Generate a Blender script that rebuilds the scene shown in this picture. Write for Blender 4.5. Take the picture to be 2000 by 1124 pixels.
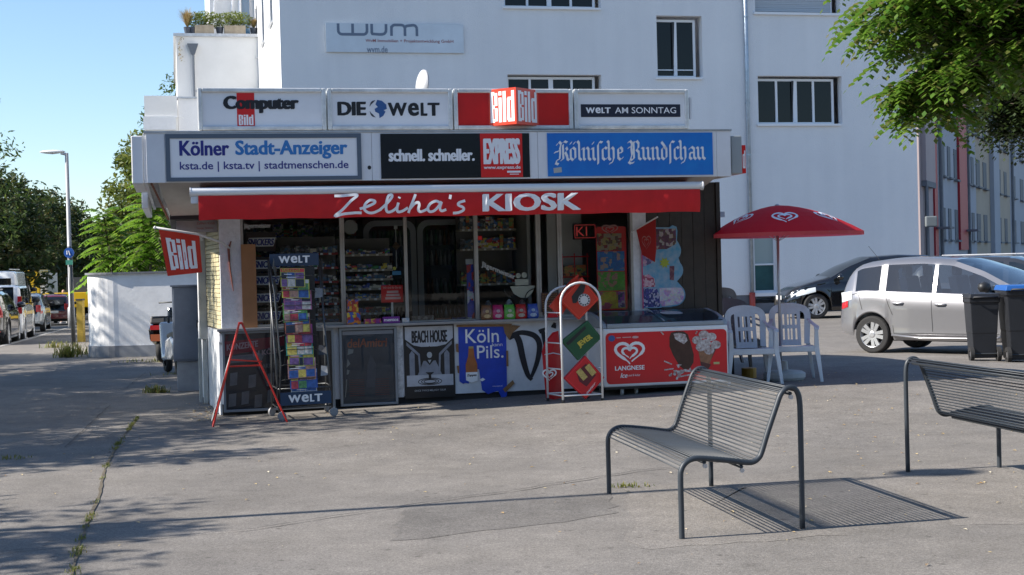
import bpy, math, random
from mathutils import Vector, Matrix
random.seed(7)
PI = math.pi
for o in list(bpy.data.objects): bpy.data.objects.remove(o)
SC = bpy.context.scene
COL = SC.collection
R = math.radians

# ---------------------------------------------------------------- camera
PITCH, ROLL, YAW = R(-0.8626), R(-1.4557), R(13.134)
cam_d = bpy.data.cameras.new('camera'); cam = bpy.data.objects.new('camera', cam_d); COL.objects.link(cam)
cam_d.sensor_width = 36.0; cam_d.lens = 36.0 * 2810 / 2000; cam_d.clip_start = 0.1; cam_d.clip_end = 3000
_F = Vector((0, math.cos(PITCH), math.sin(PITCH))); _X = Vector((1, 0, 0)); _U = Vector((0, -math.sin(PITCH), math.cos(PITCH)))
_R2 = math.cos(ROLL) * _X + math.sin(ROLL) * _U; _U2 = -math.sin(ROLL) * _X + math.cos(ROLL) * _U
m = Matrix(((_R2.x, _U2.x, -_F.x, 0), (_R2.y, _U2.y, -_F.y, 0), (_R2.z, _U2.z, -_F.z, 1.57), (0, 0, 0, 1)))
cam.matrix_world = m
SC.camera = cam

# ---------------------------------------------------------------- world, sun, exposure
SUN_AZ, SUN_EL = R(12.0), R(37.5)          # direction the light travels in, measured from +X
world = bpy.data.worlds.new('World'); SC.world = world; world.use_nodes = True
nt = world.node_tree; nt.nodes.clear()
sky = nt.nodes.new('ShaderNodeTexSky'); sky.sky_type = 'NISHITA'; sky.sun_disc = False
sky.sun_elevation = SUN_EL; sky.sun_rotation = R(258.0)
sky.air_density = 1.0; sky.dust_density = 0.35; sky.ozone_density = 4.0; sky.altitude = 60
bg = nt.nodes.new('ShaderNodeBackground'); bg.inputs['Strength'].default_value = 0.108
wo = nt.nodes.new('ShaderNodeOutputWorld')
nt.links.new(sky.outputs[0], bg.inputs[0]); nt.links.new(bg.outputs[0], wo.inputs[0])
sd = bpy.data.lights.new('sun', 'SUN'); sd.energy = 5.0; sd.angle = R(0.53); sd.color = (1.0, 0.93, 0.83)
sun = bpy.data.objects.new('sun', sd); COL.objects.link(sun)
ldir = Vector((math.cos(SUN_EL) * math.cos(SUN_AZ), math.cos(SUN_EL) * math.sin(SUN_AZ), -math.sin(SUN_EL)))
sun.rotation_euler = ldir.to_track_quat('-Z', 'Y').to_euler(); sun.location = (-30, -8, 30)
SC.view_settings.view_transform = 'Standard'; SC.view_settings.look = 'None'
SC.view_settings.exposure = 0.88; SC.view_settings.gamma = 1.0; SC.view_settings.use_curve_mapping = False
SC.render.engine = 'CYCLES'
SC.cycles.max_bounces = 8; SC.cycles.transparent_max_bounces = 16; SC.cycles.glossy_bounces = 4

# ---------------------------------------------------------------- the kiosk frame (u along its front, v away, z up)
KO = Vector((-3.2224, 15.7474, 0.0)); CU, SU = math.cos(YAW), math.sin(YAW)
def kw(u, v, z=0.0): return Vector((KO.x + u * CU - v * SU, KO.y + u * SU + v * CU, z))
def wk(x, y): dx, dy = x - KO.x, y - KO.y; return (dx * CU + dy * SU, -dx * SU + dy * CU)
def sst(a, b, x):
    t = min(1.0, max(0.0, (x - a) / (b - a))); return t * t * (3 - 2 * t)
def gk(u, v):
    """height of the ground: a slight rise along the kiosk, the side street falling away, the road one kerb lower"""
    x, y, _ = kw(u, v)
    g = 0.021 * min(max(u, 0.0), 6.5) * sst(-5, -1.2, v) * (1 - sst(2.5, 6.5, v)) * (1 - sst(8.5, 13, u))
    g -= 0.0167 * max(0.0, y - 30.0) * (1.0 if u < 0 else max(0.0, 1 - u / 3.0))
    if u < -4.62 and v > -30: g -= 0.11
    return g
def gw(x, y): return gk(*wk(x, y))

# ---------------------------------------------------------------- materials
MATS = {}
def hexc(c): return c if len(c) == 4 else (c[0], c[1], c[2], 1.0)
def mat(name, col=(.5, .5, .5), rough=.6, metal=0.0, bump=None, var=None, spec=.5, coat=0.0, emit=None, fine=None, streak=False):
    if name in MATS: return MATS[name]
    m = bpy.data.materials.new(name); m.use_nodes = True; MATS[name] = m
    nt = m.node_tree; b = nt.nodes['Principled BSDF']
    b.inputs['Base Color'].default_value = hexc(col); b.inputs['Roughness'].default_value = rough
    b.inputs['Metallic'].default_value = metal; b.inputs['Specular IOR Level'].default_value = spec
    b.inputs['Coat Weight'].default_value = coat; b.inputs['Coat Roughness'].default_value = 0.05
    tc = nt.nodes.new('ShaderNodeTexCoord')
    if var:                     # (scale, amount[, second colour])
        n = nt.nodes.new('ShaderNodeTexNoise'); n.inputs['Scale'].default_value = var[0]; n.inputs['Detail'].default_value = 6; n.inputs['Roughness'].default_value = .65
        nt.links.new(tc.outputs['Object'], n.inputs['Vector'])
        r = nt.nodes.new('ShaderNodeValToRGB'); r.color_ramp.elements[0].position = .32; r.color_ramp.elements[1].position = .68
        c2 = var[2] if len(var) > 2 else tuple(max(0, c * (1 - var[1])) for c in col[:3])
        c1 = col if len(var) > 2 else tuple(min(1, c * (1 + var[1] * .5)) for c in col[:3])
        r.color_ramp.elements[0].color = hexc(c2); r.color_ramp.elements[1].color = hexc(c1)
        nt.links.new(n.outputs['Fac'], r.inputs['Fac'])
        out = r.outputs[0]
        if fine:                # (scale, amount) fine speckle multiplied in
            n2 = nt.nodes.new('ShaderNodeTexNoise'); n2.inputs['Scale'].default_value = fine[0]; n2.inputs['Detail'].default_value = 3
            nt.links.new(tc.outputs['Object'], n2.inputs['Vector'])
            mr = nt.nodes.new('ShaderNodeMapRange'); mr.inputs['From Min'].default_value = .3; mr.inputs['From Max'].default_value = .7
            mr.inputs['To Min'].default_value = 1 - fine[1]; mr.inputs['To Max'].default_value = 1 + fine[1]
            nt.links.new(n2.outputs['Fac'], mr.inputs['Value'])
            mx = nt.nodes.new('ShaderNodeMix'); mx.data_type = 'RGBA'; mx.blend_type = 'MULTIPLY'; mx.inputs['Factor'].default_value = 1
            nt.links.new(out, mx.inputs['A']); nt.links.new(mr.outputs[0], mx.inputs['B']); out = mx.outputs['Result']
        nt.links.new(out, b.inputs['Base Color'])
    if streak:
        mp = nt.nodes.new('ShaderNodeMapping'); mp.inputs['Scale'].default_value = (.7, .7, .05); nt.links.new(tc.outputs['Object'], mp.inputs[0]); nt.links.new(mp.outputs[0], n2.inputs['Vector'])
    if bump:                    # (scale, strength)
        n = nt.nodes.new('ShaderNodeTexNoise'); n.inputs['Scale'].default_value = bump[0]; n.inputs['Detail'].default_value = 5
        nt.links.new(tc.outputs['Object'], n.inputs['Vector'])
        bp = nt.nodes.new('ShaderNodeBump'); bp.inputs['Strength'].default_value = bump[1]; bp.inputs['Distance'].default_value = .01 if len(bump) < 3 else bump[2]
        nt.links.new(n.outputs['Fac'], bp.inputs['Height']); nt.links.new(bp.outputs[0], b.inputs['Normal'])
    if emit:
        b.inputs['Emission Color'].default_value = hexc(emit[:3]); b.inputs['Emission Strength'].default_value = emit[3]
    return m
def asphalt_mat(name, c0, c1, spots=1.0):
    m = bpy.data.materials.new(name); m.use_nodes = True; MATS[name] = m
    nt = m.node_tree; b = nt.nodes['Principled BSDF']; b.inputs['Roughness'].default_value = .9; b.inputs['Specular IOR Level'].default_value = .25
    tc = nt.nodes.new('ShaderNodeTexCoord')
    def noise(sc, det, lo, hi, a, z):
        n = nt.nodes.new('ShaderNodeTexNoise'); n.inputs['Scale'].default_value = sc; n.inputs['Detail'].default_value = det; n.inputs['Roughness'].default_value = .6
        nt.links.new(tc.outputs['Object'], n.inputs['Vector']); mr = nt.nodes.new('ShaderNodeMapRange'); mr.inputs['From Min'].default_value = lo; mr.inputs['From Max'].default_value = hi; mr.inputs['To Min'].default_value = a; mr.inputs['To Max'].default_value = z
        nt.links.new(n.outputs['Fac'], mr.inputs['Value']); return mr.outputs[0], n
    def mul(a, bb):
        mm = nt.nodes.new('ShaderNodeMath'); mm.operation = 'MULTIPLY'; nt.links.new(a, mm.inputs[0]); nt.links.new(bb, mm.inputs[1]); return mm.outputs[0]
    f = noise(.22, 4, .3, .7, .84, 1.10)[0]
    for a in ((1.3, 6, .3, .7, .82, 1.12), (7, 5, .3, .7, .88, 1.10), (42, 3, .33, .67, .80, 1.20), (110, 2, .3, .7, .68, 1.34)): f = mul(f, noise(*a)[0])
    # pale stone chips, dark gum spots and stains
    for sc, thr, val, keep in ((34, .10, 1.45, .80), (5.5, .10, .66, .55), (2.2, .13, .84, .45), (3.1, .05, .55, .3)):
        v = nt.nodes.new('ShaderNodeTexVoronoi'); v.inputs['Scale'].default_value = sc; nt.links.new(tc.outputs['Object'], v.inputs['Vector'])
        s = nt.nodes.new('ShaderNodeSeparateColor'); nt.links.new(v.outputs['Color'], s.inputs[0])
        k = nt.nodes.new('ShaderNodeMath'); k.operation = 'GREATER_THAN'; k.inputs[1].default_value = keep; nt.links.new(s.outputs[0], k.inputs[0])
        d = nt.nodes.new('ShaderNodeMapRange'); d.inputs['From Min'].default_value = thr * .6; d.inputs['From Max'].default_value = thr * 1.5; d.inputs['To Min'].default_value = 1; d.inputs['To Max'].default_value = 0; nt.links.new(v.outputs['Distance'], d.inputs['Value'])
        kk = mul(k.outputs[0], d.outputs[0]); r = nt.nodes.new('ShaderNodeMapRange'); r.inputs['To Min'].default_value = 1; r.inputs['To Max'].default_value = val; nt.links.new(kk, r.inputs['Value']); f = mul(f, r.outputs[0])
    h, n = noise(.6, 5, .35, .65, 0, 1); mx = nt.nodes.new('ShaderNodeMix'); mx.data_type = 'RGBA'; nt.links.new(h, mx.inputs['Factor']); mx.inputs['A'].default_value = hexc(c1); mx.inputs['B'].default_value = hexc(c0)
    vm = nt.nodes.new('ShaderNodeVectorMath'); vm.operation = 'SCALE'; nt.links.new(mx.outputs['Result'], vm.inputs[0]); nt.links.new(f, vm.inputs['Scale']); nt.links.new(vm.outputs[0], b.inputs['Base Color'])
    _, n3 = noise(130, 4, 0, 1, 0, 1); bp = nt.nodes.new('ShaderNodeBump'); bp.inputs['Strength'].default_value = .55; bp.inputs['Distance'].default_value = .006; nt.links.new(n3.outputs['Fac'], bp.inputs['Height']); nt.links.new(bp.outputs[0], b.inputs['Normal'])
    return m
def printmat(name, cols, scale=18, sharp=True, rough=.35, zs=1.0):
    """printed paper: cells of the given colours"""
    if name in MATS: return MATS[name]
    m = bpy.data.materials.new(name); m.use_nodes = True; MATS[name] = m
    nt = m.node_tree; b = nt.nodes['Principled BSDF']; b.inputs['Roughness'].default_value = rough
    tc = nt.nodes.new('ShaderNodeTexCoord'); mp = nt.nodes.new('ShaderNodeMapping'); mp.inputs['Scale'].default_value = (1, 1, zs)
    mp.inputs['Location'].default_value = (random.random() * 9, random.random() * 9, random.random() * 9)
    v = nt.nodes.new('ShaderNodeTexVoronoi'); v.distance = 'CHEBYCHEV'; v.inputs['Scale'].default_value = scale
    s = nt.nodes.new('ShaderNodeSeparateColor')
    r = nt.nodes.new('ShaderNodeValToRGB'); r.color_ramp.interpolation = 'CONSTANT'
    els = r.color_ramp.elements
    els[0].position = 0; els[0].color = hexc(cols[0]); els[1].position = 1.0 / len(cols); els[1].color = hexc(cols[1 % len(cols)])
    for i in range(2, len(cols)):
        e = els.new(i / len(cols)); e.color = hexc(cols[i])
    nt.links.new(tc.outputs['Object'], mp.inputs[0]); nt.links.new(mp.outputs[0], v.inputs['Vector'])
    nt.links.new(v.outputs['Color'], s.inputs[0]); nt.links.new(s.outputs[0], r.inputs['Fac'])
    n = nt.nodes.new('ShaderNodeTexNoise'); n.inputs['Scale'].default_value = scale * 3
    nt.links.new(mp.outputs[0], n.inputs['Vector'])
    mx = nt.nodes.new('ShaderNodeMix'); mx.data_type = 'RGBA'; mx.blend_type = 'OVERLAY'; mx.inputs['Factor'].default_value = .6
    nt.links.new(r.outputs[0], mx.inputs['A']); nt.links.new(n.outputs['Color'], mx.inputs['B'])
    nt.links.new(mx.outputs['Result'], b.inputs['Base Color'])
    return m
def glassmat(name, tint=(.9, .93, .93), refl=1.0, ior=1.45):
    if name in MATS: return MATS[name]
    m = bpy.data.materials.new(name); m.use_nodes = True; MATS[name] = m
    nt = m.node_tree; nt.nodes.clear()
    o = nt.nodes.new('ShaderNodeOutputMaterial'); t = nt.nodes.new('ShaderNodeBsdfTransparent'); t.inputs[0].default_value = hexc(tint)
    g = nt.nodes.new('ShaderNodeBsdfGlossy'); g.inputs['Roughness'].default_value = .015; g.inputs[0].default_value = (refl, refl, refl, 1)
    f = nt.nodes.new('ShaderNodeFresnel'); f.inputs['IOR'].default_value = ior
    mx = nt.nodes.new('ShaderNodeMixShader')
    nt.links.new(f.outputs[0], mx.inputs[0]); nt.links.new(t.outputs[0], mx.inputs[1]); nt.links.new(g.outputs[0], mx.inputs[2])
    nt.links.new(mx.outputs[0], o.inputs[0])
    return m
def leafmat(name, cols, trans=.4, rough=.5):
    if name in MATS: return MATS[name]
    m = bpy.data.materials.new(name); m.use_nodes = True; MATS[name] = m
    nt = m.node_tree; nt.nodes.clear()
    o = nt.nodes.new('ShaderNodeOutputMaterial')
    ge = nt.nodes.new('ShaderNodeNewGeometry'); r = nt.nodes.new('ShaderNodeValToRGB')
    els = r.color_ramp.elements; els[0].position = 0; els[0].color = hexc(cols[0]); els[1].position = 1; els[1].color = hexc(cols[-1])
    for i in range(1, len(cols) - 1):
        e = els.new(i / (len(cols) - 1)); e.color = hexc(cols[i])
    nt.links.new(ge.outputs['Random Per Island'], r.inputs[0])
    p = nt.nodes.new('ShaderNodeBsdfPrincipled'); p.inputs['Roughness'].default_value = rough; p.inputs['Specular IOR Level'].default_value = .35
    t = nt.nodes.new('ShaderNodeBsdfTranslucent'); mx = nt.nodes.new('ShaderNodeMixShader'); mx.inputs[0].default_value = trans
    hs = nt.nodes.new('ShaderNodeHueSaturation'); hs.inputs['Value'].default_value = 1.6; hs.inputs['Hue'].default_value = .485
    nt.links.new(r.outputs[0], p.inputs['Base Color']); nt.links.new(r.outputs[0], hs.inputs['Color']); nt.links.new(hs.outputs[0], t.inputs[0])
    nt.links.new(p.outputs[0], mx.inputs[1]); nt.links.new(t.outputs[0], mx.inputs[2]); nt.links.new(mx.outputs[0], o.inputs[0])
    return m

# ---------------------------------------------------------------- mesh building
class MB:
    def __init__(s): s.v = []; s.f = []; s.m = []; s.cur = 0
    def add(s, vs, fs):
        b = len(s.v); s.v += [tuple(p) for p in vs]; s.f += [tuple(b + i for i in f) for f in fs]; s.m += [s.cur] * len(fs); return s
    def quad(s, a, b, c, d): return s.add([a, b, c, d], [(0, 1, 2, 3)])
    def box(s, x0, x1, y0, y1, z0, z1):
        v = [(x, y, z) for z in (z0, z1) for y in (y0, y1) for x in (x0, x1)]
        return s.add(v, [(0, 2, 3, 1), (4, 5, 7, 6), (0, 1, 5, 4), (2, 6, 7, 3), (0, 4, 6, 2), (1, 3, 7, 5)])
    def obox(s, M, sx, sy, sz):
        v = [M @ Vector((x * sx / 2, y * sy / 2, z * sz / 2)) for z in (-1, 1) for y in (-1, 1) for x in (-1, 1)]
        return s.add(v, [(0, 2, 3, 1), (4, 5, 7, 6), (0, 1, 5, 4), (2, 6, 7, 3), (0, 4, 6, 2), (1, 3, 7, 5)])
    def prism(s, pts, y0, y1, fn=None):
        """polygon given in (x, z), extruded from y0 to y1"""
        fn = fn or (lambda x, y, z: (x, y, z))
        n = len(pts); v = [fn(p[0], y0, p[1]) for p in pts] + [fn(p[0], y1, p[1]) for p in pts]
        return s.add(v, [tuple(range(n)), tuple(range(2 * n - 1, n - 1, -1))] + [(i, i + n, (i + 1) % n + n, (i + 1) % n) for i in range(n)])
    def tube(s, path, r, n=8, closed=False):
        P = [Vector(p) for p in path]; k = len(P); rr = r if isinstance(r, (list, tuple)) else [r] * k
        vs = []; up = None
        for i in range(k):
            a = P[(i - 1) % k] if (closed or i > 0) else P[i]; b = P[(i + 1) % k] if (closed or i < k - 1) else P[i]
            t = (b - a); t = t.normalized() if t.length > 1e-9 else Vector((0, 0, 1))
            if up is None:
                up = Vector((0, 0, 1)) if abs(t.z) < .9 else Vector((1, 0, 0))
            x = t.cross(up); x = x.normalized() if x.length > 1e-6 else t.orthogonal().normalized(); up = x.cross(t).normalized()
            for j in range(n):
                an = 2 * PI * j / n; vs.append(P[i] + (x * math.cos(an) + up * math.sin(an)) * rr[i])
        fs = []
        for i in range(k if closed else k - 1):
            for j in range(n):
                a = i * n + j; b = i * n + (j + 1) % n; c = ((i + 1) % k) * n + (j + 1) % n; d = ((i + 1) % k) * n + j
                fs.append((a, b, c, d))
        if not closed: fs.append(tuple(range(n - 1, -1, -1))); fs.append(tuple(range((k - 1) * n, k * n)))
        return s.add(vs, fs)
    def lathe(s, prof, n=16, c=(0, 0, 0), M=None, cap=True):
        vs = []
        for (r, z) in prof:
            for j in range(n):
                a = 2 * PI * j / n; p = Vector((r * math.cos(a), r * math.sin(a), z))
                p = (M @ p) if M is not None else p
                vs.append(p + Vector(c))
        k = len(prof)
        fs = [(i * n + j, i * n + (j + 1) % n, (i + 1) * n + (j + 1) % n, (i + 1) * n + j) for i in range(k - 1) for j in range(n)]
        if cap: fs.append(tuple(range(n - 1, -1, -1))); fs.append(tuple(range((k - 1) * n, k * n)))
        return s.add(vs, fs)
    def ribbon(s, pts, w, y, ht=None, closed=False, fn=None):
        """flat strip of width w in the x-z plane at depth y"""
        P = [Vector((p[0], p[1])) for p in pts]; k = len(P); L = []; Rr = []
        for i in range(k):
            a = P[(i - 1) % k] if (closed or i > 0) else P[i]; b = P[(i + 1) % k] if (closed or i < k - 1) else P[i]
            t = (b - a); t = t.normalized() if t.length > 1e-9 else Vector((1, 0)); nrm = Vector((-t.y, t.x))
            ww = w[i] if isinstance(w, (list, tuple)) else w
            L.append(P[i] + nrm * ww / 2); Rr.append(P[i] - nrm * ww / 2)
        f = fn or (lambda x, y, z: (x, y, z))
        vs = [f(p.x, y, p.y) for p in L] + [f(p.x, y, p.y) for p in Rr]
        fs = [(i, k + i, k + (i + 1) % k, (i + 1) % k) for i in range(k if closed else k - 1)]
        return s.add(vs, fs)
    def disc(s, cx, cz, rx, rz, y, n=24):
        return s.add([(cx + rx * math.cos(2 * PI * i / n), y, cz + rz * math.sin(2 * PI * i / n)) for i in range(n)], [tuple(range(n))])
    def poly(s, pts, y): return s.add([(p[0], y, p[1]) for p in pts], [tuple(range(len(pts)))])
    def build(s, name, mats, parent=None, smooth=False, bevel=0, kind=None, label=None, loc=None, rot=None):
        me = bpy.data.meshes.new(name); off = OFF.get(parent.name, Vector((0, 0, 0))) if parent else Vector((0, 0, 0))
        me.from_pydata([(p[0] - off[0], p[1] - off[1], p[2] - off[2]) for p in s.v], [], s.f)
        for mt in (mats if isinstance(mats, (list, tuple)) else [mats]): me.materials.append(mt)
        me.polygons.foreach_set('material_index', s.m)
        if smooth: me.polygons.foreach_set('use_smooth', [True] * len(s.f))
        me.update()
        o = bpy.data.objects.new(name, me); COL.objects.link(o)
        if smooth and smooth is not True:
            pass
        if parent: o.parent = parent; OFF[o.name] = off
        if bevel:
            b = o.modifiers.new('bevel', 'BEVEL'); b.width = bevel; b.segments = 2; b.limit_method = 'ANGLE'; b.angle_limit = R(35)
        if kind: o['kind'] = kind
        if label: o['label'] = label
        if loc is not None: o.location = loc
        if rot is not None: o.rotation_euler = rot
        return o
OFF = {}
def tag(o, label, cat, group=None):
    o['label'] = label; o['category'] = cat
    if group: o['group'] = group
    return o
def KT(name, label, cat, o=(0, 0, 0), group=None):
    """a thing whose parts are written in kiosk coordinates; its Empty stands at o (kiosk coordinates)"""
    e = bpy.data.objects.new(name, None); COL.objects.link(e); e.empty_display_size = .2
    e.location = kw(*o); e.rotation_euler = (0, 0, YAW); OFF[e.name] = Vector(o)
    return tag(e, label, cat, group)
def WT(name, label, cat, loc=(0, 0, 0), rz=0.0, group=None):
    """a thing whose parts are written in its own coordinates"""
    e = bpy.data.objects.new(name, None); COL.objects.link(e); e.empty_display_size = .2
    e.location = loc; e.rotation_euler = (0, 0, rz); OFF[e.name] = Vector((0, 0, 0))
    return tag(e, label, cat, group)
def ktop(mb, name, mt, o, label=None, cat=None, group=None, kind=None, **k):
    """a thing that is one mesh, written in kiosk coordinates, origin moved to o"""
    mb.v = [(p[0] - o[0], p[1] - o[1], p[2] - o[2]) for p in mb.v]
    ob = mb.build(name, mt, None, kind=kind, **k); ob.location = kw(*o); ob.rotation_euler = (0, 0, YAW)
    if cat: tag(ob, label, cat, group)
    return ob
def copy_tree(o, parent=None):
    c = o.copy(); COL.objects.link(c)
    c.parent = parent
    OFF[c.name] = OFF.get(o.name, Vector((0, 0, 0)))
    for ch in [x for x in o.children if x.name in KEEP or True]: copy_tree(ch, c)
    return c
KEEP = {}

# ---------------------------------------------------------------- lettering
_TX = {}
def text_mesh(s, bold=0.0, shear=0.0, space=1.0):
    k = (s, bold, shear, space)
    if k in _TX: return _TX[k]
    c = bpy.data.curves.new('t', 'FONT'); c.body = s; c.offset = bold; c.shear = shear; c.space_character = space; c.resolution_u = 3
    o = bpy.data.objects.new('t', c); COL.objects.link(o)
    bpy.context.view_layer.update()
    me = o.to_mesh(); vs = [(v.co.x, v.co.y) for v in me.vertices]; fs = [tuple(p.vertices) for p in me.polygons]
    o.to_mesh_clear(); bpy.data.objects.remove(o); bpy.data.curves.remove(c)
    x0 = min(v[0] for v in vs); x1 = max(v[0] for v in vs); y0 = min(v[1] for v in vs); y1 = max(v[1] for v in vs)
    _TX[k] = ([((x - x0) / (x1 - x0), (y - y0) / (y1 - y0)) for x, y in vs], fs, (x1 - x0) / (y1 - y0)); return _TX[k]
def put_text(mb, s, x0, x1, z0, z1, y, bold=0.0, shear=0.0, space=1.0, fn=None):
    # weight comes from printing the word three times, each a hair in front of the last and shifted sideways
    vs, fs, asp = text_mesh(s, min(bold, .012), shear, space)
    if x1 is None: x1 = x0 + asp * (z1 - z0)
    f = fn or (lambda x, y, z: (x, y, z)); sh = max(0, bold - .012) * (z1 - z0) * 1.55
    if sh < .0004: mb.add([f(x0 + a * (x1 - x0), y, z0 + b * (z1 - z0)) for a, b in vs], fs); return mb
    n = 4; X0, X1 = x0 + sh, x1 - sh; Z0, Z1 = z0 + sh * .25, z1 - sh * .25
    for k in range(n):
        d = -sh + 2 * sh * k / (n - 1); e = (sh * .25 if k % 2 else -sh * .25)
        mb.add([f(X0 + a * (X1 - X0) + d, y - .0002 * k, Z0 + b * (Z1 - Z0) + e) for a, b in vs], fs)
    return mb
BLOCK = {'B': (1.0, [(0, 0, .4, 1), (.4, 0, .6, .11), (.4, .45, .6, .56), (.4, .89, .6, 1), (.6, .04, 1, .47), (.6, .54, 1, .96)]),
         'i': (.42, [(0, 0, 1, .8), (0, .87, 1, 1)]), 'l': (.42, [(0, 0, 1, 1)]),
         'd': (1.0, [(.6, 0, 1, 1), (0, .05, .4, .76), (.4, 0, .6, .11), (.1, .0, .4, .05), (.4, .7, .6, .8), (.1, .76, .4, .8)])}
def put_block(mb, s, x0, x1, z0, z1, y, gap=.16, fn=None):
    tot = sum(BLOCK[c][0] for c in s) + gap * (len(s) - 1); k = (x1 - x0) / tot; x = x0; f = fn or (lambda x, y, z: (x, y, z))
    for c in s:
        w, rs = BLOCK[c]
        for (a, b, c2, d) in rs:
            X0, X1, Z0, Z1 = x + a * w * k, x + c2 * w * k, z0 + b * (z1 - z0), z0 + d * (z1 - z0)
            mb.quad(f(X0, y, Z0), f(X1, y, Z0), f(X1, y, Z1), f(X0, y, Z1))
        x += (w + gap) * k
def put_welt(mb, x0, x1, z0, z1, y, fn=None):
    w = x1 - x0
    put_text(mb, 'W', x0, x0 + .37 * w, z0, z1, y, .045, fn=fn); put_text(mb, 'e', x0 + .385 * w, x0 + .60 * w, z0 - .01 * (z1 - z0), z1, y - .0004, .045, fn=fn)
    put_text(mb, 'L', x0 + .63 * w, x0 + .76 * w, z0, z1, y, .05, fn=fn); put_text(mb, 'T', x0 + .765 * w, x1, z0, z1, y, .05, fn=fn)
# a broad-nib blackletter hand: strokes on a grid, x-height 1
BL = {'K': (1.15, [[(.1, 1.25), (.3, 1.45), (.45, 1.3), (.35, 1.0), (.35, .5), (.3, .1), (.05, -.02)], [(-.1, .62), (.2, .72)], [(.45, 1.3), (.75, 1.5), (.95, 1.42)], [(.6, 1.2), (.62, .1), (.45, .0)], [(.62, .75), (.9, 1.0), (.98, .82), (.8, .62), (.95, .3), (.98, .08), (1.1, .0)], [(.05, -.02), (-.05, -.25), (.15, -.33)]]),
      'R': (1.15, [[(-.05, 1.4), (.1, 1.5), (.25, 1.35), (.2, .9), (.25, .4), (.1, .02), (.25, -.05)], [(-.05, .95), (.15, 1.05)], [(.4, 1.4), (.42, .1), (.25, .0)], [(.42, 1.35), (.7, 1.5), (.85, 1.3), (.82, .95), (.65, .8)], [(.65, .8), (.85, .6), (.85, .12), (1.02, .0)], [(.1, .02), (-.05, -.2), (.12, -.32), (.35, -.25)]]),
      'o': (.72, [[(.12, .85), (.12, .15), (.3, .0), (.52, .18), (.52, .85), (.34, 1.0), (.12, .85)]]), 'l': (.42, [[(.02, 1.5), (.14, 1.35), (.14, .15), (.3, .0)]]),
      'n': (.82, [[(.0, .9), (.12, .95), (.12, .12), (.22, .0)], [(.16, .8), (.42, 1.0), (.54, .85), (.54, .15), (.7, .0)]]),
      'i': (.42, [[(.0, .9), (.14, .95), (.14, .15), (.3, .0)], [(.1, 1.3), (.16, 1.38)]]),
      's': (.42, [[(.12, -.3), (.14, .0), (.14, 1.2), (.3, 1.45), (.5, 1.4)]]),
      'c': (.55, [[(.48, .9), (.34, 1.0), (.12, .85), (.12, .15), (.3, .0), (.48, .12)]]),
      'h': (.82, [[(.02, 1.5), (.12, 1.4), (.12, .12), (.24, .0)], [(.16, .8), (.42, 1.0), (.54, .85), (.54, .1), (.4, -.2), (.2, -.3)]]),
      'e': (.6, [[(.14, .5), (.48, .62), (.48, .85), (.34, 1.0), (.12, .85), (.12, .15), (.3, .0), (.5, .14)]]),
      'u': (.84, [[(.0, .95), (.12, .9), (.12, .15), (.3, .0), (.54, .2)], [(.42, .95), (.54, .9), (.54, .15), (.72, .0)]]),
      'd': (.72, [[(.12, .85), (.12, .15), (.3, .0), (.52, .18), (.52, .8), (.3, 1.15), (.1, 1.4)], [(.12, .85), (.34, 1.0), (.52, .85)]]),
      'a': (.76, [[(.1, .85), (.3, 1.0), (.5, .85), (.5, .15), (.66, .0)], [(.5, .55), (.14, .5), (.1, .15), (.26, .0), (.5, .2)]])}
def put_blackletter(mb, s, x0, x1, z0, zx, y):
    """z0 baseline, zx x-height line"""
    tot = 0
    for c in s: tot += .5 if c == ' ' else BL['o' if c == 'ö' else c][0]
    kx = (x1 - x0) / tot; kz = zx - z0; x = 0; q = 0
    nx, nz = .085 * 1.0, .075
    for c in s:
        if c == ' ': x += .5; continue
        w, st = BL['o' if c == 'ö' else c]
        st = list(st) + ([[(.12, 1.32), (.18, 1.4)], [(.42, 1.32), (.48, 1.4)]] if c == 'ö' else [])
        for pl in st:
            for a, b in zip(pl[:-1], pl[1:]):
                P = []
                for (p, sg) in ((a, -1), (b, -1), (b, 1), (a, 1)):
                    P.append((x0 + (x + p[0] + sg * nx) * kx, y - .0002 * (q % 9), z0 + (p[1] + sg * nz) * kz))
                # a parallelogram plus small caps so that turns stay filled
                mb.add(P, [(0, 1, 2, 3)]); q += 1
                for p in (a, b):
                    e = .035
                    mb.add([(x0 + (x + p[0] - nx) * kx, y - .0002 * (q % 9), z0 + (p[1] - nz - e) * kz), (x0 + (x + p[0] + nx) * kx, y - .0002 * (q % 9), z0 + (p[1] + nz - e) * kz),
                            (x0 + (x + p[0] + nx) * kx, y - .0002 * (q % 9), z0 + (p[1] + nz + e) * kz), (x0 + (x + p[0] - nx) * kx, y - .0002 * (q % 9), z0 + (p[1] - nz + e) * kz)], [(0, 1, 2, 3)]); q += 1
        x += w
def crom(pts, n=6):
    out = []; P = [Vector(p) for p in pts]
    for i in range(len(P) - 1):
        a = P[i - 1] if i > 0 else P[i]; b, c = P[i], P[i + 1]; d = P[i + 2] if i + 2 < len(P) else c
        for k in range(n):
            t = k / n; out.append(.5 * ((2 * b) + (c - a) * t + (2 * a - 5 * b + 4 * c - d) * t * t + (3 * b - a - 3 * c + d) * t ** 3))
    out.append(P[-1]); return out
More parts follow.
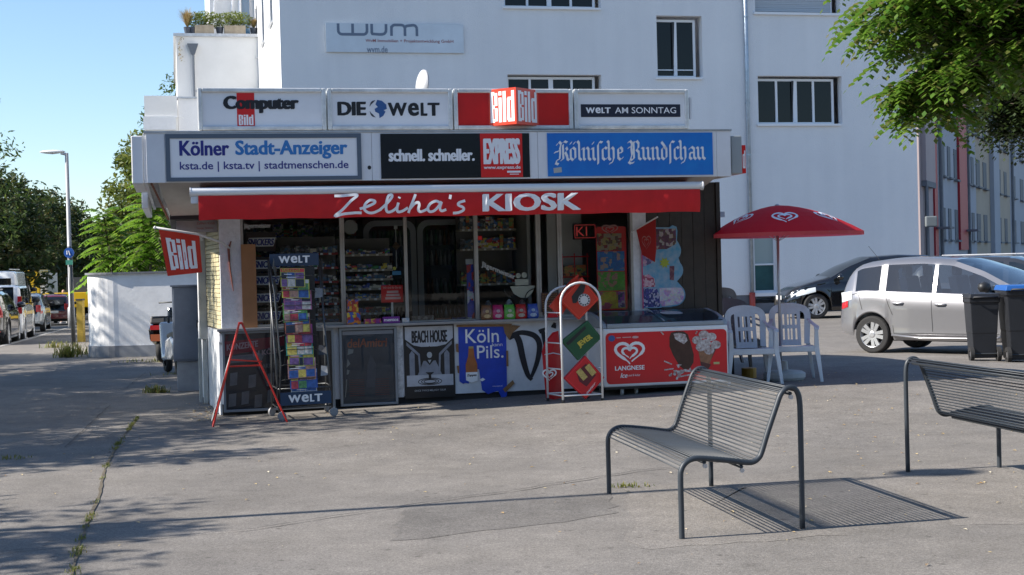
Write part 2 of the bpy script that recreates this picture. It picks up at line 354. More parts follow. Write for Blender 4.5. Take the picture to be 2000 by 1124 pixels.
def heart(mb, cx, cz, w, h, y, lw, fn=None):
    """double-line heart swirl"""
    def hp(k, a0, a1):
        pts = []
        for i in range(33):
            t = R(a0 + (a1 - a0) * i / 32)
            X = 16 * math.sin(t) ** 3 / 16; Z = (13 * math.cos(t) - 5 * math.cos(2 * t) - 2 * math.cos(3 * t) - math.cos(4 * t)) / 16
            pts.append((cx + X * w / 2 * k, cz + (Z + .1) * h / 2 * k))
        return pts
    n = 33
    mb.ribbon(hp(1.0, -172, 150), [lw * (1.0 if 3 < i < 29 else .45) for i in range(n)], y, fn=fn)
    mb.ribbon(hp(.52, -150, 172), [lw * .8 * (1.0 if 3 < i < 29 else .45) for i in range(n)], y - .0005, fn=fn)
def arc(cx, cz, r, a0, a1, n=8): return [(cx + r * math.cos(R(a0 + (a1 - a0) * i / n)), cz + r * math.sin(R(a0 + (a1 - a0) * i / n))) for i in range(n + 1)]
def rrect(x0, x1, z0, z1, r, n=5):
    return arc(x1 - r, z0 + r, r, -90, 0, n) + arc(x1 - r, z1 - r, r, 0, 90, n) + arc(x0 + r, z1 - r, r, 90, 180, n) + arc(x0 + r, z0 + r, r, 180, 270, n)
def framebox(mb, x0, x1, z0, z1, t, y0, y1, tb=None):
    """four bars butted end to end"""
    tb = tb or t
    mb.box(x0, x0 + t, y0, y1, z0, z1); mb.box(x1 - t, x1, y0, y1, z0, z1)
    mb.box(x0 + t, x1 - t, y0, y1, z1 - t, z1); mb.box(x0 + t, x1 - t, y0, y1, z0, z0 + tb)
def wall_holes(mb, x0, x1, z0, z1, holes, y0, depth):
    """wall face at y0 with reveals going back by depth"""
    xs = sorted(set([x0, x1] + [h[0] for h in holes] + [h[1] for h in holes])); zs = sorted(set([z0, z1] + [h[2] for h in holes] + [h[3] for h in holes]))
    for i in range(len(xs) - 1):
        for j in range(len(zs) - 1):
            cx, cz = (xs[i] + xs[i + 1]) / 2, (zs[j] + zs[j + 1]) / 2
            if any(h[0] < cx < h[1] and h[2] < cz < h[3] for h in holes): continue
            mb.quad((xs[i], y0, zs[j]), (xs[i + 1], y0, zs[j]), (xs[i + 1], y0, zs[j + 1]), (xs[i], y0, zs[j + 1]))
    for (a, b, c, d) in holes:
        y1 = y0 + depth
        mb.quad((a, y0, c), (a, y1, c), (a, y1, d), (a, y0, d)); mb.quad((b, y0, c), (b, y0, d), (b, y1, d), (b, y1, c))
        mb.quad((a, y0, d), (a, y1, d), (b, y1, d), (b, y0, d)); mb.quad((a, y0, c), (b, y0, c), (b, y1, c), (a, y1, c))

# common materials
white_paint = mat('white_paint', (.74, .75, .76), .45, var=(3, .1), bump=(60, .05))
white_metal = mat('white_metal', (.72, .73, .75), .35, var=(2.5, .12), spec=.5)
alu = mat('brushed_aluminium', (.55, .56, .58), .35, .6, var=(8, .2))
dark_metal = mat('dark_metal', (.045, .05, .055), .45, .3)
black = mat('black_plastic', (.015, .016, .018), .5)
blackp = mat('black_print', (.012, .012, .015), .4)
whitep = mat('white_print', (.86, .86, .87), .4)
redp = mat('red_print', (.70, .012, .012), .35)
# ================================================================ GROUND
def struct(o, kind='structure'): o['kind'] = kind; return o
asphalt = asphalt_mat('asphalt', (.205, .189, .171), (.176, .164, .152))
asphalt_dark = asphalt_mat('asphalt_patch', (.165, .153, .140), (.148, .139, .130))
road_m = mat('road_asphalt', (.12, .118, .115), .85, bump=(200, .3, .004), var=(.8, .15), fine=(150, .25))
concrete_m = asphalt_mat('footing_concrete', (.228, .209, .188), (.190, .176, .162))
kerb_m = mat('kerb_stone', (.34, .33, .31), .8, bump=(80, .3), var=(4, .25))
def axis(lo, hi, step, extra):
    a = []; x = lo
    while x < hi: a.append(x); x += step
    a.append(hi); return sorted(set(a + extra))
us = axis(-12, 24, .8, [-700, -350, -180, -90, -50, -30, -20, 32, 45, 70, 110, 180, 350, 700, -4.63, -4.61]); vs_ = axis(-18, 46, .8, [-500, -200, -90, -50, -30, 55, 65, 80, 100, 130, 180, 260, 400, 700, 1200])
mb = MB(); nu = len(us)
for v in vs_:
    for u in us:
        p = kw(u, v); z = gk(u, v) if abs(v) < 180 and abs(u) < 200 else (gk(max(-199, min(199, u)), min(v, 180)) if True else 0)
        mb.v.append((p.x, p.y, z))
for j in range(len(vs_) - 1):
    for i in range(nu - 1):
        a = j * nu + i; mb.f.append((a, a + 1, a + 1 + nu, a + nu)); mb.m.append(1 if us[i] < -4.62 else 0)
struct(mb.build('ground', [asphalt, road_m], smooth=False))
def sheet(name, pts, mt, dz=.004, kind='structure', world_pts=True, cut=0):
    """a flat sheet draped just above the ground (world coordinates, convex)"""
    mb = MB(); n = len(pts); cx = sum(p[0] for p in pts) / n; cy = sum(p[1] for p in pts) / n
    rings = [1.0, .8, .6, .4, .2]
    vs = []
    for k in rings:
        for p in pts:
            x, y = cx + (p[0] - cx) * k, cy + (p[1] - cy) * k; vs.append((x, y, gw(x, y) + dz))
    vs.append((cx, cy, gw(cx, cy) + dz)); fs = []
    for r in range(len(rings) - 1):
        for i in range(n): fs.append((r * n + i, r * n + (i + 1) % n, (r + 1) * n + (i + 1) % n, (r + 1) * n + i))
    for i in range(n): fs.append(((len(rings) - 1) * n + i, (len(rings) - 1) * n + (i + 1) % n, len(vs) - 1))
    mb.add(vs, fs); o = mb.build(name, mt); struct(o, kind); return o
def jag(pts, n, a, seed):
    rr = random.Random(seed); out = []
    for i in range(len(pts)):
        p, q = pts[i], pts[(i + 1) % len(pts)]
        for k in range(n):
            t = k / n; out.append((p[0] + (q[0] - p[0]) * t + rr.uniform(-a, a), p[1] + (q[1] - p[1]) * t + rr.uniform(-a, a)))
    return out
# older patch of asphalt in the middle foreground, lighter concrete round the bench feet
sheet('asphalt_patch', jag([(-.72, 8.25), (.60, 8.95), (.66, 9.85), (-.75, 9.35)], 8, .035, 1), asphalt_dark, dz=.002)
sheet('concrete_footing', jag([(.62, 7.85), (1.82, 8.1), (1.66, 9.2), (1.50, 10.2), (.72, 10.0), (.70, 9.0)], 8, .05, 2), concrete_m, dz=.0016)
sheet('concrete_footing', jag([(2.55, 8.3), (3.9, 8.45), (3.75, 10.8), (2.45, 10.75)], 8, .06, 3), concrete_m, dz=.0016)
# cracks and tar seams
def crack(name, pts, w, mt, seed, dz=.012, wob=.02):
    rr = random.Random(seed); mb = MB(); P = []
    for a, b in zip(pts[:-1], pts[1:]):
        n = max(2, int(math.hypot(b[0] - a[0], b[1] - a[1]) / .16))
        for i in range(n):
            t = i / n; P.append((a[0] + (b[0] - a[0]) * t + rr.uniform(-wob, wob), a[1] + (b[1] - a[1]) * t + rr.uniform(-wob, wob)))
    P.append(pts[-1]); k = len(P)
    ws = [w * rr.uniform(.35, 1.3) for _ in P]
    mb.ribbon(P, ws, 0, fn=lambda x, y, z: (x, z, gw(x, z) + dz))
    return struct(mb.build(name, mt))
tar = mat('crack_dark', (.05, .047, .043), .9)
soil = mat('soil', (.12, .10, .07), .95, var=(30, .5), bump=(90, .5))
crack('pavement_crack', [(-1.6, 8.75), (-.9, 9.35), (.1, 10.1), (.9, 10.75), (1.6, 11.2)], .014, tar, 5)
crack('pavement_crack', [(-3.2, 8.1), (-1.6, 8.75)], .011, tar, 6)
crack('pavement_crack', [(-6.2, 17.6), (-5.4, 20.0), (-5.9, 23.0)], .012, tar, 14, wob=.01)
crack('pavement_crack', [(-4.15, 13.2), (-4.9, 17.4)], .011, tar, 15, wob=.01)
# the weedy expansion joint running away on the left
joint = [(-2.05, 6.4), (-2.35, 7.55), (-2.62, 8.6), (-2.95, 10.1), (-3.35, 11.7), (-3.75, 13.6), (-4.15, 15.8)]
crack('pavement_joint', joint, .022, soil, 12, dz=.006, wob=.006)
def along(pts, t):
    L = [math.hypot(b[0] - a[0], b[1] - a[1]) for a, b in zip(pts[:-1], pts[1:])]; d = t * sum(L)
    for (a, b), l in zip(zip(pts[:-1], pts[1:]), L):
        if d <= l: return (a[0] + (b[0] - a[0]) * d / l, a[1] + (b[1] - a[1]) * d / l)
        d -= l
    return pts[-1]
weed_m = leafmat('weed_green', [(.10, .14, .02), (.16, .17, .035), (.22, .19, .06), (.07, .12, .02)], .3)
def blade(mb, x, y, z, h, w, rr):
    a = rr.uniform(0, 2 * PI); lx, ly = math.cos(a), math.sin(a); b = rr.uniform(.25, 1.1) * h
    mb.add([(x - ly * w, y + lx * w, z), (x + ly * w, y - lx * w, z), (x + lx * b * .5 + ly * w * .7, y + ly * b * .5 - lx * w * .7, z + h * .7),
            (x + lx * b * .5 - ly * w * .7, y + ly * b * .5 + lx * w * .7, z + h * .7), (x + lx * b, y + ly * b, z + h)], [(0, 1, 2, 3), (3, 2, 4)])
mb = MB(); rr = random.Random(3)
clumps = [(rr.random() ** .9, rr.uniform(.012, .045), rr.randint(10, 40)) for _ in range(40)]
for t, s, n in clumps:
    if .42 < t < .47 or .62 < t < .66: continue
    cx, cy = along(joint, t)
    for _ in range(n):
        x, y = cx + rr.gauss(0, s * .45), cy + rr.gauss(0, s * 1.4); blade(mb, x, y, gw(x, y) + .004, rr.uniform(.008, .032), .003, rr)
for cx, cy, s, n, h in [(-4.38, 12.5, .12, 50, .04), (.78, 10.05, .07, 60, .035), (-4.75, 19.1, .07, 110, .12), (-5.15, 22.5, .25, 70, .06), (-6.3, 26.0, .35, 120, .1), (-8.75, 28.1, .10, 120, .25), (-7.75, 28.1, .2, 170, .24), (-7.1, 28.1, .3, 60, .1), (-10.6, 33.2, .15, 60, .2), (-8.9, 29.0, .15, 90, .3)]:
    for _ in range(n):
        x, y = rr.gauss(cx, s), rr.gauss(cy, s * .5); blade(mb, x, y, gw(x, y) + .004, rr.uniform(.3, 1) * h, .004 + h * .03, rr)
struct(mb.build('weeds', weed_m), 'stuff')
# fallen leaves and litter specks
litter_m = leafmat('dry_leaf', [(.42, .30, .12), (.55, .45, .25), (.30, .17, .06), (.6, .55, .42)], .1)
mb = MB()
for i in range(520):
    if i < 400: x, y = rr.uniform(-4.5, 6), 6 + 12 * rr.random() ** .8
    else: x, y = rr.gauss(3.4, 1.2), rr.uniform(9, 15.5)
    z = gw(x, y) + .006; s = rr.uniform(.006, .022); a = rr.uniform(0, PI); c, sn = math.cos(a) * s, math.sin(a) * s
    mb.add([(x - c, y - sn, z), (x + sn * .5, y - c * .5, z + s * .35), (x + c, y + sn, z + s * .15), (x - sn * .5, y + c * .5, z + s * .3)], [(0, 1, 2, 3)])
for i in range(70):
    u, v = rr.gauss(-.12, .1), rr.uniform(-.5, 1.8); p = kw(u, v); z = gk(u, v) + .008; s = rr.uniform(.01, .03); a = rr.uniform(0, PI); c, sn = math.cos(a) * s, math.sin(a) * s
    mb.add([(p.x - c, p.y - sn, z), (p.x + sn * .5, p.y - c * .5, z + s * .4), (p.x + c, p.y + sn, z + s * .2), (p.x - sn * .5, p.y + c * .5, z + s * .35)], [(0, 1, 2, 3)])
struct(mb.build('fallen_leaves', litter_m), 'stuff')
# kerb stones along the side street, each stone a piece of the kerb
kerb = WT('kerb', 'x', 'x'); del kerb['label']; del kerb['category']; struct(kerb)
me = None
for i in range(56):
    v0 = -4 + i * 1.5; a = kw(-4.60, v0 + .01); b = kw(-4.60, v0 + 1.49); z0, z1 = gw(a.x, a.y), gw(b.x, b.y)
    if me is None:
        mb = MB(); mb.box(-.15, 0, 0, 1.48, -.2, .012); o = mb.build('kerb_stone', kerb_m, kerb, bevel=.01); me = o
    else:
        o = me.copy(); COL.objects.link(o)
    za, zb = gk(-4.5, v0), gk(-4.5, v0 + 1.5)
    o.location = (a.x, a.y, za); o.rotation_euler = (math.atan2(zb - za, 1.5), 0, YAW)

# ================================================================ THE WHITE APARTMENT BUILDING
render_w = mat('render_wall', (.765, .767, .772), .85, bump=(28, .5, .02), var=(.35, .10, (.70, .708, .725)), fine=(4, .022), spec=.2, streak=True)
render_c = mat('render_wall_smooth', (.72, .72, .71), .85, bump=(50, .15), var=(.6, .1), spec=.2)
plinth_m = mat('plinth_grey', (.17, .18, .20), .85, var=(2, .2), bump=(60, .2))
pvc = mat('window_frame_white', (.76, .77, .79), .35)
pane_m = mat('window_pane_dark', (.006, .009, .010), .02, spec=.28, bump=(.35, .02, .05))
gutter_m = mat('zinc_pipe', (.38, .45, .52), .4, .5, var=(6, .2))
B = KT('apartment_building', 'large white rendered apartment building rising behind the kiosk with shaded front and sunlit left end', 'building', (12, 23, 0))
V = 23.0
door = (15.93, 16.62, .62, 2.9)
H = [(8.70, 11.42, 5.5, 6.90), (8.66, 11.46, 8.78, 10.2), (13.10, 14.47, 6.84, 8.60), (16.15, 18.79, 5.50, 6.90), (16.12, 18.79, 8.74, 10.2), door]
mb = MB(); wall_holes(mb, 2.465, 21.18, .55, 13, H, V, .28)
mb.cur = 0; mb.quad((2.465, V + 16, -.5), (2.465, V, -.5), (2.465, V, 13), (2.465, V + 16, 13)) if False else None
# left end with its three narrow window openings
holes = [(V + 2.6, V + 3.7, 8.75, 10.6), (V + 6.5, V + 7.6, 8.8, 10.6), (V + 10.0, V + 11.1, 8.8, 10.6)]
ys = sorted(set([V, V + 16] + [h[0] for h in holes] + [h[1] for h in holes])); zs = [-.8, 8.75, 8.8, 10.6, 13]
for i in range(len(ys) - 1):
    for j in range(len(zs) - 1):
        cy, cz = (ys[i] + ys[i + 1]) / 2, (zs[j] + zs[j + 1]) / 2
        if any(h[0] < cy < h[1] and h[2] < cz < h[3] for h in holes): continue
        mb.quad((2.465, ys[i], zs[j]), (2.465, ys[i + 1], zs[j]), (2.465, ys[i + 1], zs[j + 1]), (2.465, ys[i], zs[j + 1]))
for (a, b, c, d) in holes:
    x0, x1 = 2.465, 2.8
    mb.quad((x0, a, c), (x1, a, c), (x1, a, d), (x0, a, d)); mb.quad((x0, b, c), (x0, b, d), (x1, b, d), (x1, b, c)); mb.quad((x0, a, c), (x0, b, c), (x1, b, c), (x1, a, c)); mb.quad((x0, a, d), (x1, a, d), (x1, b, d), (x0, b, d))
mb.quad((2.465, V, 13), (21.18, V, 13), (21.18, V + 16, 13), (2.465, V + 16, 13))
mb.quad((2.465, V + 16, -.8), (21.18, V + 16, -.8), (21.18, V + 16, 13), (2.465, V + 16, 13))
P0 = (21.18, V); mb.quad((21.18, V, -.2), (22.1, V + 16, -.2), (22.1, V + 16, 13), (21.18, V, 13))
mb.build('wall', render_w, B)
mb = MB(); mb.box(2.6, 15.93, V + .03, V + .2, -.6, .55); mb.box(16.62, 21.1, V + .03, V + .2, -.6, .55); mb.box(15.93, 16.62, V + .03, V + .2, -.6, .3); mb.build('plinth', plinth_m, B)
for (a, b, c, d) in holes:
    w = MB(); framebox(w, 0, b - a, c, d, .07, 0, .06); M_ = [(2.78 + p[1], a + p[0], p[2]) for p in w.v]; w.v = M_; wo_ = w.build('window', pvc, B)
    w = MB(); w.quad((2.81, a, c), (2.81, b, c), (2.81, b, d), (2.81, a, d)); w.build('pane', pane_m, wo_)
    w = MB(); w.box(2.38, 2.8, a - .05, b + .05, c - .05, c); w.build('sill', alu, B)
def bwindow(parent, x0, x1, z0, z1, y, cols, sill=True, t=.07, tilt=None, rail=0):
    """white plastic window: outer frame, mullions, panes, sill"""
    w = MB(); framebox(w, x0, x1, z0, z1, t, y, y + .08)
    n = sum(cols); xs = [x0 + t + (x1 - x0 - 2 * t) * sum(cols[:i]) / n for i in range(len(cols) + 1)]
    for i, x in enumerate(xs[1:-1]):
        h = .065 if (len(cols) == 4 and i == 1) else (.05 if len(cols) == 2 else .032)
        w.box(x - h, x + h, y - .01, y + .07, z0 + t, z1 - t)
    if rail: w.box(x0 + t, x1 - t, y - .015, y - .011, z0 + rail, z0 + rail + .03)
    wo = w.build('window', pvc, parent)
    for i in range(len(cols)):
        g = MB(); a, b = xs[i] + (.03 if i else 0), xs[i + 1] - (.03 if i < len(cols) - 1 else 0)
        dx = .0
        g.quad((a, y + .035, z0 + t), (b, y + .035 + dx, z0 + t), (b, y + .035 + dx, z1 - t), (a, y + .035, z1 - t))
        g.build('pane', pane_m, wo)
    if sill:
        s = MB(); s.box(x0 - .06, x1 + .1, V - .07, y, z0 - .06, z0 - .002); s.build('sill', pvc, wo)
    return wo
bwindow(B, 8.70, 11.28, 5.5, 6.86, V + .2, [1, 1, 1, 1])
bwindow(B, 8.66, 11.34, 8.78, 10.2, V + .2, [1, 1, 1, 1])
bwindow(B, 13.10, 14.33, 6.84, 8.52, V + .2, [1, 1], rail=.22)
bwindow(B, 16.15, 18.62, 5.50, 6.84, V + .2, [1, 1, 1, 1])
# one casement of each of two windows stands tilted open: dark gap at the top
for (a, b, c, d) in [(13.62, 13.68, 7.0, 8.45), (17.28, 17.33, 5.6, 6.78)]:
    mb = MB(); mb.add([(a, V + .185, c), (b - .035, V + .185, c), (b + .02, V + .185, d), (a, V + .185, d)], [(0, 1, 2, 3)]); mb.build('casement_gap', black, B)
shut_m = mat('roller_shutter_grey', (.42, .45, .48), .5)
mb = MB(); framebox(mb, 16.12, 18.62, 8.74, 10.2, .06, V + .2, V + .28); w_ = mb.build('window', pvc, B)
mb = MB(); mb.box(16.06, 18.85, V - .07, V + .2, 8.67, 8.738); mb.build('sill', pvc, w_)
mb = MB()
for i in range(26): mb.box(16.18, 18.56, V + .16 + .006 * (i % 2), V + .19, 8.80 + i * .053, 8.80 + i * .053 + .049)
o = mb.build('shutter_slats', shut_m, w_); o['kind'] = 'stuff'
# ground-floor door with greenish glass
greeng = mat('green_glass', (.05, .12, .12), .06, spec=1.0, var=(1.2, .3))
greeng2 = mat('frosted_glass', (.32, .38, .37), .4)
mb = MB(); framebox(mb, 15.93, 16.62, .62, 2.9, .05, V + .12, V + .2); mb.box(15.98, 16.57, V + .11, V + .19, 1.40, 1.45); d_ = mb.build('door', pvc, B)
mb = MB(); mb.quad((15.98, V + .16, .67), (16.57, V + .16, .67), (16.57, V + .16, 1.42), (15.98, V + .16, 1.42)); mb.build('pane', greeng, d_)
mb = MB(); mb.quad((15.98, V + .16, 1.45), (16.57, V + .16, 1.45), (16.57, V + .16, 2.85), (15.98, V + .16, 2.85)); mb.build('pane', greeng2, d_)
mb = MB(); mb.box(15.85, 16.7, V - .08, V + .1, .5, .6); mb.build('sill', pvc, d_)
mb = MB(); mb.tube([(15.78, V - .07, 13), (15.80, V - .07, .62)], .06, 10); mb.build('downpipe', gutter_m, B, smooth=True)
mb = MB(); mb.tube([(15.80, V - .07, .62), (15.80, V - .07, -.1)], .085, 10); mb.build('downpipe_foot', mat('pipe_red', (.42, .06, .04), .5), B, smooth=True)
mb = MB()
for z in (2.3, 4.6, 6.1, 8.6): mb.lathe([(.075, -.02), (.075, .02)], 10, (15.79, V - .07, z))
mb.build('pipe_clip', gutter_m, B)
# WVM board
sb = KT('wall_sign', 'pale translucent company board with rounded grey letters high on the white wall', 'sign', (5.5, V - .05, 7.5))
mb = MB(); mb.box(3.68, 7.47, V - .06, V - .035, 7.47, 8.25); mb.build('board', mat('pale_board', (.60, .66, .72), .3, var=(1.2, .1)), sb)
greyt = mat('grey_lettering', (.13, .17, .24), .5)
mb = MB(); y = V - .064; lw = .075
z0, z1 = 7.92, 8.24
for (x0, wd) in ((4.02, .78),):
    mb.ribbon(arc(x0 + .1, z0 + .13, .1, 180, 270, 5) + arc(x0 + wd - .1, z0 + .13, .1, 270, 360, 5), lw, y); mb.box(x0 - .037, x0 + .037, y, y + .001, z0 + .13, z1); mb.box(x0 + wd - .037, x0 + wd + .037, y, y + .001, z0 + .13, z1); mb.box(x0 + wd / 2 - .037, x0 + wd / 2 + .037, y - .001, y, z0 + .03, z1)
x0 = 4.93; mb.ribbon([(x0, z0 + .07), (x0, z0 + .05), (x0 + .22, z0 + .035)] + arc(x0 + .28, z0 + .15, .11, 270, 360, 5), lw, y); mb.box(x0 - .037, x0 + .037, y, y + .001, z0 + .07, z1); mb.box(x0 + .355, x0 + .43, y, y + .001, z0 + .15, z1)
x0 = 5.47
mb.box(x0 - .037, x0 + .037, y, y + .001, z0, z1 - .05); mb.ribbon(arc(x0 + .1, z1 - .12, .1, 180, 90, 5) + arc(x0 + .27, z1 - .12, .1, 90, 0, 5), lw, y - .0005); mb.box(x0 + .333, x0 + .407, y, y + .001, z0, z1 - .12)
mb.ribbon(arc(x0 + .45, z1 - .12, .08, 180, 90, 5) + arc(x0 + .6, z1 - .12, .1, 90, 0, 5), lw, y - .001); mb.box(x0 + .663, x0 + .737, y, y + .001, z0, z1 - .12)
mb.build('lettering', greyt, sb)
mb = MB(); put_text(mb, 'WvM Immobilien + Projektentwicklung GmbH', 4.75, 7.18, 7.72, 7.83, y, .012); mb.build('lettering', mat('dull_red_lettering', (.30, .10, .10), .5), sb)
mb = MB(); put_text(mb, 'wvm.de', 4.78, 5.35, 7.46, 7.64, y, .01); mb.build('lettering', greyt, sb)

# rear wing with roof terrace, planters and penthouse
W = KT('terrace_building', 'pale lower wing with a roof terrace of planters left of the white building', 'building', (1, 33, 0))
mb = MB(); V2 = 33.0
mb.box(-.22, 2.6, V2, V2 + 12, -1.5, 9.46); mb.build('wall', render_c, W)
mb = MB(); mb.box(-.30, 2.7, V2 - .08, V2 + 12, 9.46, 9.56); mb.build('parapet_cap', alu, W)
mb = MB(); mb.box(-1.29, -.24, V2 - .6, V2 + 3, 4.5, 7.42); mb.build('balcony', render_c, W)
mb = MB(); mb.box(-1.33, -.24, V2 - .66, V2 + 3, 6.70, 6.74); mb.box(-1.33, -.30, V2 - .66, V2 - .61, 6.30, 6.70); mb.build('balcony_band', white_paint, W)
mb = MB(); mb.box(-.22, .42, V2 - .5, V2 - .02, 4.5, 7.34); mb.build('wall', render_w, W)
mb = MB(); mb.box(-.26, .46, V2 - .55, V2 - .01, 7.34, 7.40); mb.build('parapet_cap', alu, W)
mb = MB(); mb.box(.34, 2.6, V2 - .05, V2 - .005, 7.62, 7.68); mb.build('ledge', alu, W)
mb = MB(); mb.tube([(.32, V2 - .1, 9.0), (.32, V2 - .1, 7.1)], .045, 8); mb.add([(.14, V2 - .2, 9.2), (.50, V2 - .2, 9.2), (.50, V2 - .02, 9.2), (.14, V2 - .02, 9.2), (.26, V2 - .15, 8.85), (.38, V2 - .15, 8.85), (.38, V2 - .05, 8.85), (.26, V2 - .05, 8.85)], [(0, 1, 5, 4), (1, 2, 6, 5), (2, 3, 7, 6), (3, 0, 4, 7), (0, 3, 2, 1)]); mb.build('rain_hopper', mat('hopper_grey', (.10, .12, .15), .5), W)
mb = MB(); mb.box(.95, 2.6, V2 + 1.6, V2 + 8, 9.4, 13); mb.build('wall', render_w, W)
mb = MB(); mb.box(2.05, 2.30, V2 + 1.5, V2 + 1.595, 9.5, 12); mb.build('window', mat('blue_window', (.04, .12, .22), .08, spec=1), W)
mb = MB(); mb.tube([(.95, V2 + 1.45, 9.5), (1.15, V2 + 1.45, 11.2)], .03, 6); mb.tube([(1.55, V2 + 1.45, 9.5), (1.75, V2 + 1.45, 11.2)], .03, 6); mb.tube([(1.95, V2 + 1.45, 9.5), (1.98, V2 + 1.45, 12)], .05, 6); mb.build('glazing_bar', alu, W)
def bush(name, mt, c, rx, ry, rz, n, s, rnd, parent=None, stems=None, droop=0):
    mb = MB()
    for _ in range(n):
        while True:
            p = Vector((rnd.uniform(-1, 1), rnd.uniform(-1, 1), rnd.uniform(-1, 1)))
            if p.length < 1 and p.length > rnd.random() * .8: break
        q = Vector((c[0] + p.x * rx, c[1] + p.y * ry, c[2] + p.z * rz)); leafcard(mb, q, s * rnd.uniform(.6, 1.4), rnd)
    return mb.build(name, mt, parent)
def leafcard(mb, q, s, rnd, asp=.5):
    a = Vector((rnd.gauss(0, 1), rnd.gauss(0, 1), rnd.gauss(0, .8))).normalized(); b = a.cross(Vector((rnd.gauss(0, 1), rnd.gauss(0, 1), rnd.gauss(0, 1)))).normalized() * asp
    mb.add([q - a * s * .5, q + b * s * .35, q + a * s * .5, q - b * s * .35], [(0, 1, 2, 3)])
planter_m = mat('planter_wood', (.36, .30, .22), .7, var=(5, .3)); pot_m = mat('dark_pot', (.04, .05, .07), .5)
lush = leafmat('terrace_leaf', [(.07, .12, .015), (.16, .20, .03), (.05, .08, .015), (.22, .24, .05)], .3)
grassy = leafmat('terrace_grass', [(.28, .19, .08), (.34, .26, .12), (.16, .16, .05)], .3)
rnd = random.Random(11)
for i, (x, w, kind) in enumerate([(.72, .62, 'box'), (1.72, .70, 'box')]):
    t = KT('planter', ['wooden trough with bushy green plants on the terrace edge, nearer the left corner', 'wooden trough with bushy green plants on the terrace edge, next to the white wall'][i], 'planter', (x, V2 + .3, 9.56), 'planters on the roof terrace')
    mb = MB(); mb.box(x - w / 2, x + w / 2, V2 + .05, V2 + .45, 9.56, 9.86); mb.build('trough', planter_m, t, bevel=.01)
    for k in range(3): bush('plant', lush, (x + (k - 1) * .28, V2 + .25, 10.05 + .05 * (k % 2)), .33, .3, .28, 430, .09, rnd, t)
for i, x in enumerate((.17, .36, 1.22, 2.35)):
    lab = ['small dark pot of tall dry grass on the left terrace corner', 'small dark pot between grass and left trough', 'small dark pot standing between the two wooden troughs', 'small dark pot with reddish plant against the white wall'][i]
    t = KT('plant_pot', lab, 'plant pot', (x, V2 + .2, 9.56), 'pots on the roof terrace')
    mb = MB(); mb.lathe([(.09, 9.56), (.13, 9.80), (.11, 9.80)], 12, (x, V2 + .2, 0)); mb.build('pot', pot_m, t)
    if i in (0, 3): 
        mb = MB()
        for _ in range(520):
            a = rnd.uniform(0, 2 * PI); h = rnd.uniform(.4, 1.0) * (.75 if i == 0 else .4); b = rnd.uniform(.05, .42) * (1 if i == 0 else .6); q = Vector((x, V2 + .2, 9.78))
            e1 = q + Vector((math.cos(a) * b * .35, math.sin(a) * b * .35, h * .6)); e2 = q + Vector((math.cos(a) * b, math.sin(a) * b, h * rnd.uniform(.7, 1)))
            s_ = Vector((-math.sin(a), math.cos(a), 0)) * .008
            mb.add([q - s_, q + s_, e1 + s_, e1 - s_, e2], [(0, 1, 2, 3), (3, 2, 4)])
        for _ in range(160 if i == 0 else 0):
            q = Vector((x - .25 + rnd.gauss(0, .05), V2 + rnd.uniform(-.1, .5), 9.6 - rnd.random() * 1.1)); leafcard(mb, q, .09, rnd)
        mb.build('plant', grassy, t)
    else: bush('plant', lush, (x, V2 + .2, 9.9), .12, .12, .1, 60, .07, rnd, t)

# ================================================================ THE SIDE STREET ROW ON THE RIGHT
th = R(24.8); RD = Vector((math.sin(th), math.cos(th), 0)); RP = Vector((19.1, 65.0, 0))
def row_t(px): r = (px - 1000) / 2810.0; return (65 * r - 19.1) / (.4194 - .9078 * r)
rowz = math.atan2(RD.y, RD.x)
def row_thing(name, label, t0, t1, mt, z1=14, group='houses in the side street'):
    e = WT(name, label, 'house', RP + RD * t0 + Vector((0, 0, 0)), rowz, group); e['t0'] = t0
    mb = MB(); mb.box(0, t1 - t0, 0, 8, -1.5, z1); mb.build('wall', mt, e); return e
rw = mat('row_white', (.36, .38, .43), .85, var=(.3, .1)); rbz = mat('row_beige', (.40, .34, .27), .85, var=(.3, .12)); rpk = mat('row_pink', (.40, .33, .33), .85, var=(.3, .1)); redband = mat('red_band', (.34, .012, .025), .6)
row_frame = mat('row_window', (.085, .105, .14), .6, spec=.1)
def rwin(e, px, w, zs=(2.3, 5.3, 8.1, 10.9), h=1.5):
    t = row_t(px) - e['t0']
    for z in zs:
        m_ = MB(); m_.box(t - w / 2, t + w / 2, -.03, .0, z, z + h); wn = m_.build('window', row_frame, e)
        m_ = MB(); m_.box(t - w / 2 - .1, t + w / 2 + .1, -.2, -.031, z - .1, z - .01); m_.build('sill', plinth_m, wn)
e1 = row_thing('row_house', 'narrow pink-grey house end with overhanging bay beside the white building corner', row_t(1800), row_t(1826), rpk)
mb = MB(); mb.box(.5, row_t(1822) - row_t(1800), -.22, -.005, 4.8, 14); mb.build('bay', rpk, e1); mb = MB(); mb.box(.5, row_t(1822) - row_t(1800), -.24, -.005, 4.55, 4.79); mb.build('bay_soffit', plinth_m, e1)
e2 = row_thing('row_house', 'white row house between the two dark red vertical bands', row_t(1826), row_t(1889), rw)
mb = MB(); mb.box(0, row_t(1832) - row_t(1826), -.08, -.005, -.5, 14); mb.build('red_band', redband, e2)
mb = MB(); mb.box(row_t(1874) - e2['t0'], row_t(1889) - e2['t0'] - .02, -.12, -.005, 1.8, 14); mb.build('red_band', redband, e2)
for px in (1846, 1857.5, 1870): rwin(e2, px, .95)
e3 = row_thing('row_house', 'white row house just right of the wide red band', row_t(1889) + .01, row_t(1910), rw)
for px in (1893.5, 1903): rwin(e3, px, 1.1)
e4 = row_thing('row_house', 'beige row house with a pale projecting stair tower', row_t(1910) + .01, row_t(1976), rbz)
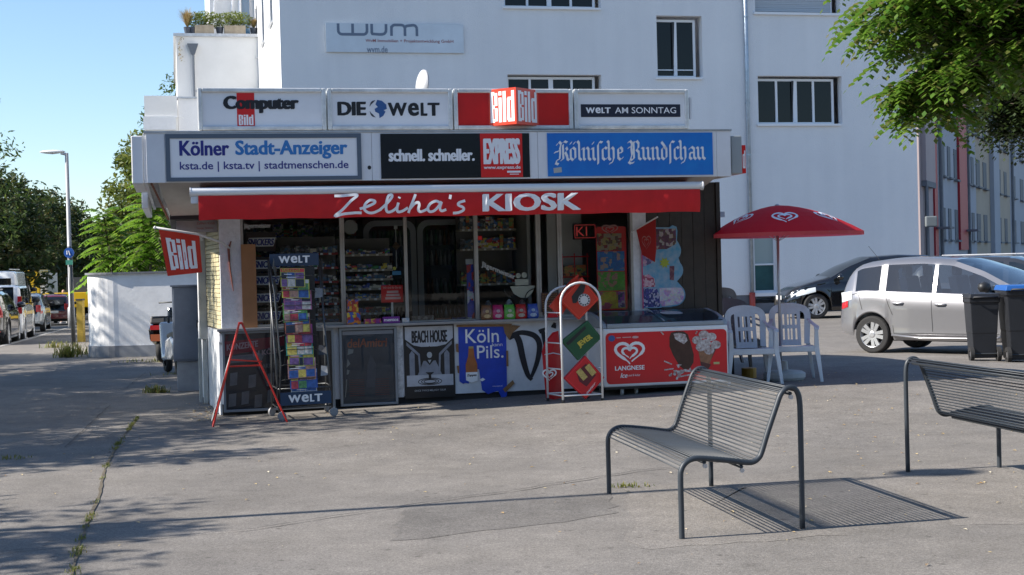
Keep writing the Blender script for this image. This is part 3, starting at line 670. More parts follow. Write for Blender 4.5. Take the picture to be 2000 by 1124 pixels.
for px in (1914, 1927, 1955, 1967): rwin(e4, px, 1.6)
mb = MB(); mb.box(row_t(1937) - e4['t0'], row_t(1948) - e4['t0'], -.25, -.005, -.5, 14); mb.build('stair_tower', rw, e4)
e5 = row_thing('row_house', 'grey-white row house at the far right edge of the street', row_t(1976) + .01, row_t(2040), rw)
for px in (1983, 1999, 2015): rwin(e5, px, 2.4)
for px, e, tt in ((1808, e1, 'drainpipe'), (1837, e2, 'drainpipe'), (1891, e3, 'drainpipe'), (1978, e5, 'drainpipe')):
    mb = MB(); t = row_t(px) - e['t0']; mb.tube([(max(.1, t), -.12, 14), (max(.1, t), -.12, -.5)], .09, 6); mb.build(tt, plinth_m, e)
for i, px in enumerate((1834, 1890)):
    e = (e2, e3)[i]; t = row_t(px) - e['t0']; mb = MB(); mb.box(t - 1.0, t + .3, -.7, -.13, 2.75, 2.85); mb.build('door_canopy', plinth_m, e)
# box sign on a post by the building corner
t = WT('box_sign', 'grey box sign on a post beyond the corner of the white building', 'sign', (18.0, 61.5, 0), 0)
mb = MB(); mb.box(-.25, .25, 0, .2, 2.78, 3.24); mb.build('box', mat('box_grey', (.16, .18, .19), .5), t, bevel=.05); mb = MB(); mb.tube([(-.1, .3, -.1), (-.1, .3, 4.6)], .05, 8); mb.build('post', plinth_m, t)

# ================================================================ WHITE GARDEN WALL, CABINET, POSTS ON THE LEFT
t = KT('garden_wall', 'white plastered boundary wall with rounded left end and grey base left of the kiosk', 'wall', (-1.9, 12.6, 0))
mb = MB(); th_ = -.2
path = [(-2.02, 24.0), (-2.02, 13.3)] + [(-2.02 + .5 - .5 * math.cos(R(a)), 13.3 - .5 * math.sin(R(a))) for a in range(10, 91, 10)] + [(-.5, 12.62), (3.0, 12.3)]
def wall_along(path, z0, z1, w, mt, name, zz=None):
    mb = MB(); k = len(path); vs = []
    for i, p in enumerate(path):
        a = path[max(0, i - 1)]; b = path[min(k - 1, i + 1)]; d = Vector((b[0] - a[0], b[1] - a[1])).normalized(); n = Vector((-d.y, d.x)) * w / 2
        g = gk(p[0], p[1]) * .6
        for (sx, z) in ((-1, z0), (1, z0), (1, z1), (-1, z1)): vs.append((p[0] + n.x * sx, p[1] + n.y * sx, z))
    fs = []
    for i in range(k - 1):
        for j in range(4): fs.append((i * 4 + j, i * 4 + (j + 1) % 4, (i + 1) * 4 + (j + 1) % 4, (i + 1) * 4 + j))
    fs += [(0, 1, 2, 3), tuple((k - 1) * 4 + j for j in (3, 2, 1, 0))]
    mb.add(vs, fs); return mb.build(name, mt, t)
wallw = mat('garden_wall_white', (.84, .84, .84), .8, var=(.7, .07), bump=(20, .2), fine=(6, .05))
wall_along(path, .22, 1.60, .22, wallw, 'wall'); wall_along(path, -.5, .219, .26, mat('wall_base_grey', (.27, .28, .30), .85, var=(2, .3)), 'base'); wall_along(path, 1.602, 1.64, .32, plinth_m, 'coping')
CA = (-.42, 3.9)
t = KT('utility_cabinet', 'tall flat grey utility cabinet on a pale base beside the kiosk', 'cabinet', (CA[0] + .2, CA[1], 0))
cab = mat('cabinet_grey', (.17, .20, .255), .6, var=(3, .2), bump=(120, .2)); cabb = mat('cabinet_base', (.36, .38, .41), .8, var=(4, .2), bump=(60, .3))
mb = MB(); mb.box(-.46, -.16, 3.75, 4.0, -.05, .40); mb.build('base', cabb, t, bevel=.008)
mb = MB(); mb.box(-.50, -.14, 3.70, 4.04, .402, 1.40); mb.build('body', cab, t, bevel=.01)
mb = MB(); mb.box(-.48, -.16, 3.685, 3.699, .43, 1.37); mb.build('door', cab, t, bevel=.004)
mb = MB(); mb.box(-.52, -.12, 3.68, 4.06, 1.401, 1.425); mb.build('lid', cab, t); mb = MB(); mb.box(-.19, -.175, 3.67, 3.684, .85, .95); mb.build('lock', dark_metal, t)
p = (-10.3, 33.7)
t = WT('sign_post', 'dark slim post carrying a round blue sign and a small green plate', 'sign post', (p[0], p[1], gw(*p)))
mb = MB(); mb.tube([(0, 0, -.1), (-.03, 0, 2.35)], .05, 10); mb.build('post', dark_metal, t, smooth=True)
mb = MB(); mb.lathe([(.0, 0), (.12, 0), (.12, .012), (.0, .012)], 24, M=Matrix.Rotation(R(90), 4, 'X'), c=(-.03, -.06, 2.2)); mb.build('sign_disc', mat('sign_blue', (.02, .09, .35), .4), t)
mb = MB(); mb.tube([(-.03, -.078, 2.25), (-.0, -.078, 2.14)], .010, 6); mb.tube([(-.07, -.078, 2.25), (-.07, -.078, 2.16)], .010, 6); mb.build('symbol', whitep, t)
mb = MB(); mb.box(-.11, .05, -.07, -.055, 1.92, 2.03); mb.build('plate', mat('sign_green', (.05, .24, .18), .4), t)
p = (-11.3, 37.4)
t = WT('yellow_post', 'ochre yellow post box at the left end of the white wall', 'post', (p[0] + .05, p[1], gw(*p)))
mb = MB(); mb.box(-.06, .1, -.1, .1, -.1, 1.08); mb.build('body', mat('ochre', (.35, .24, .03), .6), t, bevel=.01); mb = MB(); mb.box(-.07, .11, -.11, .11, 1.081, 1.12); mb.build('cap', dark_metal, t)
def lamp(x, y, H, label, arm=-.55, r=.065):
    t = WT('street_lamp', label, 'street lamp', (x, y, gw(x, y)))
    mb = MB(); mb.tube([(0, 0, -.1), (0, 0, .9), (0, 0, .95), (0, 0, H)], [r * 1.5, r * 1.5, r, r * .7], 10); mb.build('pole', mat('lamp_pole', (.30, .31, .33), .5, .3), t, smooth=True)
    mb = MB(); mb.tube([(0, 0, H - .06), (arm * .25, 0, H + .0)], r * .6, 8); mb.build('arm', alu, t)
    mb = MB(); n = 14; prof = []
    M_ = Matrix.Translation((arm * .62, 0, H + .03))
    mb.lathe([(.01, -.07), (.5, -.04), (.9, .0), (1, .03), (.8, .08), (.4, .11), (.01, .12)], 18, M=M_ @ Matrix.Diagonal((abs(arm) * .58, .19, 1.0, 1))); mb.build('lamp_head', mat('lamp_head', (.62, .64, .66), .4), t, smooth=True)
    return t
lamp(-18.4, 60.0, 7.35, 'tall grey street lamp with flat curved head standing far along the side street', -.95, .10)
lamp(-5.6, 8.45, 7.0, 'slim street lamp just outside the left edge casting a thin shadow', -.6, .045)
# ================================================================ TREES
bark = mat('bark', (.13, .105, .08), .9, var=(6, .4), bump=(14, .8, .03))
def limbs(mb, base, H, r, rnd, n=9, spread=.35, lean=(0, 0), z0=.35):
    """tapered trunk and limbs; returns limb ends"""
    P = []; x, y, z = base
    for i in range(7):
        k = i / 6; P.append((x + lean[0] * k * k + rnd.gauss(0, .02 * H * .3), y + lean[1] * k * k + rnd.gauss(0, .02 * H * .3), z + H * .85 * k))
    mb.tube(P, [r * (1.25 if i == 0 else 1 - .8 * i / 6) for i in range(7)], 9)
    ends = [Vector(P[-1])]
    for i in range(n):
        k = z0 + (.95 - z0) * i / n; q = Vector(P[min(6, int(k * 6))]).lerp(Vector(P[min(6, int(k * 6) + 1)]), k * 6 % 1)
        a = i * 2.4 + rnd.uniform(-.5, .5); L = spread * H * rnd.uniform(.7, 1.15) * (1.15 - .6 * k); up = rnd.uniform(.25, .7)
        e = q + Vector((math.cos(a) * L, math.sin(a) * L, L * up)); mid = q.lerp(e, .5) + Vector((0, 0, L * .08))
        mb.tube([q, mid, e], [r * .42 * (1 - .6 * k), r * .25 * (1 - .5 * k), r * .08], 6); ends += [e, mid]
        for _ in range(2):
            a2 = a + rnd.uniform(-.9, .9); f = mid + Vector((math.cos(a2) * L * .45, math.sin(a2) * L * .45, L * rnd.uniform(.1, .5))); mb.tube([mid, f], [r * .15, r * .04], 5); ends.append(f)
    return ends
def leafy(mb, ends, n, rad, s, rnd, asp=.5, flat=.7):
    tot = len(ends)
    for e in ends:
        cl = [(e + Vector((rnd.gauss(0, rad * .5), rnd.gauss(0, rad * .5), rnd.gauss(0, rad * .4))), rnd.uniform(.35, .8) * rad) for _ in range(3)]
        for _ in range(n // tot):
            c, rr_ = rnd.choice(cl); d = Vector((rnd.gauss(0, 1), rnd.gauss(0, 1), rnd.gauss(0, flat))); d = d.normalized() * rr_ * rnd.random() ** .45
            leafcard(mb, c + d, s * rnd.uniform(.6, 1.4), rnd, asp)
def tree(label, x, y, H, mt, seed, n=9000, rad=None, s=.16, r=None, spread=.36, name='street_tree', group=None, lean=(0, 0), z0=.35, nl=10, asp=.5):
    rnd = random.Random(seed); t = WT(name, label, 'tree', (x, y, gw(x, y) - .05), 0, group)
    mb = MB(); ends = limbs(mb, (0, 0, 0), H, r or H * .028, rnd, nl, spread, lean, z0); mb.build('trunk', bark, t, smooth=True)
    mb = MB(); leafy(mb, ends, n, rad or H * .13, s, rnd, asp); mb.build('crown', mt, t); return t
lf_dark = leafmat('leaf_dark', [(.020, .042, .010), (.034, .062, .014), (.045, .070, .016), (.075, .065, .02)], .3)
lf_mid = leafmat('leaf_mid', [(.028, .062, .012), (.048, .092, .016), (.075, .11, .02), (.035, .068, .012)], .38)
lf_bright = leafmat('leaf_bright', [(.09, .21, .015), (.13, .26, .022), (.17, .29, .035), (.07, .15, .015)], .5)
lf_near = leafmat('leaf_near', [(.045, .125, .012), (.075, .17, .018), (.12, .20, .03), (.05, .13, .015), (.16, .15, .05)], .45, .4)
G1 = 'street trees along the side street on the left'
far = [(-75, 64, 7.2, lf_dark, 'large dark street tree at the left edge above the parked vans'), (40, 88, 7.8, lf_dark, 'dark street tree second from the left edge behind the tall white van'),
       (95, 95, 7.6, lf_dark, 'dark street tree directly behind the cab of the yellow truck'), (140, 105, 6.3, lf_mid, 'mid green tree directly behind the lamp post'),
       (190, 100, 5.4, lf_mid, 'low tree just right of the street lamp behind the feathery sapling'), (250, 98, 5.6, lf_mid, 'low mid green tree behind the right half of the feathery sapling'), (300, 92, 7, lf_dark, 'dark tree behind the sapling next to the kiosk'),
       (10, 104, 8.8, lf_dark, 'tall dark tree at the far left behind the others'), (50, 118, 8.8, lf_mid, 'tallest mid green tree closing the side street'), (160, 122, 6.8, lf_dark, 'dark tree farthest up the side street'), (345, 112, 8.5, lf_dark, 'dark tree mostly hidden by the left end of the kiosk')]
far = [((px - 1000) / 2810 * y, y, H, mt, lab) for px, y, H, mt, lab in far]
for i, (x, y, H, mt, lab) in enumerate(far): tree(lab, x, y, H * 1.04, mt, 40 + i, n=15000, s=.34, rad=H * .17, spread=.42, group=G1, z0=.08, nl=15)
tree('tall yellow-green tree partly hidden behind the left end of the kiosk roof', -13.7, 56, 8.6, leafmat('leaf_yellowish', [(.05, .09, .012), (.085, .12, .02), (.12, .14, .03), (.05, .08, .015)], .4), 61, n=17000, s=.24, rad=.95, spread=.19, name='background_tree', nl=12, z0=.2)
tree('bushy green tree peeking above the low balcony wing', -14.2, 64, 11.2, lf_mid, 62, n=11000, s=.24, rad=1.1, spread=.22, name='background_tree')
tree('dark bush behind the garden wall next to the kiosk', -8.6, 45, 3.6, lf_dark, 63, n=7000, s=.13, rad=.8, spread=.45, name='background_bush', z0=.05, nl=9)
tree('dark low bush beyond the wall below the feathery sapling', -10.9, 47, 3.4, lf_dark, 65, n=7000, s=.13, rad=.8, spread=.5, name='background_bush', z0=.05, nl=9)
# feathery tree-of-heaven sapling
def frond(mb, q, d, L, n, ls, rnd, droop=.5, lw=.24, hang=.25):
    """pinnate leaf: arching rachis with pairs of leaflets"""
    side = d.cross(Vector((0, 0, 1))); side = side.normalized() if side.length > .1 else Vector((1, 0, 0))
    pts = [q + d * L * t + Vector((0, 0, -droop * L * t * t)) for t in [i / n for i in range(n + 1)]]
    for i in range(1, n + 1):
        p = pts[i]; t = (pts[i] - pts[i - 1]).normalized(); sz = ls * (1 - .45 * (i / n)) * rnd.uniform(.85, 1.1)
        for sg in ((-1, 1) if i < n else (0,)):
            dd = (side * sg + t * .45 + Vector((0, 0, -hang + rnd.uniform(-.1, .1)))).normalized() if sg else t
            wv = dd.cross(Vector((0, 0, 1))); wv = (wv.normalized() if wv.length > .05 else side) * sz * lw
            mb.add([p, p + dd * sz * .45 + wv, p + dd * sz, p + dd * sz * .45 - wv], [(0, 1, 2, 3)])
    return pts
t = WT('tree_of_heaven', 'bright feathery sapling with long pinnate fronds behind the white wall', 'tree', (-7.7, 30.6, -.05))
rnd = random.Random(5); tr = MB(); cr = MB()
for (bx, by, H, ln) in ((0, 0, 3.75, (.1, 0)), (.75, .3, 3.3, (.35, 0)), (-.85, .4, 3.0, (-.2, 0)), (1.35, -.1, 2.9, (.3, 0)), (-.3, .8, 3.1, (0, 0))):
    P = [(bx + ln[0] * k * k, by, H * k * .97) for k in [i / 6 for i in range(7)]]; tr.tube(P, [.05 - .037 * i / 6 for i in range(7)], 7)
    n = int(16 * H)
    for i in range(n):
        k = .50 + .50 * i / n; q = Vector((bx + ln[0] * k * k, by, H * k)); a = i * 2.4 + rnd.uniform(-.3, .3); up = -.05 + 1.0 * max(0, k - .62) * 2.2 + rnd.uniform(0, .35)
        L = rnd.uniform(.55, .9) * (1.12 - .45 * max(0, k - .6) / .4)
        d = Vector((math.cos(a), math.sin(a), up)).normalized(); pp = frond(cr, q, d, L, 11, .24, rnd, .55, .22, .45); tr.tube(pp[::3], .006, 3)
tr.build('trunk', bark, t, smooth=True); cr.build('crown', lf_bright, t)
# the near tree whose branches hang into the upper right corner
t = WT('robinia_tree', 'near robinia-like tree with pinnate leafy branches hanging into the upper right corner', 'tree', (5.6, 9.2, .1))
rnd = random.Random(21); tr = MB(); cr = MB(); base = Vector((5.6, 9.2, .1))
tr.tube([(0, 0, 0), (.05, 0, 1.8), (-.1, -.1, 3.2), (-.3, 0, 4.6), (-.2, .2, 6.2)], [.2, .16, .14, .1, .05], 10)
def spray_branch(a, b, sag, nfr, L, r=.03, spread=.28, dens=1.0):
    a, b = Vector(a), Vector(b); P = []
    for i in range(9):
        k = i / 8; p = a.lerp(b, k); p.z += sag * 4 * k * (1 - k) - 0; P.append(p)
    tr.tube([p - base for p in P], [r * (1 - .85 * i / 8) for i in range(9)], 6)
    for i in range(nfr):
        k = .25 + .75 * rnd.random() ** .8; j = min(7, int(k * 8)); q = P[j].lerp(P[j + 1], k * 8 - j)
        ang = rnd.uniform(0, 2 * PI); d0 = Vector((math.cos(ang), math.sin(ang), rnd.uniform(-.55, .35))); tw = q + d0 * rnd.uniform(.05, spread); 
        if rnd.random() < .35: tr.tube([q - base, tw - base], .004, 3)
        ang2 = ang + rnd.uniform(-1, 1); d = Vector((math.cos(ang2), math.sin(ang2), rnd.uniform(-.7, .15))).normalized()
        frond(cr, tw - base, d, L * rnd.uniform(.8, 1.35), 7, .080, rnd, .5, .33, .35)
top = (5.3, 9.2, 3.9)
for (bx, by, bz, s, n) in [(2.1, 8.4, 2.98, .3, 150), (2.35, 8.6, 2.82, .35, 190), (2.50, 8.1, 2.62, .3, 190), (2.7, 8.5, 2.84, .3, 220), (2.95, 8.5, 2.68, .2, 220), (3.0, 7.9, 2.72, .2, 220),
                           (2.15, 7.9, 3.05, .3, 150), (2.4, 8.9, 3.1, .3, 200), (2.45, 8.3, 2.95, .3, 200), (2.8, 9.1, 3.0, .2, 200), (3.3, 8.4, 3.0, .2, 200), (2.7, 7.8, 2.95, .2, 170), (3.2, 8.1, 2.75, .1, 170), (3.5, 9.4, 3.3, .1, 200), (3.1, 8.8, 3.2, .1, 200), (2.0, 8.6, 3.3, .3, 120), (2.3, 8.2, 3.3, .3, 150), (3.0, 8.6, 2.85, .1, 220), (3.2, 8.6, 2.75, .1, 220), (2.85, 8.3, 2.78, .1, 200), (3.35, 8.9, 2.9, .1, 220), (2.9, 9.0, 2.9, .1, 180)]:
    spray_branch(top, (bx + .08, by, bz), s, int(n * 2.1), .20)
for i in range(26):
    a = rnd.uniform(0, 2 * PI); rr_ = rnd.uniform(.8, 3.2); bz = rnd.uniform(3.4, 6.5); spray_branch((5.4, 9.3, 3.6 + rnd.random() * 2), (5.9 + rr_ * math.cos(a), 9.8 + rr_ * math.sin(a), bz), .3, 150, .22)
# small tufts that hang lowest
for (x, y, z) in [(2.40, 8.5, 2.48), (2.46, 8.5, 2.40), (2.34, 8.4, 2.55)]: spray_branch((2.75, 8.5, 2.8), (x, y, z), .0, 60, .16, .008, .15)
tr.build('trunk', bark, t, smooth=True); cr.build('crown', lf_near, t)
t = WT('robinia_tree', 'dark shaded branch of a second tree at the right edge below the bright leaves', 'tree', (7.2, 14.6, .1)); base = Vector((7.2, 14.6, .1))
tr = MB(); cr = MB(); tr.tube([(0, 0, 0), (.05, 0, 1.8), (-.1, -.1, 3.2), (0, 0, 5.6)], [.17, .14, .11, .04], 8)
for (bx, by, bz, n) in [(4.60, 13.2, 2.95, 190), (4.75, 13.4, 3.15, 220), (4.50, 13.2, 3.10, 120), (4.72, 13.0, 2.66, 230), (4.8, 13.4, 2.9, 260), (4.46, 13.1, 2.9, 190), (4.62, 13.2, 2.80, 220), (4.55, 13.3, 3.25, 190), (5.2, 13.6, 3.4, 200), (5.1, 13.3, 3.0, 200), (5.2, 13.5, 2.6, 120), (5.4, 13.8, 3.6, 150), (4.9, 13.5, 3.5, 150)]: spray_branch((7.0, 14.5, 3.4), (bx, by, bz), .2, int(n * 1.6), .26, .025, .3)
tr.build('trunk', bark, t, smooth=True); cr.build('crown', leafmat('leaf_shade', [(.012, .022, .005), (.02, .035, .008), (.03, .05, .01)], .15), t)  # shade on this crown is put into darker leaf colours
# trees just outside the left edge whose shade falls across the pavement
GS = 'street trees just outside the left edge'
tree('street tree outside the left edge shading the nearest pavement', -9.4, 7.6, 5.4, lf_mid, 71, n=9000, s=.16, spread=.32, rad=.68, group=GS, nl=9, z0=.45)
tree('street tree outside the left edge shading the pavement before the kiosk', -12.6, 15.2, 8.2, lf_mid, 72, n=19000, s=.19, spread=.38, rad=1.1, group=GS, z0=.3)
tree('smaller street tree outside the left edge shading the pavement joint', -11.0, 11.6, 6.4, lf_mid, 77, n=14000, s=.17, spread=.34, rad=.8, group=GS, z0=.35)
tree('street tree outside the left edge between the kiosk and cabinet level', -13.2, 18.4, 8.0, lf_mid, 78, n=17000, s=.19, spread=.36, rad=1.0, group=GS, z0=.3)
tree('street tree outside the left edge level with the utility cabinet', -14.2, 21.5, 8.2, lf_mid, 73, n=19000, s=.19, spread=.38, rad=1.1, group=GS, z0=.3)
tree('street tree outside the left edge level with the white wall', -17.5, 26.0, 8.4, lf_mid, 74, n=19000, s=.19, spread=.27, rad=.95, group=GS, z0=.3)
tree('street tree outside the left edge beside the parked vans', -20, 38, 9.5, lf_mid, 75, n=11000, s=.2, spread=.4, rad=1.2, group=GS, z0=.25)
tree('street tree shading the parked cars farther up the side street', -21.5, 50, 9.5, lf_mid, 76, n=11000, s=.2, spread=.4, rad=1.2, group=GS, z0=.25)
# unseen trees and one house added behind the viewpoint for glass and paint to reflect
GB = 'trees behind the viewpoint reflected in the glass'
for i, (x, y, H) in enumerate([(-17, -30, 12), (-6, -34, 13), (4, -32, 12), (14, -31, 13), (24, -28, 12), (-28, -26, 11), (34, -24, 11)]):
    tree(['leafy tree behind the viewpoint, left of centre', 'tall leafy tree behind the viewpoint towards the left', 'leafy tree straight behind the viewpoint', 'leafy tree behind the viewpoint towards the right', 'leafy tree far to the right behind the viewpoint', 'leafy tree far to the left behind the viewpoint', 'outermost leafy tree at the right behind the viewpoint'][i], x, y, H, lf_mid, 80 + i, n=9000, s=.5, spread=.36, rad=2.1, group=GB, z0=.2, nl=12)
t = WT('reflection_house', 'plain unseen house added behind the viewpoint, darkened for the reflections', 'building', (0, -52, 0))
mb = MB(); mb.box(-45, 45, -10, 0, 0, 11); mb.build('wall', mat('reflection_house_dark', (.12, .11, .10), .85, var=(.3, .15)), t)  # unseen house, added with a darkened wall to keep window reflections dark
g0 = None
for i in range(22):
    for k in range(3):
        if g0 is None:
            mb = MB(); mb.box(-.6, .6, .005, .05, 0, 1.5); g0 = mb.build('window', row_frame, t); o = g0
        else: o = g0.copy(); COL.objects.link(o)
        o.location = (-42 + i * 4, 0, 1.4 + k * 3)

# ================================================================ VEHICLES
carglass = mat('car_glass_dark', (.010, .013, .015), .04, spec=.9, var=(2.0, .5)); carglass_see = glassmat('car_glass_clear', (.84, .89, .90), 1.0, 1.75)
tyre_m = mat('tyre_rubber', (.018, .018, .019), .8, bump=(60, .3)); rim_m = mat('alloy_rim', (.58, .59, .61), .3, .7); rim_dark = mat('rim_shadow', (.02, .02, .022), .7)
under_m = mat('underbody', (.012, .012, .013), .8); lampred = mat('tail_lamp_red', (.45, .01, .015), .12, coat=1); lampclear = mat('head_lamp_clear', (.62, .66, .68), .08, spec=1, coat=1); chrome = mat('chrome_trim', (.7, .7, .72), .12, 1)
def lerp_tab(tab, x):
    if x <= tab[0][0]: return tab[0][1]
    for (a, b), (c, d) in zip(tab[:-1], tab[1:]):
        if x <= c: return b + (d - b) * (x - a) / (c - a)
    return tab[-1][1]
def smooth_tab(tab, x, h=.06): return (lerp_tab(tab, x - h) + 2 * lerp_tab(tab, x) + lerp_tab(tab, x + h)) / 4
def make_wheel(t, x, y, r, w, side, spokes, mrim=None):
    wb = MB(); M_ = Matrix.Translation((x, y, r)) @ Matrix.Rotation(R(90) * side, 4, 'X')
    wb.lathe([(r * .66, -w / 2), (r * .93, -w / 2), (r, -w * .36), (r, w * .36), (r * .95, w / 2 - .005), (r * .9, w / 2), (r * .68, w / 2)], 30, M=M_, cap=False)
    ty = wb.build('wheel', tyre_m, t, smooth=False)
    rb = MB(); rb.lathe([(r * .60, w * .2), (r * .67, w * .48), (r * .695, w * .5), (r * .695, w * .3)], 30, M=M_, cap=False); rb.cur = 1; rb.lathe([(0.0, w * .05), (r * .63, w * .05), (r * .63, w * .1)], 24, M=M_); rb.cur = 0
    for i in range(spokes):
        for s in ((-1, 1) if spokes < 7 else (0,)):
            a = 2 * PI * i / spokes; c = Matrix.Rotation(a, 4, 'Z')
            w0, w1 = r * .075, r * .105; o0, o1 = s * r * .06, s * r * .145
            pts = [(r * .10, o0 - w0, w * .44), (r * .10, o0 + w0, w * .44), (r * .64, o1 + w1, w * .47), (r * .64, o1 - w1, w * .47)]
            lo = [(p[0], p[1], w * .3) for p in pts]
            rb.add([M_ @ c @ Vector(p) for p in pts + lo], [(0, 3, 2, 1), (0, 1, 5, 4), (1, 2, 6, 5), (2, 3, 7, 6), (3, 0, 4, 7)])
    rb.lathe([(.0, w * .3), (r * .17, w * .3), (r * .17, w * .46), (r * .12, w * .49), (.0, w * .49)], 14, M=M_)
    rb.build('rim', [mrim or rim_m, rim_dark], ty)
    return ty
def car(name, label, cat, loc, rz, S, paint, group=None, detail=1):
    """x from the tail (0) to the nose (L); rows of the half section are lofted along x"""
    t = WT(name, label, cat, loc, rz, group); L = S['L']; rw, fw = S['wheels']; wr = S['wr']; ar = wr * 1.17
    step = L / 64 if detail else L / 40; xs = sorted(set([round(i * step, 4) for i in range(int(L / step) + 1)] + [L] + [round(w + ar * math.cos(R(a)), 4) for w in (rw, fw) for a in range(0, 181, 15)] + S.get('xs', [])))
    xs = [x for i, x in enumerate(xs) if i == 0 or x - xs[i - 1] > .004]
    def sec(x):
        top, belt, hw = smooth_tab(S['top'], x), smooth_tab(S['belt'], x), smooth_tab(S['hw'], x, .1)
        belt = min(belt, top - .01); bot = lerp_tab(S['bot'], x)
        for w in (rw, fw):
            if abs(x - w) < ar: bot = max(bot, wr + math.sqrt(max(0, ar * ar - (x - w) ** 2)))
        h = top - belt; tum = S.get('tum', .34); tw = hw - .03 - tum * max(0, h - .06); nearend = .0
        zl = max(bot + .01, bot + (belt - bot) * .28); zm = bot + (belt - bot) * .62
        rows = [(hw - .05, bot), (hw - .006, max(bot + .012, lerp_tab(S['bot'], x) + .10)) if bot < .5 else (hw + .006, bot + .012), (hw - .014, zl) if bot < .5 else (hw, bot + .03), (hw - .004, zm if bot < .5 else bot + (belt - bot) * .5), (hw - .022, belt - .03), (hw - .045, belt),
                (max(.05, tw + .02), belt + max(.0, h - .11) if h > .12 else belt + h * .4), (max(.04, tw - .04), belt + h * .82 if h < .2 else top - .035), (max(.03, tw * .62), top - .006), (0, top + .008)]
        return rows
    nr = 10; secs = [sec(x) for x in xs]
    def inside(x, rng): return any(a <= x <= b for a, b in rng)
    groups = {}
    for i in range(len(xs) - 1):
        xm = (xs[i] + xs[i + 1]) / 2
        h = smooth_tab(S['top'], xm) - smooth_tab(S['belt'], xm)
        for j in range(nr - 1):
            g = 'body'
            if j == 5 and inside(xm, S['sidewin']) and h > .16: g = 'side%d' % [k for k, (a, b) in enumerate(S['sidewin']) if a <= xm <= b][0]
            if j >= 7 and inside(xm, S['screen']): g = 'screen'
            if j in (1, 2, 3, 4) and S.get('doors') and inside(xm, S['doors']): g = 'door%d' % [k for k, (a, b) in enumerate(S['doors']) if a <= xm <= b][0]
            for sd in (1, -1):
                q = [(xs[i], secs[i][j][0] * sd, secs[i][j][1]), (xs[i + 1], secs[i + 1][j][0] * sd, secs[i + 1][j][1]), (xs[i + 1], secs[i + 1][j + 1][0] * sd, secs[i + 1][j + 1][1]), (xs[i], secs[i][j + 1][0] * sd, secs[i][j + 1][1])]
                if sd > 0: q = q[::-1]
                key = g + ('L' if sd > 0 else 'R') if g[:4] in ('side', 'door') else g
                groups.setdefault(key, MB()).quad(*q)
    for e in (0, -1):
        s = secs[e]; pts = [(xs[e], -p[0], p[1]) for p in s] + [(xs[e], p[0], p[1]) for p in s[-2::-1]]
        groups['body'].add(pts, [tuple(range(len(pts)))])
    for g, mb_ in groups.items():
        # weld
        key = {}; vs = []; idx = []
        for p in mb_.v:
            k = (round(p[0], 4), round(p[1], 4), round(p[2], 4))
            if k not in key: key[k] = len(vs); vs.append(p)
            idx.append(key[k])
        mb_.v = vs; fs = []
        for f in mb_.f:
            q = [];
            for i in f:
                if idx[i] not in q: q.append(idx[i])
            if len(q) > 2: fs.append(tuple(q))
        mb_.f = fs; mb_.m = [0] * len(fs)
        if g == 'body': mb_.build('body', paint, t, smooth=True)
        elif g == 'screen': mb_.build('windscreen', S.get('glass', carglass), t, smooth=True)
        elif g[:4] == 'side':
            mb_.build('window', S.get('glass', carglass), t, smooth=True)
        else: mb_.build('door', paint, t, smooth=True)
    u = MB(); u.box(.4, L - .35, -smooth_tab(S['hw'], L / 2) + .16, smooth_tab(S['hw'], L / 2) - .16, lerp_tab(S['bot'], L / 2) - .02, .5); u.build('underbody', under_m, t)
    # liners behind the wheels
    y0 = smooth_tab(S['hw'], L / 2) - .11
    for w in (rw, fw):
        for sd in (1, -1): make_wheel(t, w, sd * (smooth_tab(S['hw'], w) - .115), wr, .2, -sd, S.get('spokes', 5), S.get('rim'))
    def side_pt(x, z, sd=-1, out=.004):
        s = sec(x)
        for (a, b) in zip(s[:-1], s[1:]):
            if a[1] <= z <= b[1] and b[1] > a[1]: k = (z - a[1]) / (b[1] - a[1]); return (x, sd * (a[0] + (b[0] - a[0]) * k + out), z)
        return (x, sd * (s[1][0] + out), z)
    # seams between the doors, mirrors, handles
    if S.get('seams'):
        m_ = MB()
        for sd in (-1, 1):
            for line in S['seams']:
                P = []
                for (a, b) in zip(line[:-1], line[1:]):
                    for k in range(8): P.append((a[0] + (b[0] - a[0]) * k / 8, a[1] + (b[1] - a[1]) * k / 8))
                P.append(line[-1]); Q = [side_pt(x, z, sd, .003) for x, z in P]
                vs = []
                for k, q in enumerate(Q):
                    d = Vector(Q[min(k + 1, len(Q) - 1)]) - Vector(Q[max(k - 1, 0)]); n_ = Vector((-d.z, 0, d.x)); n_ = n_.normalized() * .004 if n_.length > 0 else Vector((.004, 0, 0)); vs += [tuple(Vector(q) - n_), tuple(Vector(q) + n_)]
                m_.add(vs, [(2 * k, 2 * k + 1, 2 * k + 3, 2 * k + 2) for k in range(len(Q) - 1)])
        m_.build('door_seams', black, t)
    for (x, z) in S.get('handles', []):
        for sd in (-1, 1):
            p = side_pt(x, z, sd, .012); m_ = MB(); m_.tube([(x - .09, p[1] - sd * .012, z), (x - .06, p[1] + sd * .012, z), (x + .06, p[1] + sd * .012, z), (x + .09, p[1] - sd * .012, z)], .014, 8); m_.build('handle', paint, t, smooth=True)
    for (x, z) in S.get('mirror', []):
        for sd in (-1, 1):
            p = side_pt(x, z - .05, sd, .02); m_ = MB(); M_ = Matrix.Translation((x, p[1] + sd * .12, z + .05)); m_.lathe([(.01, -.06), (.7, -.05), (1, 0), (.9, .06), (.4, .09), (.01, .1)], 12, M=M_ @ Matrix.Diagonal((.09, .12, 1, 1))); m_.tube([(x, p[1] - sd * .04, z - .03), (x, p[1] + sd * .08, z + .01)], .02, 6); m_.build('mirror', S.get('mirrorm', paint), t, smooth=True)
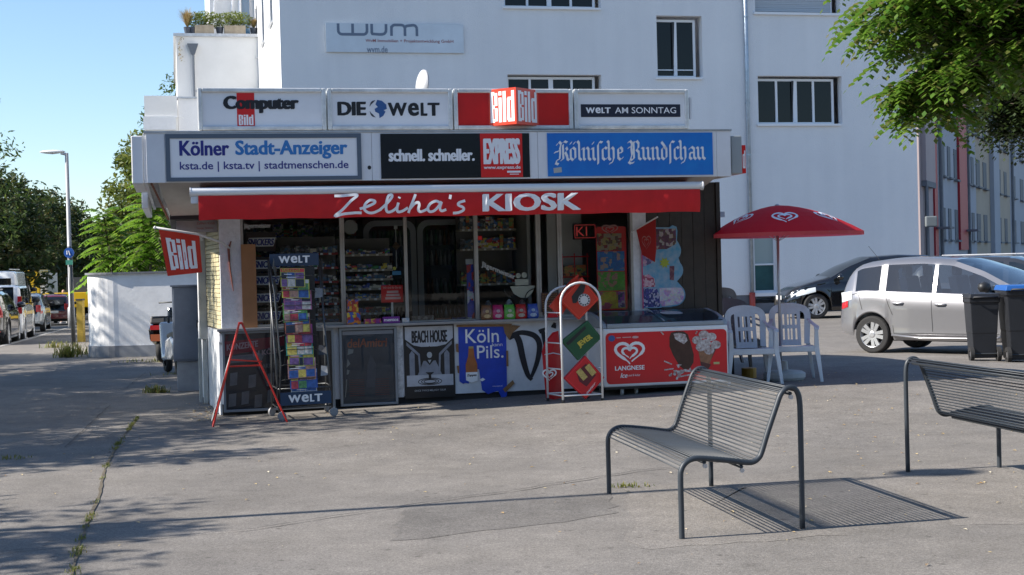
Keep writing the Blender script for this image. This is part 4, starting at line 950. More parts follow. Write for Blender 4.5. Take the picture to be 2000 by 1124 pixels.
    for (nm, mt_, pts) in S.get('lights', []):
        for sd in (-1, 1):
            m_ = MB(); q = []
            nx = 5
            (x0, z00, z01), (x1, z10, z11) = pts
            for k in range(nx):
                f = k / (nx - 1); x = x0 + (x1 - x0) * f; za, zb = z00 + (z10 - z00) * f, z01 + (z11 - z01) * f; q.append(side_pt(x, za, sd, .006)); q.append(side_pt(x, (za + zb) / 2, sd, .012)); q.append(side_pt(x, zb, sd, .006))
            fs = []
            for k in range(nx - 1):
                for j in (0, 1): fs.append((3 * k + j, 3 * k + j + 1, 3 * k + 4 + j, 3 * k + 3 + j))
            m_.add(q, fs); m_.build(nm, mt_, t, smooth=True)
    for (nm, mt_, b) in S.get('boxes', []):
        m_ = MB(); m_.box(*b); m_.build(nm, mt_, t, bevel=.008)
    return t
silver = mat('silver_paint', (.27, .27, .285), .30, .6, coat=1.0, var=(.8, .06)); blackpaint = mat('black_paint', (.006, .006, .007), .12, coat=1.0, spec=.6); greyp = mat('dark_grey_paint', (.04, .043, .05), .15, .3, coat=1)
whitepaint = mat('white_car_paint', (.66, .68, .70), .25, coat=1, var=(2, .06)); redpaint = mat('dark_red_paint', (.14, .012, .015), .2, coat=1); bluegrey = mat('light_blue_grey_paint', (.33, .37, .42), .25, .4, coat=1)
platem = mat('number_plate_white', (.75, .75, .73), .4)
HATCH = dict(L=3.9, wheels=(.66, 3.16), wr=.30, tum=.34, glass=carglass_see, spokes=5, xs=[1.28, 1.34, 2.3, 2.36],
    top=[(0, .60), (.03, .98), (.10, 1.14), (.25, 1.36), (.42, 1.465), (.9, 1.52), (1.5, 1.53), (2.0, 1.49), (2.5, 1.32), (3.05, 1.05), (3.4, .95), (3.7, .84), (3.86, .72), (3.9, .55)],
    belt=[(0, .58), (.05, .96), (.5, 1.01), (1.3, .98), (2.3, .94), (3.05, .93), (3.6, .82), (3.9, .54)],
    hw=[(0, .60), (.08, .73), (.3, .81), (.8, .84), (2.9, .845), (3.4, .80), (3.75, .68), (3.9, .5)],
    bot=[(0, .34), (.25, .28), (1.0, .22), (3.0, .22), (3.7, .22), (3.9, .28)],
    sidewin=[(.36, .78), (.90, 1.68), (1.74, 2.84)], screen=[(.04, .32), (2.02, 3.02)], doors=[(1.02, 1.70), (1.705, 2.86)],
    seams=[[(1.72, .30), (1.70, .95)], [(1.04, .62), (.98, .76), (.90, .96)], [(2.82, .36), (2.86, .9)], [(1.06, .32), (1.04, .45)], [(.95, .955), (2.8, .915)], [(1.06, .33), (2.8, .33)], [(.16, .90), (.42, .97), (.50, .70)]],
    handles=[(1.14, .80), (1.86, .78)], mirror=[(2.62, .98)], mirrorm=black,
    lights=[('tail_light', lampred, ((.06, .70, .80), (.22, .74, .84))), ('tail_light', lampclear, ((.05, .81, .97), (.30, .86, 1.0))), ('head_light', lampclear, ((3.25, .72, .86), (3.8, .58, .70)))])
ang = R(-43)
def car_at_rear_wheel(x, y, heading, S, side=-1):
    """origin so that the near rear wheel stands at x, y"""
    c, s = math.cos(heading), math.sin(heading); lx, ly = S['wheels'][0], side * (lerp_tab(S['hw'], .7) - .1)
    return (x - (lx * c - ly * s), y - (lx * s + ly * c), gw(x, y))
jz = car('hatchback_car', 'silver compact hatchback parked at an angle right of the plastic chairs', 'car', car_at_rear_wheel(5.80, 23.1, ang, HATCH), ang, HATCH, silver)
# interior of the silver car
fab = mat('seat_fabric', (.22, .22, .23), .9)
for (x, y) in ((1.15, -.35), (1.15, .35), (2.0, -.36), (2.0, .36)):
    m_ = MB(); m_.box(x, x + .45, y - .24, y + .24, .5, .68); m_.obox(Matrix.Translation((x - .02, y, .95)) @ Matrix.Rotation(R(-12), 4, 'Y'), .14, .46, .55); m_.box(x - .13, x - .05, y - .12, y + .12, 1.22, 1.38); m_.build('seat', fab, jz, bevel=.03)
m_ = MB(); m_.box(2.7, 3.05, -.7, .7, .75, .95); m_.box(.2, 3.0, -.7, .7, .45, .5); m_.build('dashboard', black, jz)
m_ = MB()
for k in range(24): a = 2 * PI * k / 24
m_.tube([(2.58 + .07 * math.sin(2 * PI * k / 20), .36 + .18 * math.cos(2 * PI * k / 20), .92 + .17 * math.sin(2 * PI * k / 20)) for k in range(20)], .014, 6, closed=True); m_.build('steering_wheel', black, jz, smooth=True)
m_ = MB(); m_.tube([(.55, -.3, 1.49), (.35, -.3, 1.72)], .004, 5); m_.build('aerial', black, jz)
m_ = MB(); m_.tube([(1.03, -.848, .30), (1.5, -.862, .26), (2.75, -.862, .26), (2.82, -.85, .30)], .02, 6); m_.build('side_skirt', silver, jz, smooth=True)
MPV = dict(L=4.36, wheels=(.85, 3.6), wr=.33, tum=.33, spokes=5, glass=carglass,
    top=[(0, .60), (.05, 1.05), (.25, 1.45), (.5, 1.58), (1.3, 1.62), (2.1, 1.58), (2.7, 1.36), (3.25, 1.06), (3.7, .95), (4.1, .82), (4.3, .68), (4.36, .5)],
    belt=[(0, .58), (.1, 1.0), (2.0, .98), (3.2, .93), (3.9, .80), (4.36, .49)], hw=[(0, .66), (.2, .82), (.8, .88), (3.4, .88), (3.9, .82), (4.25, .68), (4.36, .52)],
    bot=[(0, .36), (.4, .26), (1.3, .22), (4.0, .20), (4.36, .26)], sidewin=[(.4, 1.1), (1.2, 2.1), (2.18, 3.1)], screen=[(.06, .3), (2.14, 3.2)], doors=[(1.2, 2.12), (2.125, 3.2)],
    seams=[[(2.12, .30), (2.13, .95)], [(3.2, .40), (3.22, .9)], [(1.2, .6), (1.14, .95)]], handles=[(1.4, .86), (2.35, .85)], mirror=[(3.0, 1.0)],
    lights=[('head_light', lampclear, ((3.62, .70, .82), (4.22, .56, .72))), ('tail_light', lampred, ((.05, .8, 1.1), (.2, .8, 1.1)))],
    boxes=[('number_plate', platem, (4.36, 4.38, -.26, .26, .50, .61)), ('grille', black, (4.345, 4.365, -.4, .4, .28, .42))])
hd = R(184); P_ = (7.85, 37.2)   # near front wheel
c_, s_ = math.cos(hd), math.sin(hd); lx, ly = 3.6, .78
car('people_carrier', 'black people carrier with clear headlamp facing left in front of the white building', 'car', (P_[0] - (lx * c_ - ly * s_), P_[1] - (lx * s_ + ly * c_), gw(*P_)), hd, MPV, blackpaint)
WAG = dict(MPV); WAG.update(top=[(0, .6), (.05, 1.0), (.35, 1.38), (.7, 1.5), (1.5, 1.54), (2.3, 1.5), (2.9, 1.3), (3.4, 1.04), (3.9, .93), (4.25, .78), (4.36, .5)], boxes=[('roof_rail', alu, (.8, 2.3, -.56, -.53, 1.54, 1.57)), ('roof_rail', alu, (.8, 2.3, .53, .56, 1.54, 1.57))])
car('estate_car', 'dark grey estate car with roof rails, only its roof visible behind the silver hatchback', 'car', (8.6, 31.0, 0), R(-30), WAG, greyp, detail=0)
car('estate_car', 'dark car at the right edge, only its roof visible behind the silver hatchback', 'car', (12.0, 31.0, 0), R(-38), MPV, greyp, detail=0)
# parked cars along the side street (tails towards us)
GC = 'cars parked along the side street'
def parked(label, name, v, S, paint, du=0, cat='car', kz=0, u=-5.55):
    p = kw(u + du, v); return car(name, label, cat, (p.x, p.y, gw(p.x, p.y) - kz), YAW + PI / 2, S, paint, GC, 0)
SUV = dict(MPV); SUV.update(wr=.36, top=[(0, .62), (.04, 1.02), (.3, 1.42), (.6, 1.46), (1.5, 1.49), (2.2, 1.46), (2.8, 1.34), (3.3, 1.1), (3.9, 1.0), (4.25, .86), (4.36, .5)],
    boxes=[('number_plate', platem, (-.02, 0.0, -.26, .26, .62, .73)), ('tail_light', lampred, (-.015, .02, -.8, -.52, .86, 1.0)), ('tail_light', lampred, (-.015, .02, .52, .8, .86, 1.0)), ('rear_window', carglass, (.0, .06, -.6, .6, 1.05, 1.36)), ('roof_rail', alu, (.7, 2.3, -.58, -.54, 1.48, 1.52)), ('reflector', lampred, (-.02, .02, -.75, -.5, .42, .47))])
VAN = dict(L=4.4, wheels=(.85, 3.55), wr=.33, tum=.12, spokes=7, glass=carglass, top=[(0, .7), (.03, 1.4), (.12, 1.62), (.4, 1.68), (2.6, 1.68), (3.0, 1.6), (3.5, 1.25), (4.0, 1.1), (4.3, .95), (4.4, .6)],
    belt=[(0, .68), (.1, 1.1), (2.8, 1.08), (3.5, 1.0), (4.4, .59)], hw=[(0, .84), (.15, .9), (3.8, .9), (4.2, .8), (4.4, .6)], bot=[(0, .32), (.4, .26), (4.0, .24), (4.4, .3)],
    sidewin=[(.3, 1.3), (1.4, 2.3), (2.38, 3.3)], screen=[(2.75, 3.5)], seams=[[(1.35, .4), (1.35, 1.6)], [(2.34, .4), (2.34, 1.6)]], mirror=[(3.2, 1.12)], mirrorm=black,
    boxes=[('rear_window', carglass, (-.012, .03, -.68, .68, 1.16, 1.62)), ('number_plate', platem, (-.02, .0, -.26, .26, .78, .9)), ('tail_light', lampred, (-.02, .05, -.90, -.78, .85, 1.35)), ('tail_light', lampred, (-.02, .05, .78, .90, .85, 1.35))])
TALL = dict(VAN); TALL.update(L=5.3, wheels=(1.0, 4.3), wr=.35, top=[(0, .8), (.03, 2.05), (.15, 2.22), (.5, 2.26), (3.6, 2.26), (4.1, 2.0), (4.6, 1.45), (5.0, 1.25), (5.3, .7)], belt=[(0, .78), (.1, 1.3), (4, 1.2), (4.6, 1.1), (5.3, .69)], hw=[(0, .92), (.15, 1.0), (4.6, 1.0), (5.1, .9), (5.3, .7)], bot=[(0, .4), (.4, .32), (5, .3), (5.3, .35)], sidewin=[(3.2, 4.3)], screen=[(3.8, 4.6)], seams=[[(3.1, .4), (3.1, 2.0)]], mirror=[(4.3, 1.5)],
    boxes=[('rear_window', carglass, (-.012, .03, -.75, .75, 1.5, 2.0)), ('number_plate', platem, (-.02, 0, -.26, .26, .7, .82)), ('tail_light', lampred, (-.02, .05, -1.0, -.9, .9, 1.4)), ('tail_light', lampred, (-.02, .05, .9, 1.0, .9, 1.4)), ('roof_bar', alu, (.3, 3.4, -.7, -.66, 2.28, 2.32)), ('roof_bar', alu, (.3, 3.4, .66, .7, 2.28, 2.32))])
SMALL = dict(HATCH); SMALL.update(glass=carglass, boxes=[('rear_window', carglass, (.02, .12, -.52, .52, 1.02, 1.28)), ('number_plate', platem, (-.02, .0, -.26, .26, .62, .72)), ('tail_light', lampred, (-.01, .05, -.72, -.54, .78, 1.05)), ('tail_light', lampred, (-.01, .05, .54, .72, .78, 1.05))])
parked('black sport utility vehicle at the left edge, nearest of the parked row', 'parked_suv', 22.3, SUV, blackpaint)
parked('white compact van with dark rear window parked behind the black vehicle', 'parked_van', 27.2, VAN, whitepaint, cat='van', u=-5.65)
parked('silver-blue small hatchback parked beyond the white compact van', 'parked_car', 42.5, SMALL, bluegrey, u=-6.3)
parked('tall white van with roof bars rising behind the white compact van', 'parked_van', 35.0, TALL, whitepaint, cat='van', u=-6.6)
parked('dark red car parked behind the walking person', 'parked_car', 57, SMALL, redpaint, u=-6.3)
parked('silver-topped dark red car parked at the far end next to the lamp post', 'parked_car', 64.5, SUV, redpaint, u=-7.6)
# yellow truck crossing the street end
p = kw(-7.0, 62); t = WT('truck', 'yellow flatbed truck standing across the far end of the side street', 'truck', (p.x, p.y, gw(p.x, p.y)), R(180)); t.scale = (.86, .86, .86)
yel = mat('truck_yellow', (.66, .42, .01), .35, coat=.5)
mb = MB(); mb.prism([(0, .5), (2.1, .5), (2.1, 2.0), (1.9, 3.2), (.1, 3.3), (0, 3.1)], -1.1, 1.1); M_ = Matrix.Translation((0, 0, 0)); mb.build('cab', yel, t, bevel=.06)
mb = MB(); mb.box(.7, 1.7, 1.1, 1.13, 1.95, 2.7); mb.box(.7, 1.7, -1.13, -1.1, 1.95, 2.7); mb.build('side_window', carglass, t)
mb = MB(); mb.box(2.1, 2.13, -1.0, 1.0, 1.9, 2.8); mb.build('windscreen', carglass, t)
mb = MB(); mb.box(-8.5, -.1, -1.2, 1.2, 1.0, 1.9); mb.build('dropside_bed', yel, t, bevel=.03)
mb = MB(); mb.box(-.35, -.02, -1.1, 1.1, .8, 3.1); mb.build('rear_wall', mat('truck_cream', (.6, .6, .55), .4), t)
mb = MB(); mb.box(-8.4, 1.9, -.5, .5, .6, .95); mb.build('chassis', under_m, t)
mb = MB(); mb.box(-5.5, -1.5, -.9, .9, 1.91, 2.8); mb.build('load', mat('truck_load', (.04, .045, .05), .7), t)
for x in (1.1, -5.2, -6.4):
    for s in (1, -1): make_wheel(t, x, s * 1.0, .48, .3, -s, 7)
# two motor scooters half hidden behind the cabinet
def scooter(label, u, v, rz, paint, s=1.0):
    t = KT('motor_scooter', label, 'scooter', (u, v, gk(u, v)), 'scooters behind the cabinet'); t.rotation_euler = (0, 0, YAW + rz); OFF[t.name] = Vector((0, 0, 0)); t.scale = (s, s, s)
    for x in (0, 1.25):
        m_ = MB(); M_ = Matrix.Translation((x, 0, .22)) @ Matrix.Rotation(R(90), 4, 'X'); m_.lathe([(.1, -.05), (.19, -.06), (.22, 0), (.19, .06), (.1, .05)], 20, M=M_, cap=False); m_.build('wheel', tyre_m, t, smooth=True)
    m_ = MB(); m_.prism([(-.28, .62), (-.2, .40), (.1, .30), (.55, .28), (.95, .25), (1.05, .55), (1.12, .95), (1.02, .97), (.92, .5), (.85, .36), (.6, .36), (.5, .66), (0, .74)], -.17, .17); m_.build('body', paint, t, bevel=.05)
    m_ = MB(); m_.prism([(-.25, .70), (.5, .68), (.52, .76), (.2, .80), (-.2, .84)], -.14, .14); m_.build('seat', black, t, bevel=.03)
    m_ = MB(); m_.box(-.32, -.26, -.11, .11, .60, .68); m_.build('tail_light', lampred, t); m_ = MB(); m_.box(-.345, -.325, -.1, .1, .40, .52); m_.build('number_plate', mat('orange_plate', (.35, .09, .03), .5), t)
    m_ = MB(); m_.tube([(1.04, 0, .95), (1.0, 0, 1.05)], .025, 6); m_.tube([(.95, -.3, 1.05), (1.02, 0, 1.06), (.95, .3, 1.05)], .016, 6); m_.build('handlebar', dark_metal, t, smooth=True)
    m_ = MB(); m_.tube([(1.25, 0, .22), (1.1, 0, .6)], .03, 6); m_.build('fork', dark_metal, t)
    return t
scooter('dark motor scooter with red tail light standing in front of the white wall', -.72, 10.4, R(75), blackpaint)
scooter('pale motor scooter peeking out directly behind the utility cabinet', -.42, 6.6, R(100), whitepaint, .85)

# ================================================================ WHEELED BINS
binm = mat('bin_plastic', (.013, .015, .020), .5, var=(4, .2), bump=(90, .1)); bluelid = mat('bin_lid_blue', (.015, .09, .32), .4)
def bin_(label, x, y, rz, h, w, d, lidm, rw=.1):
    t = WT('wheeled_bin', label, 'bin', (x, y, gw(x, y)), rz, 'wheeled bins beside the silver car')
    m_ = MB(); a, b = w / 2, d / 2; k = .80
    def ring(z, f, g=1): return [(-a * f, -b * f * g, z), (a * f, -b * f * g, z), (a * f, b * f, z), (-a * f, b * f, z)]
    R_ = [ring(.04, .76), ring(h * .40, .84), ring(h * .42, .86), ring(h * .86, .96), ring(h * .87, 1.03), ring(h * .93, 1.04)]
    vs = [p for r_ in R_ for p in r_]; fs = [(0, 3, 2, 1)]
    for i in range(len(R_) - 1):
        for j in range(4): fs.append((4 * i + j, 4 * i + (j + 1) % 4, 4 * i + 4 + (j + 1) % 4, 4 * i + 4 + j))
    m_.add(vs, fs); m_.build('body', binm, t, bevel=.015)
    m_ = MB(); L0 = [(-a * 1.08, -b * 1.12, h * .932), (a * 1.08, -b * 1.12, h * .932), (a * 1.08, b * 1.12, h * .932), (-a * 1.08, b * 1.12, h * .932)]; L1 = [(p[0] * .93, p[1] * .93, h) for p in L0]
    m_.add(L0 + L1, [(0, 3, 2, 1), (4, 5, 6, 7)] + [(i, (i + 1) % 4, (i + 1) % 4 + 4, i + 4) for i in range(4)]); m_.build('lid', lidm, t, bevel=.012)
    m_ = MB(); m_.tube([(-a * .8, b * 1.05, h * .93), (-a * .8, b * 1.3, h * .95), (a * .8, b * 1.3, h * .95), (a * .8, b * 1.05, h * .93)], .014, 6); m_.build('handle', binm, t, smooth=True)
    for s in (-1, 1):
        m_ = MB(); M_ = Matrix.Translation((s * a * .92, b * .80, rw)) @ Matrix.Rotation(R(90), 4, 'Y'); m_.lathe([(rw * .5, -.025), (rw, -.025), (rw, .025), (rw * .5, .025)], 20, M=M_, cap=False); wl = m_.build('wheel', tyre_m, t)
        m_ = MB(); m_.lathe([(0.001, -.012), (rw * .5, -.015), (rw * .5, .015), (0.001, .02)], 12, M=M_); m_.build('hub', mat('hub_grey', (.10, .10, .11), .6), wl)
    m_ = MB(); m_.tube([(-a * .9, b * .80, rw), (a * .9, b * .80, rw)], .012, 6); m_.build('axle', dark_metal, t)
    return t
bin_('small dark grey wheeled bin in front of the silver car', 6.58, 20.2, R(200) - PI / 2 + R(65), .94, .40, .44, binm)
bin_('large dark wheeled bin with blue lid at the right edge', 7.10, 20.05, R(200) - PI / 2 + R(65), 1.07, .56, .60, bluelid, .11)

# ================================================================ A PERSON WALKING
def skin_body(name, verts, edges, rad, mt, parent, sub=2, root=0):
    me = bpy.data.meshes.new(name); me.from_pydata(verts, edges, []); o = bpy.data.objects.new(name, me); COL.objects.link(o); o.parent = parent; me.materials.append(mt)
    md = o.modifiers.new('skin', 'SKIN'); md.use_smooth_shade = True
    for i, sv in enumerate(me.skin_vertices[0].data): sv.radius = rad[i] if isinstance(rad[i], tuple) else (rad[i], rad[i]); sv.use_root = (i == root)
    sm = o.modifiers.new('sub', 'SUBSURF'); sm.levels = sub; sm.render_levels = sub
    return o
skinm = mat('skin', (.55, .33, .24), .55); denim = mat('denim', (.06, .12, .24), .8); topm = mat('black_top', (.02, .018, .02), .8); hair = mat('fair_hair', (.35, .22, .12), .7)
px_, py_ = -24.0 * 1.0, 77.0
px_ = (124 - 1000) / 2810 * 77
t = WT('person', 'person in a dark sleeveless top and blue jeans walking towards us on the far pavement', 'person', (px_, py_, gw(px_, py_) + .0), 0)
V_ = [(0, 0, .95), (0, 0, 1.12), (0, 0, 1.32), (0, 0, 1.45), (0, -.01, 1.55), (-.10, 0, .90), (-.12, -.12, .50), (-.12, -.12, .09), (-.12, -.26, .04), (.10, 0, .90), (.13, .12, .50), (.13, .26, .12), (.13, .16, .05), (-.19, 0, 1.40), (-.25, -.02, 1.13), (-.12, -.16, .98), (-.07, -.22, .96), (.19, 0, 1.40), (.25, -.02, 1.13), (.13, -.16, .98), (.08, -.22, .96)]
E_ = [(0, 1), (1, 2), (2, 3), (3, 4), (0, 5), (5, 6), (6, 7), (7, 8), (0, 9), (9, 10), (10, 11), (11, 12), (2, 13), (13, 14), (14, 15), (15, 16), (2, 17), (17, 18), (18, 19), (19, 20)]
rad = [(.15, .11), (.125, .09), (.15, .10), (.055, .055), .05, .085, .06, .042, .035, .085, .06, .042, .035, .05, .038, .03, .03, .05, .038, .03, .03]
skin_body('body', V_, E_, rad, skinm, t)
skin_body('jeans', [(0, 0, 1.0), (-.10, 0, .90), (-.12, -.12, .50), (-.12, -.12, .12), (.10, 0, .90), (.13, .12, .50), (.13, .25, .17)], [(0, 1), (1, 2), (2, 3), (0, 4), (4, 5), (5, 6)], [(.17, .13), .10, .075, .06, .10, .075, .06], denim, t)
skin_body('top', [(0, 0, 1.02), (0, 0, 1.15), (0, 0, 1.30), (0, 0, 1.38)], [(0, 1), (1, 2), (2, 3)], [(.16, .12), (.14, .105), (.165, .115), (.12, .09)], topm, t)
mb = MB(); mb.lathe([(.001, -.13), (.05, -.11), (.08, -.04), (.088, .03), (.07, .09), (.03, .12), (.001, .125)], 14, (0, 0, 1.66)); mb.tube([(0, -.07, 1.67), (0, -.105, 1.645), (0, -.08, 1.63)], .012, 6); mb.build('head', skinm, t, smooth=True)
mb = MB(); mb.lathe([(.09, -.10), (.10, .0), (.095, .06), (.06, .12), (.001, .135)], 14, (0, .022, 1.67)); mb.build('hair', hair, t, smooth=True)
mb = MB()
for s in (-1, 1): mb.lathe([(.001, -.012), (.012, 0), (.001, .012)], 8, (s * .032, -.082, 1.675))
mb.tube([(-.025, -.083, 1.605), (.025, -.083, 1.605)], .006, 5); mb.build('face', blackp, t)
mb = MB()
for (x, y) in ((-.12, -.18), (.13, .14)): mb.box(x - .045, x + .045, y - .12, y + .08, .0, .08)
mb.build('shoes', whitep, t, bevel=.02)
# ================================================================ THE KIOSK
stucco = mat('pillar_stucco', (.66, .67, .70), .85, var=(3, .15), bump=(30, .7, .015), fine=(20, .08)); panelw = mat('base_panel_white', (.70, .72, .75), .5, var=(2.2, .2), bump=(12, .1)); soffw = mat('soffit_cream', (.50, .49, .46), .6, var=(2, .25))
darkwood = mat('dark_cladding', (.035, .026, .021), .45, var=(9, .3), bump=(30, .1)); facw = mat('fascia_white', (.78, .79, .81), .4, var=(1.5, .1)); beige = mat('shutter_beige', (.50, .44, .27), .55, var=(6, .12)); postw = mat('post_cream', (.52, .52, .48), .55, var=(6, .2))
dark_in = mat('interior_dark', (.028, .026, .028), .8); int_w = mat('interior_wall', (.42, .42, .40), .8); int_f = mat('interior_floor', (.25, .23, .2), .6); int_c = mat('interior_ceiling', (.55, .55, .53), .8); framem = mat('window_frame_grey', (.36, .35, .33), .4, .3, var=(5, .2)); pane = glassmat('shop_glass', (.86, .89, .88), .9, 1.38)
K = KT('kiosk', 'single-storey newspaper kiosk with white fascia, glazed front and sign-covered roof edge', 'kiosk', (0, 0, 0))
Z0 = -.2
mb = MB(); mb.box(.0, 4.94, .02, .14, .13, .93); mb.build('base_wall', panelw, K)
mb = MB(); mb.box(.02, 4.94, .06, .16, Z0, .128); mb.build('plinth', dark_in, K)  # near-black strip; its colour stands in for the shade below the panels
mb = MB(); mb.box(-.02, 4.94, -.10, .14, .932, .962); mb.build('counter_ledge', mat('ledge_metal', (.33, .34, .36), .35, .5, var=(4, .2)), K, bevel=.004)
mb = MB(); mb.box(.035, .262, .0, .22, .964, 2.3); mb.build('pillar', stucco, K)
mb = MB(); mb.box(-.01, .06, -.03, .3, .80, .93); mb.build('pillar_foot', stucco, K, bevel=.02)
mb = MB(); mb.box(4.775, 4.938, .0, .2, .964, 2.3); mb.build('pillar', stucco, K)
for i in range(6):
    a = 4.94 + i * .145; mb = MB(); mb.box(a + .002, a + .1435, .0 + .002 * (i % 2), .1, Z0, 2.5); mb.build('cladding_plank', darkwood, K, bevel=.003)
mb = MB(); mb.box(5.812, 5.86, -.02, 4.0, Z0, 2.5); mb.build('end_wall', darkwood, K)
def sidew(v): return -.055 * v
mb = MB(); mb.add([(0, .14, Z0), (sidew(3.2), 3.2, Z0), (sidew(3.2), 3.2, .93), (0, .14, .93), (.1, .14, Z0), (.1, 3.2, Z0), (.1, 3.2, .93), (.1, .14, .93)], [(0, 3, 2, 1), (4, 5, 6, 7), (3, 7, 6, 2), (1, 2, 6, 5), (0, 4, 7, 3)]); mb.build('side_wall', panelw, K)
sl = None
for i in range(26):
    z = .95 + i * .05; mb = MB(); mb.add([(.028, .2, z), (sidew(1.62), 1.62, z), (sidew(1.62) + .004, 1.62, z + .044), (.034, .2, z + .044), (.06, .2, z), (.06, 1.62, z), (.06, 1.62, z + .044), (.06, .2, z + .044)], [(0, 3, 2, 1), (4, 5, 6, 7), (3, 7, 6, 2), (1, 2, 6, 5), (0, 4, 7, 3), (0, 1, 5, 4)])
    if sl is None: sl = mb.build('slat', beige, K); zs0 = z
    else: o = sl.copy(); COL.objects.link(o); o.location.z = z - zs0; OFF[o.name] = Vector((0, 0, 0))
mb = MB(); mb.box(-.18, -.085, 1.63, 1.85, .78, 2.08); mb.build('corner_post', postw, K, bevel=.008)
mb = MB(); mb.box(-.150, -.105, 1.66, 1.80, -.1, .778); mb.box(-.20, -.16, 1.9, 2.0, -.1, .778); mb.build('corner_post', postw, K, bevel=.006)
mb = MB(); mb.box(-.17, .1, 1.86, 3.2, .93, 2.25); mb.build('side_wall', stucco, K)
mb = MB(); mb.tube([(-.14, 1.58, 1.99), (-.10, 1.58, 1.99)], .03, 8); mb.box(-.20, -.05, 1.45, 1.62, 2.0, 2.08); mb.build('post_cap', white_metal, K, bevel=.01)
mb = MB(); mb.box(-.42, .03, .25, .29, 2.03, 2.16); mb.build('name_board', mat('name_board_grey', (.33, .33, .33), .6, var=(9, .15)), K)
mb = MB(); put_text(mb, 'Zeliha\'s Kiosk', -.2, .0, 2.115, 2.145, .247, .01); put_text(mb, 'Zeitungen  Tabakwaren', -.2, -.02, 2.06, 2.085, .247, .01); mb.build('lettering', mat('dull_red_lettering', (.3, .1, .1)), K)
# interior shell
mb = MB(); mb.box(.1, 5.8, .16, 3.1, Z0, .2); mb.build('floor', int_f, K)
mb = MB(); mb.box(.1, 5.8, 3.1, 3.2, .2, 2.4); mb.build('back_wall', int_w, K)
mb = MB(); mb.box(.1, 5.8, .16, 3.1, 2.32, 2.36); mb.build('ceiling', int_c, K)
mb = MB(); mb.box(3.72, 3.76, .9, 3.1, .2, 2.3); mb.build('partition', mat('partition_grey', (.5, .5, .48), .7), K)
mb = MB(); mb.box(3.90, 4.33, .62, .64, .2, 2.25); mb.build('partition', mat('partition_light', (.62, .62, .60), .7), K)
mb = MB(); mb.box(.262, 4.775, .0, .05, 2.215, 2.3); mb.build('lintel', framem, K)
# roof box with white fascia panels
mb = MB(); mb.box(-.69, 5.60, -.97, 5.3, 2.54, 3.0); mb.build('roof', soffw, K)
fp = [(-.70, -.512), (-.512, 1.60), (1.60, 3.40), (3.40, 5.45), (5.45, 5.61)]
for a, b in fp: mb = MB(); mb.box(a + .0015, b - .0015, -1.0, -.972, 2.505, 3.01); mb.build('fascia_panel', facw, K, bevel=.003)
mb = MB(); mb.box(-.72, 5.63, -1.012, -.95, 3.012, 3.03); mb.build('fascia_trim', alu, K)
for i in range(4): mb = MB(); mb.box(-.728, -.692, -.97 + i * 1.55, .575 + i * 1.55, 2.505, 3.01); mb.build('fascia_panel', facw, K, bevel=.003)
for i in range(4): mb = MB(); mb.box(5.602, 5.63, -.97 + i * 1.55, .575 + i * 1.55, 2.505, 3.01); mb.build('fascia_panel', facw, K, bevel=.003)
mb = MB(); a = [(-.60, -.93, 2.538), (5.52, -.93, 2.538), (5.52, 4.9, 2.538), (-.60, 4.9, 2.538)]; b = [(-.47, -.02, 2.20), (5.86, -.02, 2.20), (5.86, 4.2, 2.20), (-.47, 4.2, 2.20)]
b[1] = (5.45, -.02, 2.3); b[2] = (5.45, 4.2, 2.3)
mb.add(a + b, [(0, 1, 5, 4), (1, 2, 6, 5), (2, 3, 7, 6), (3, 0, 4, 7)]); mb.build('soffit', soffw, K)
mb = MB(); mb.box(-.485, .0, -.03, 4.2, 2.165, 2.235); mb.build('soffit_beam', dark_in, K)
mb = MB(); mb.box(-.55, -.28, -.15, .1, 2.30, 2.50); mb.build('soffit_bracket', soffw, K)
mb = MB(); mb.tube([(-.655, -.94, 2.50), (-.50, -.03, 2.17)], .012, 6); mb.build('rusty_edge', mat('rust', (.22, .10, .07), .8), K)
mb = MB(); mb.box(5.3, 5.5, .3, .5, 2.38, 2.5); mb.build('soffit_bracket', soffw, K)
# window frames and panes
def kwin(x0, x1, z0=.964, z1=2.214, t=.028):
    m_ = MB(); framebox(m_, x0, x1, z0, z1, t, .0, .06); w = m_.build('shop_window', framem, K)
    m_ = MB(); m_.quad((x0 + t, .032, z0 + t), (x1 - t, .032, z0 + t), (x1 - t, .032, z1 - t), (x0 + t, .032, z1 - t)); m_.build('pane', pane, w); return w
w1 = kwin(.263, 1.379); w2 = kwin(1.381, 2.092, t=.02); w3 = kwin(2.094, 2.893, t=.014); w4 = kwin(2.895, 3.635); w5 = kwin(3.637, 3.885, t=.024); w6 = kwin(3.887, 4.774)
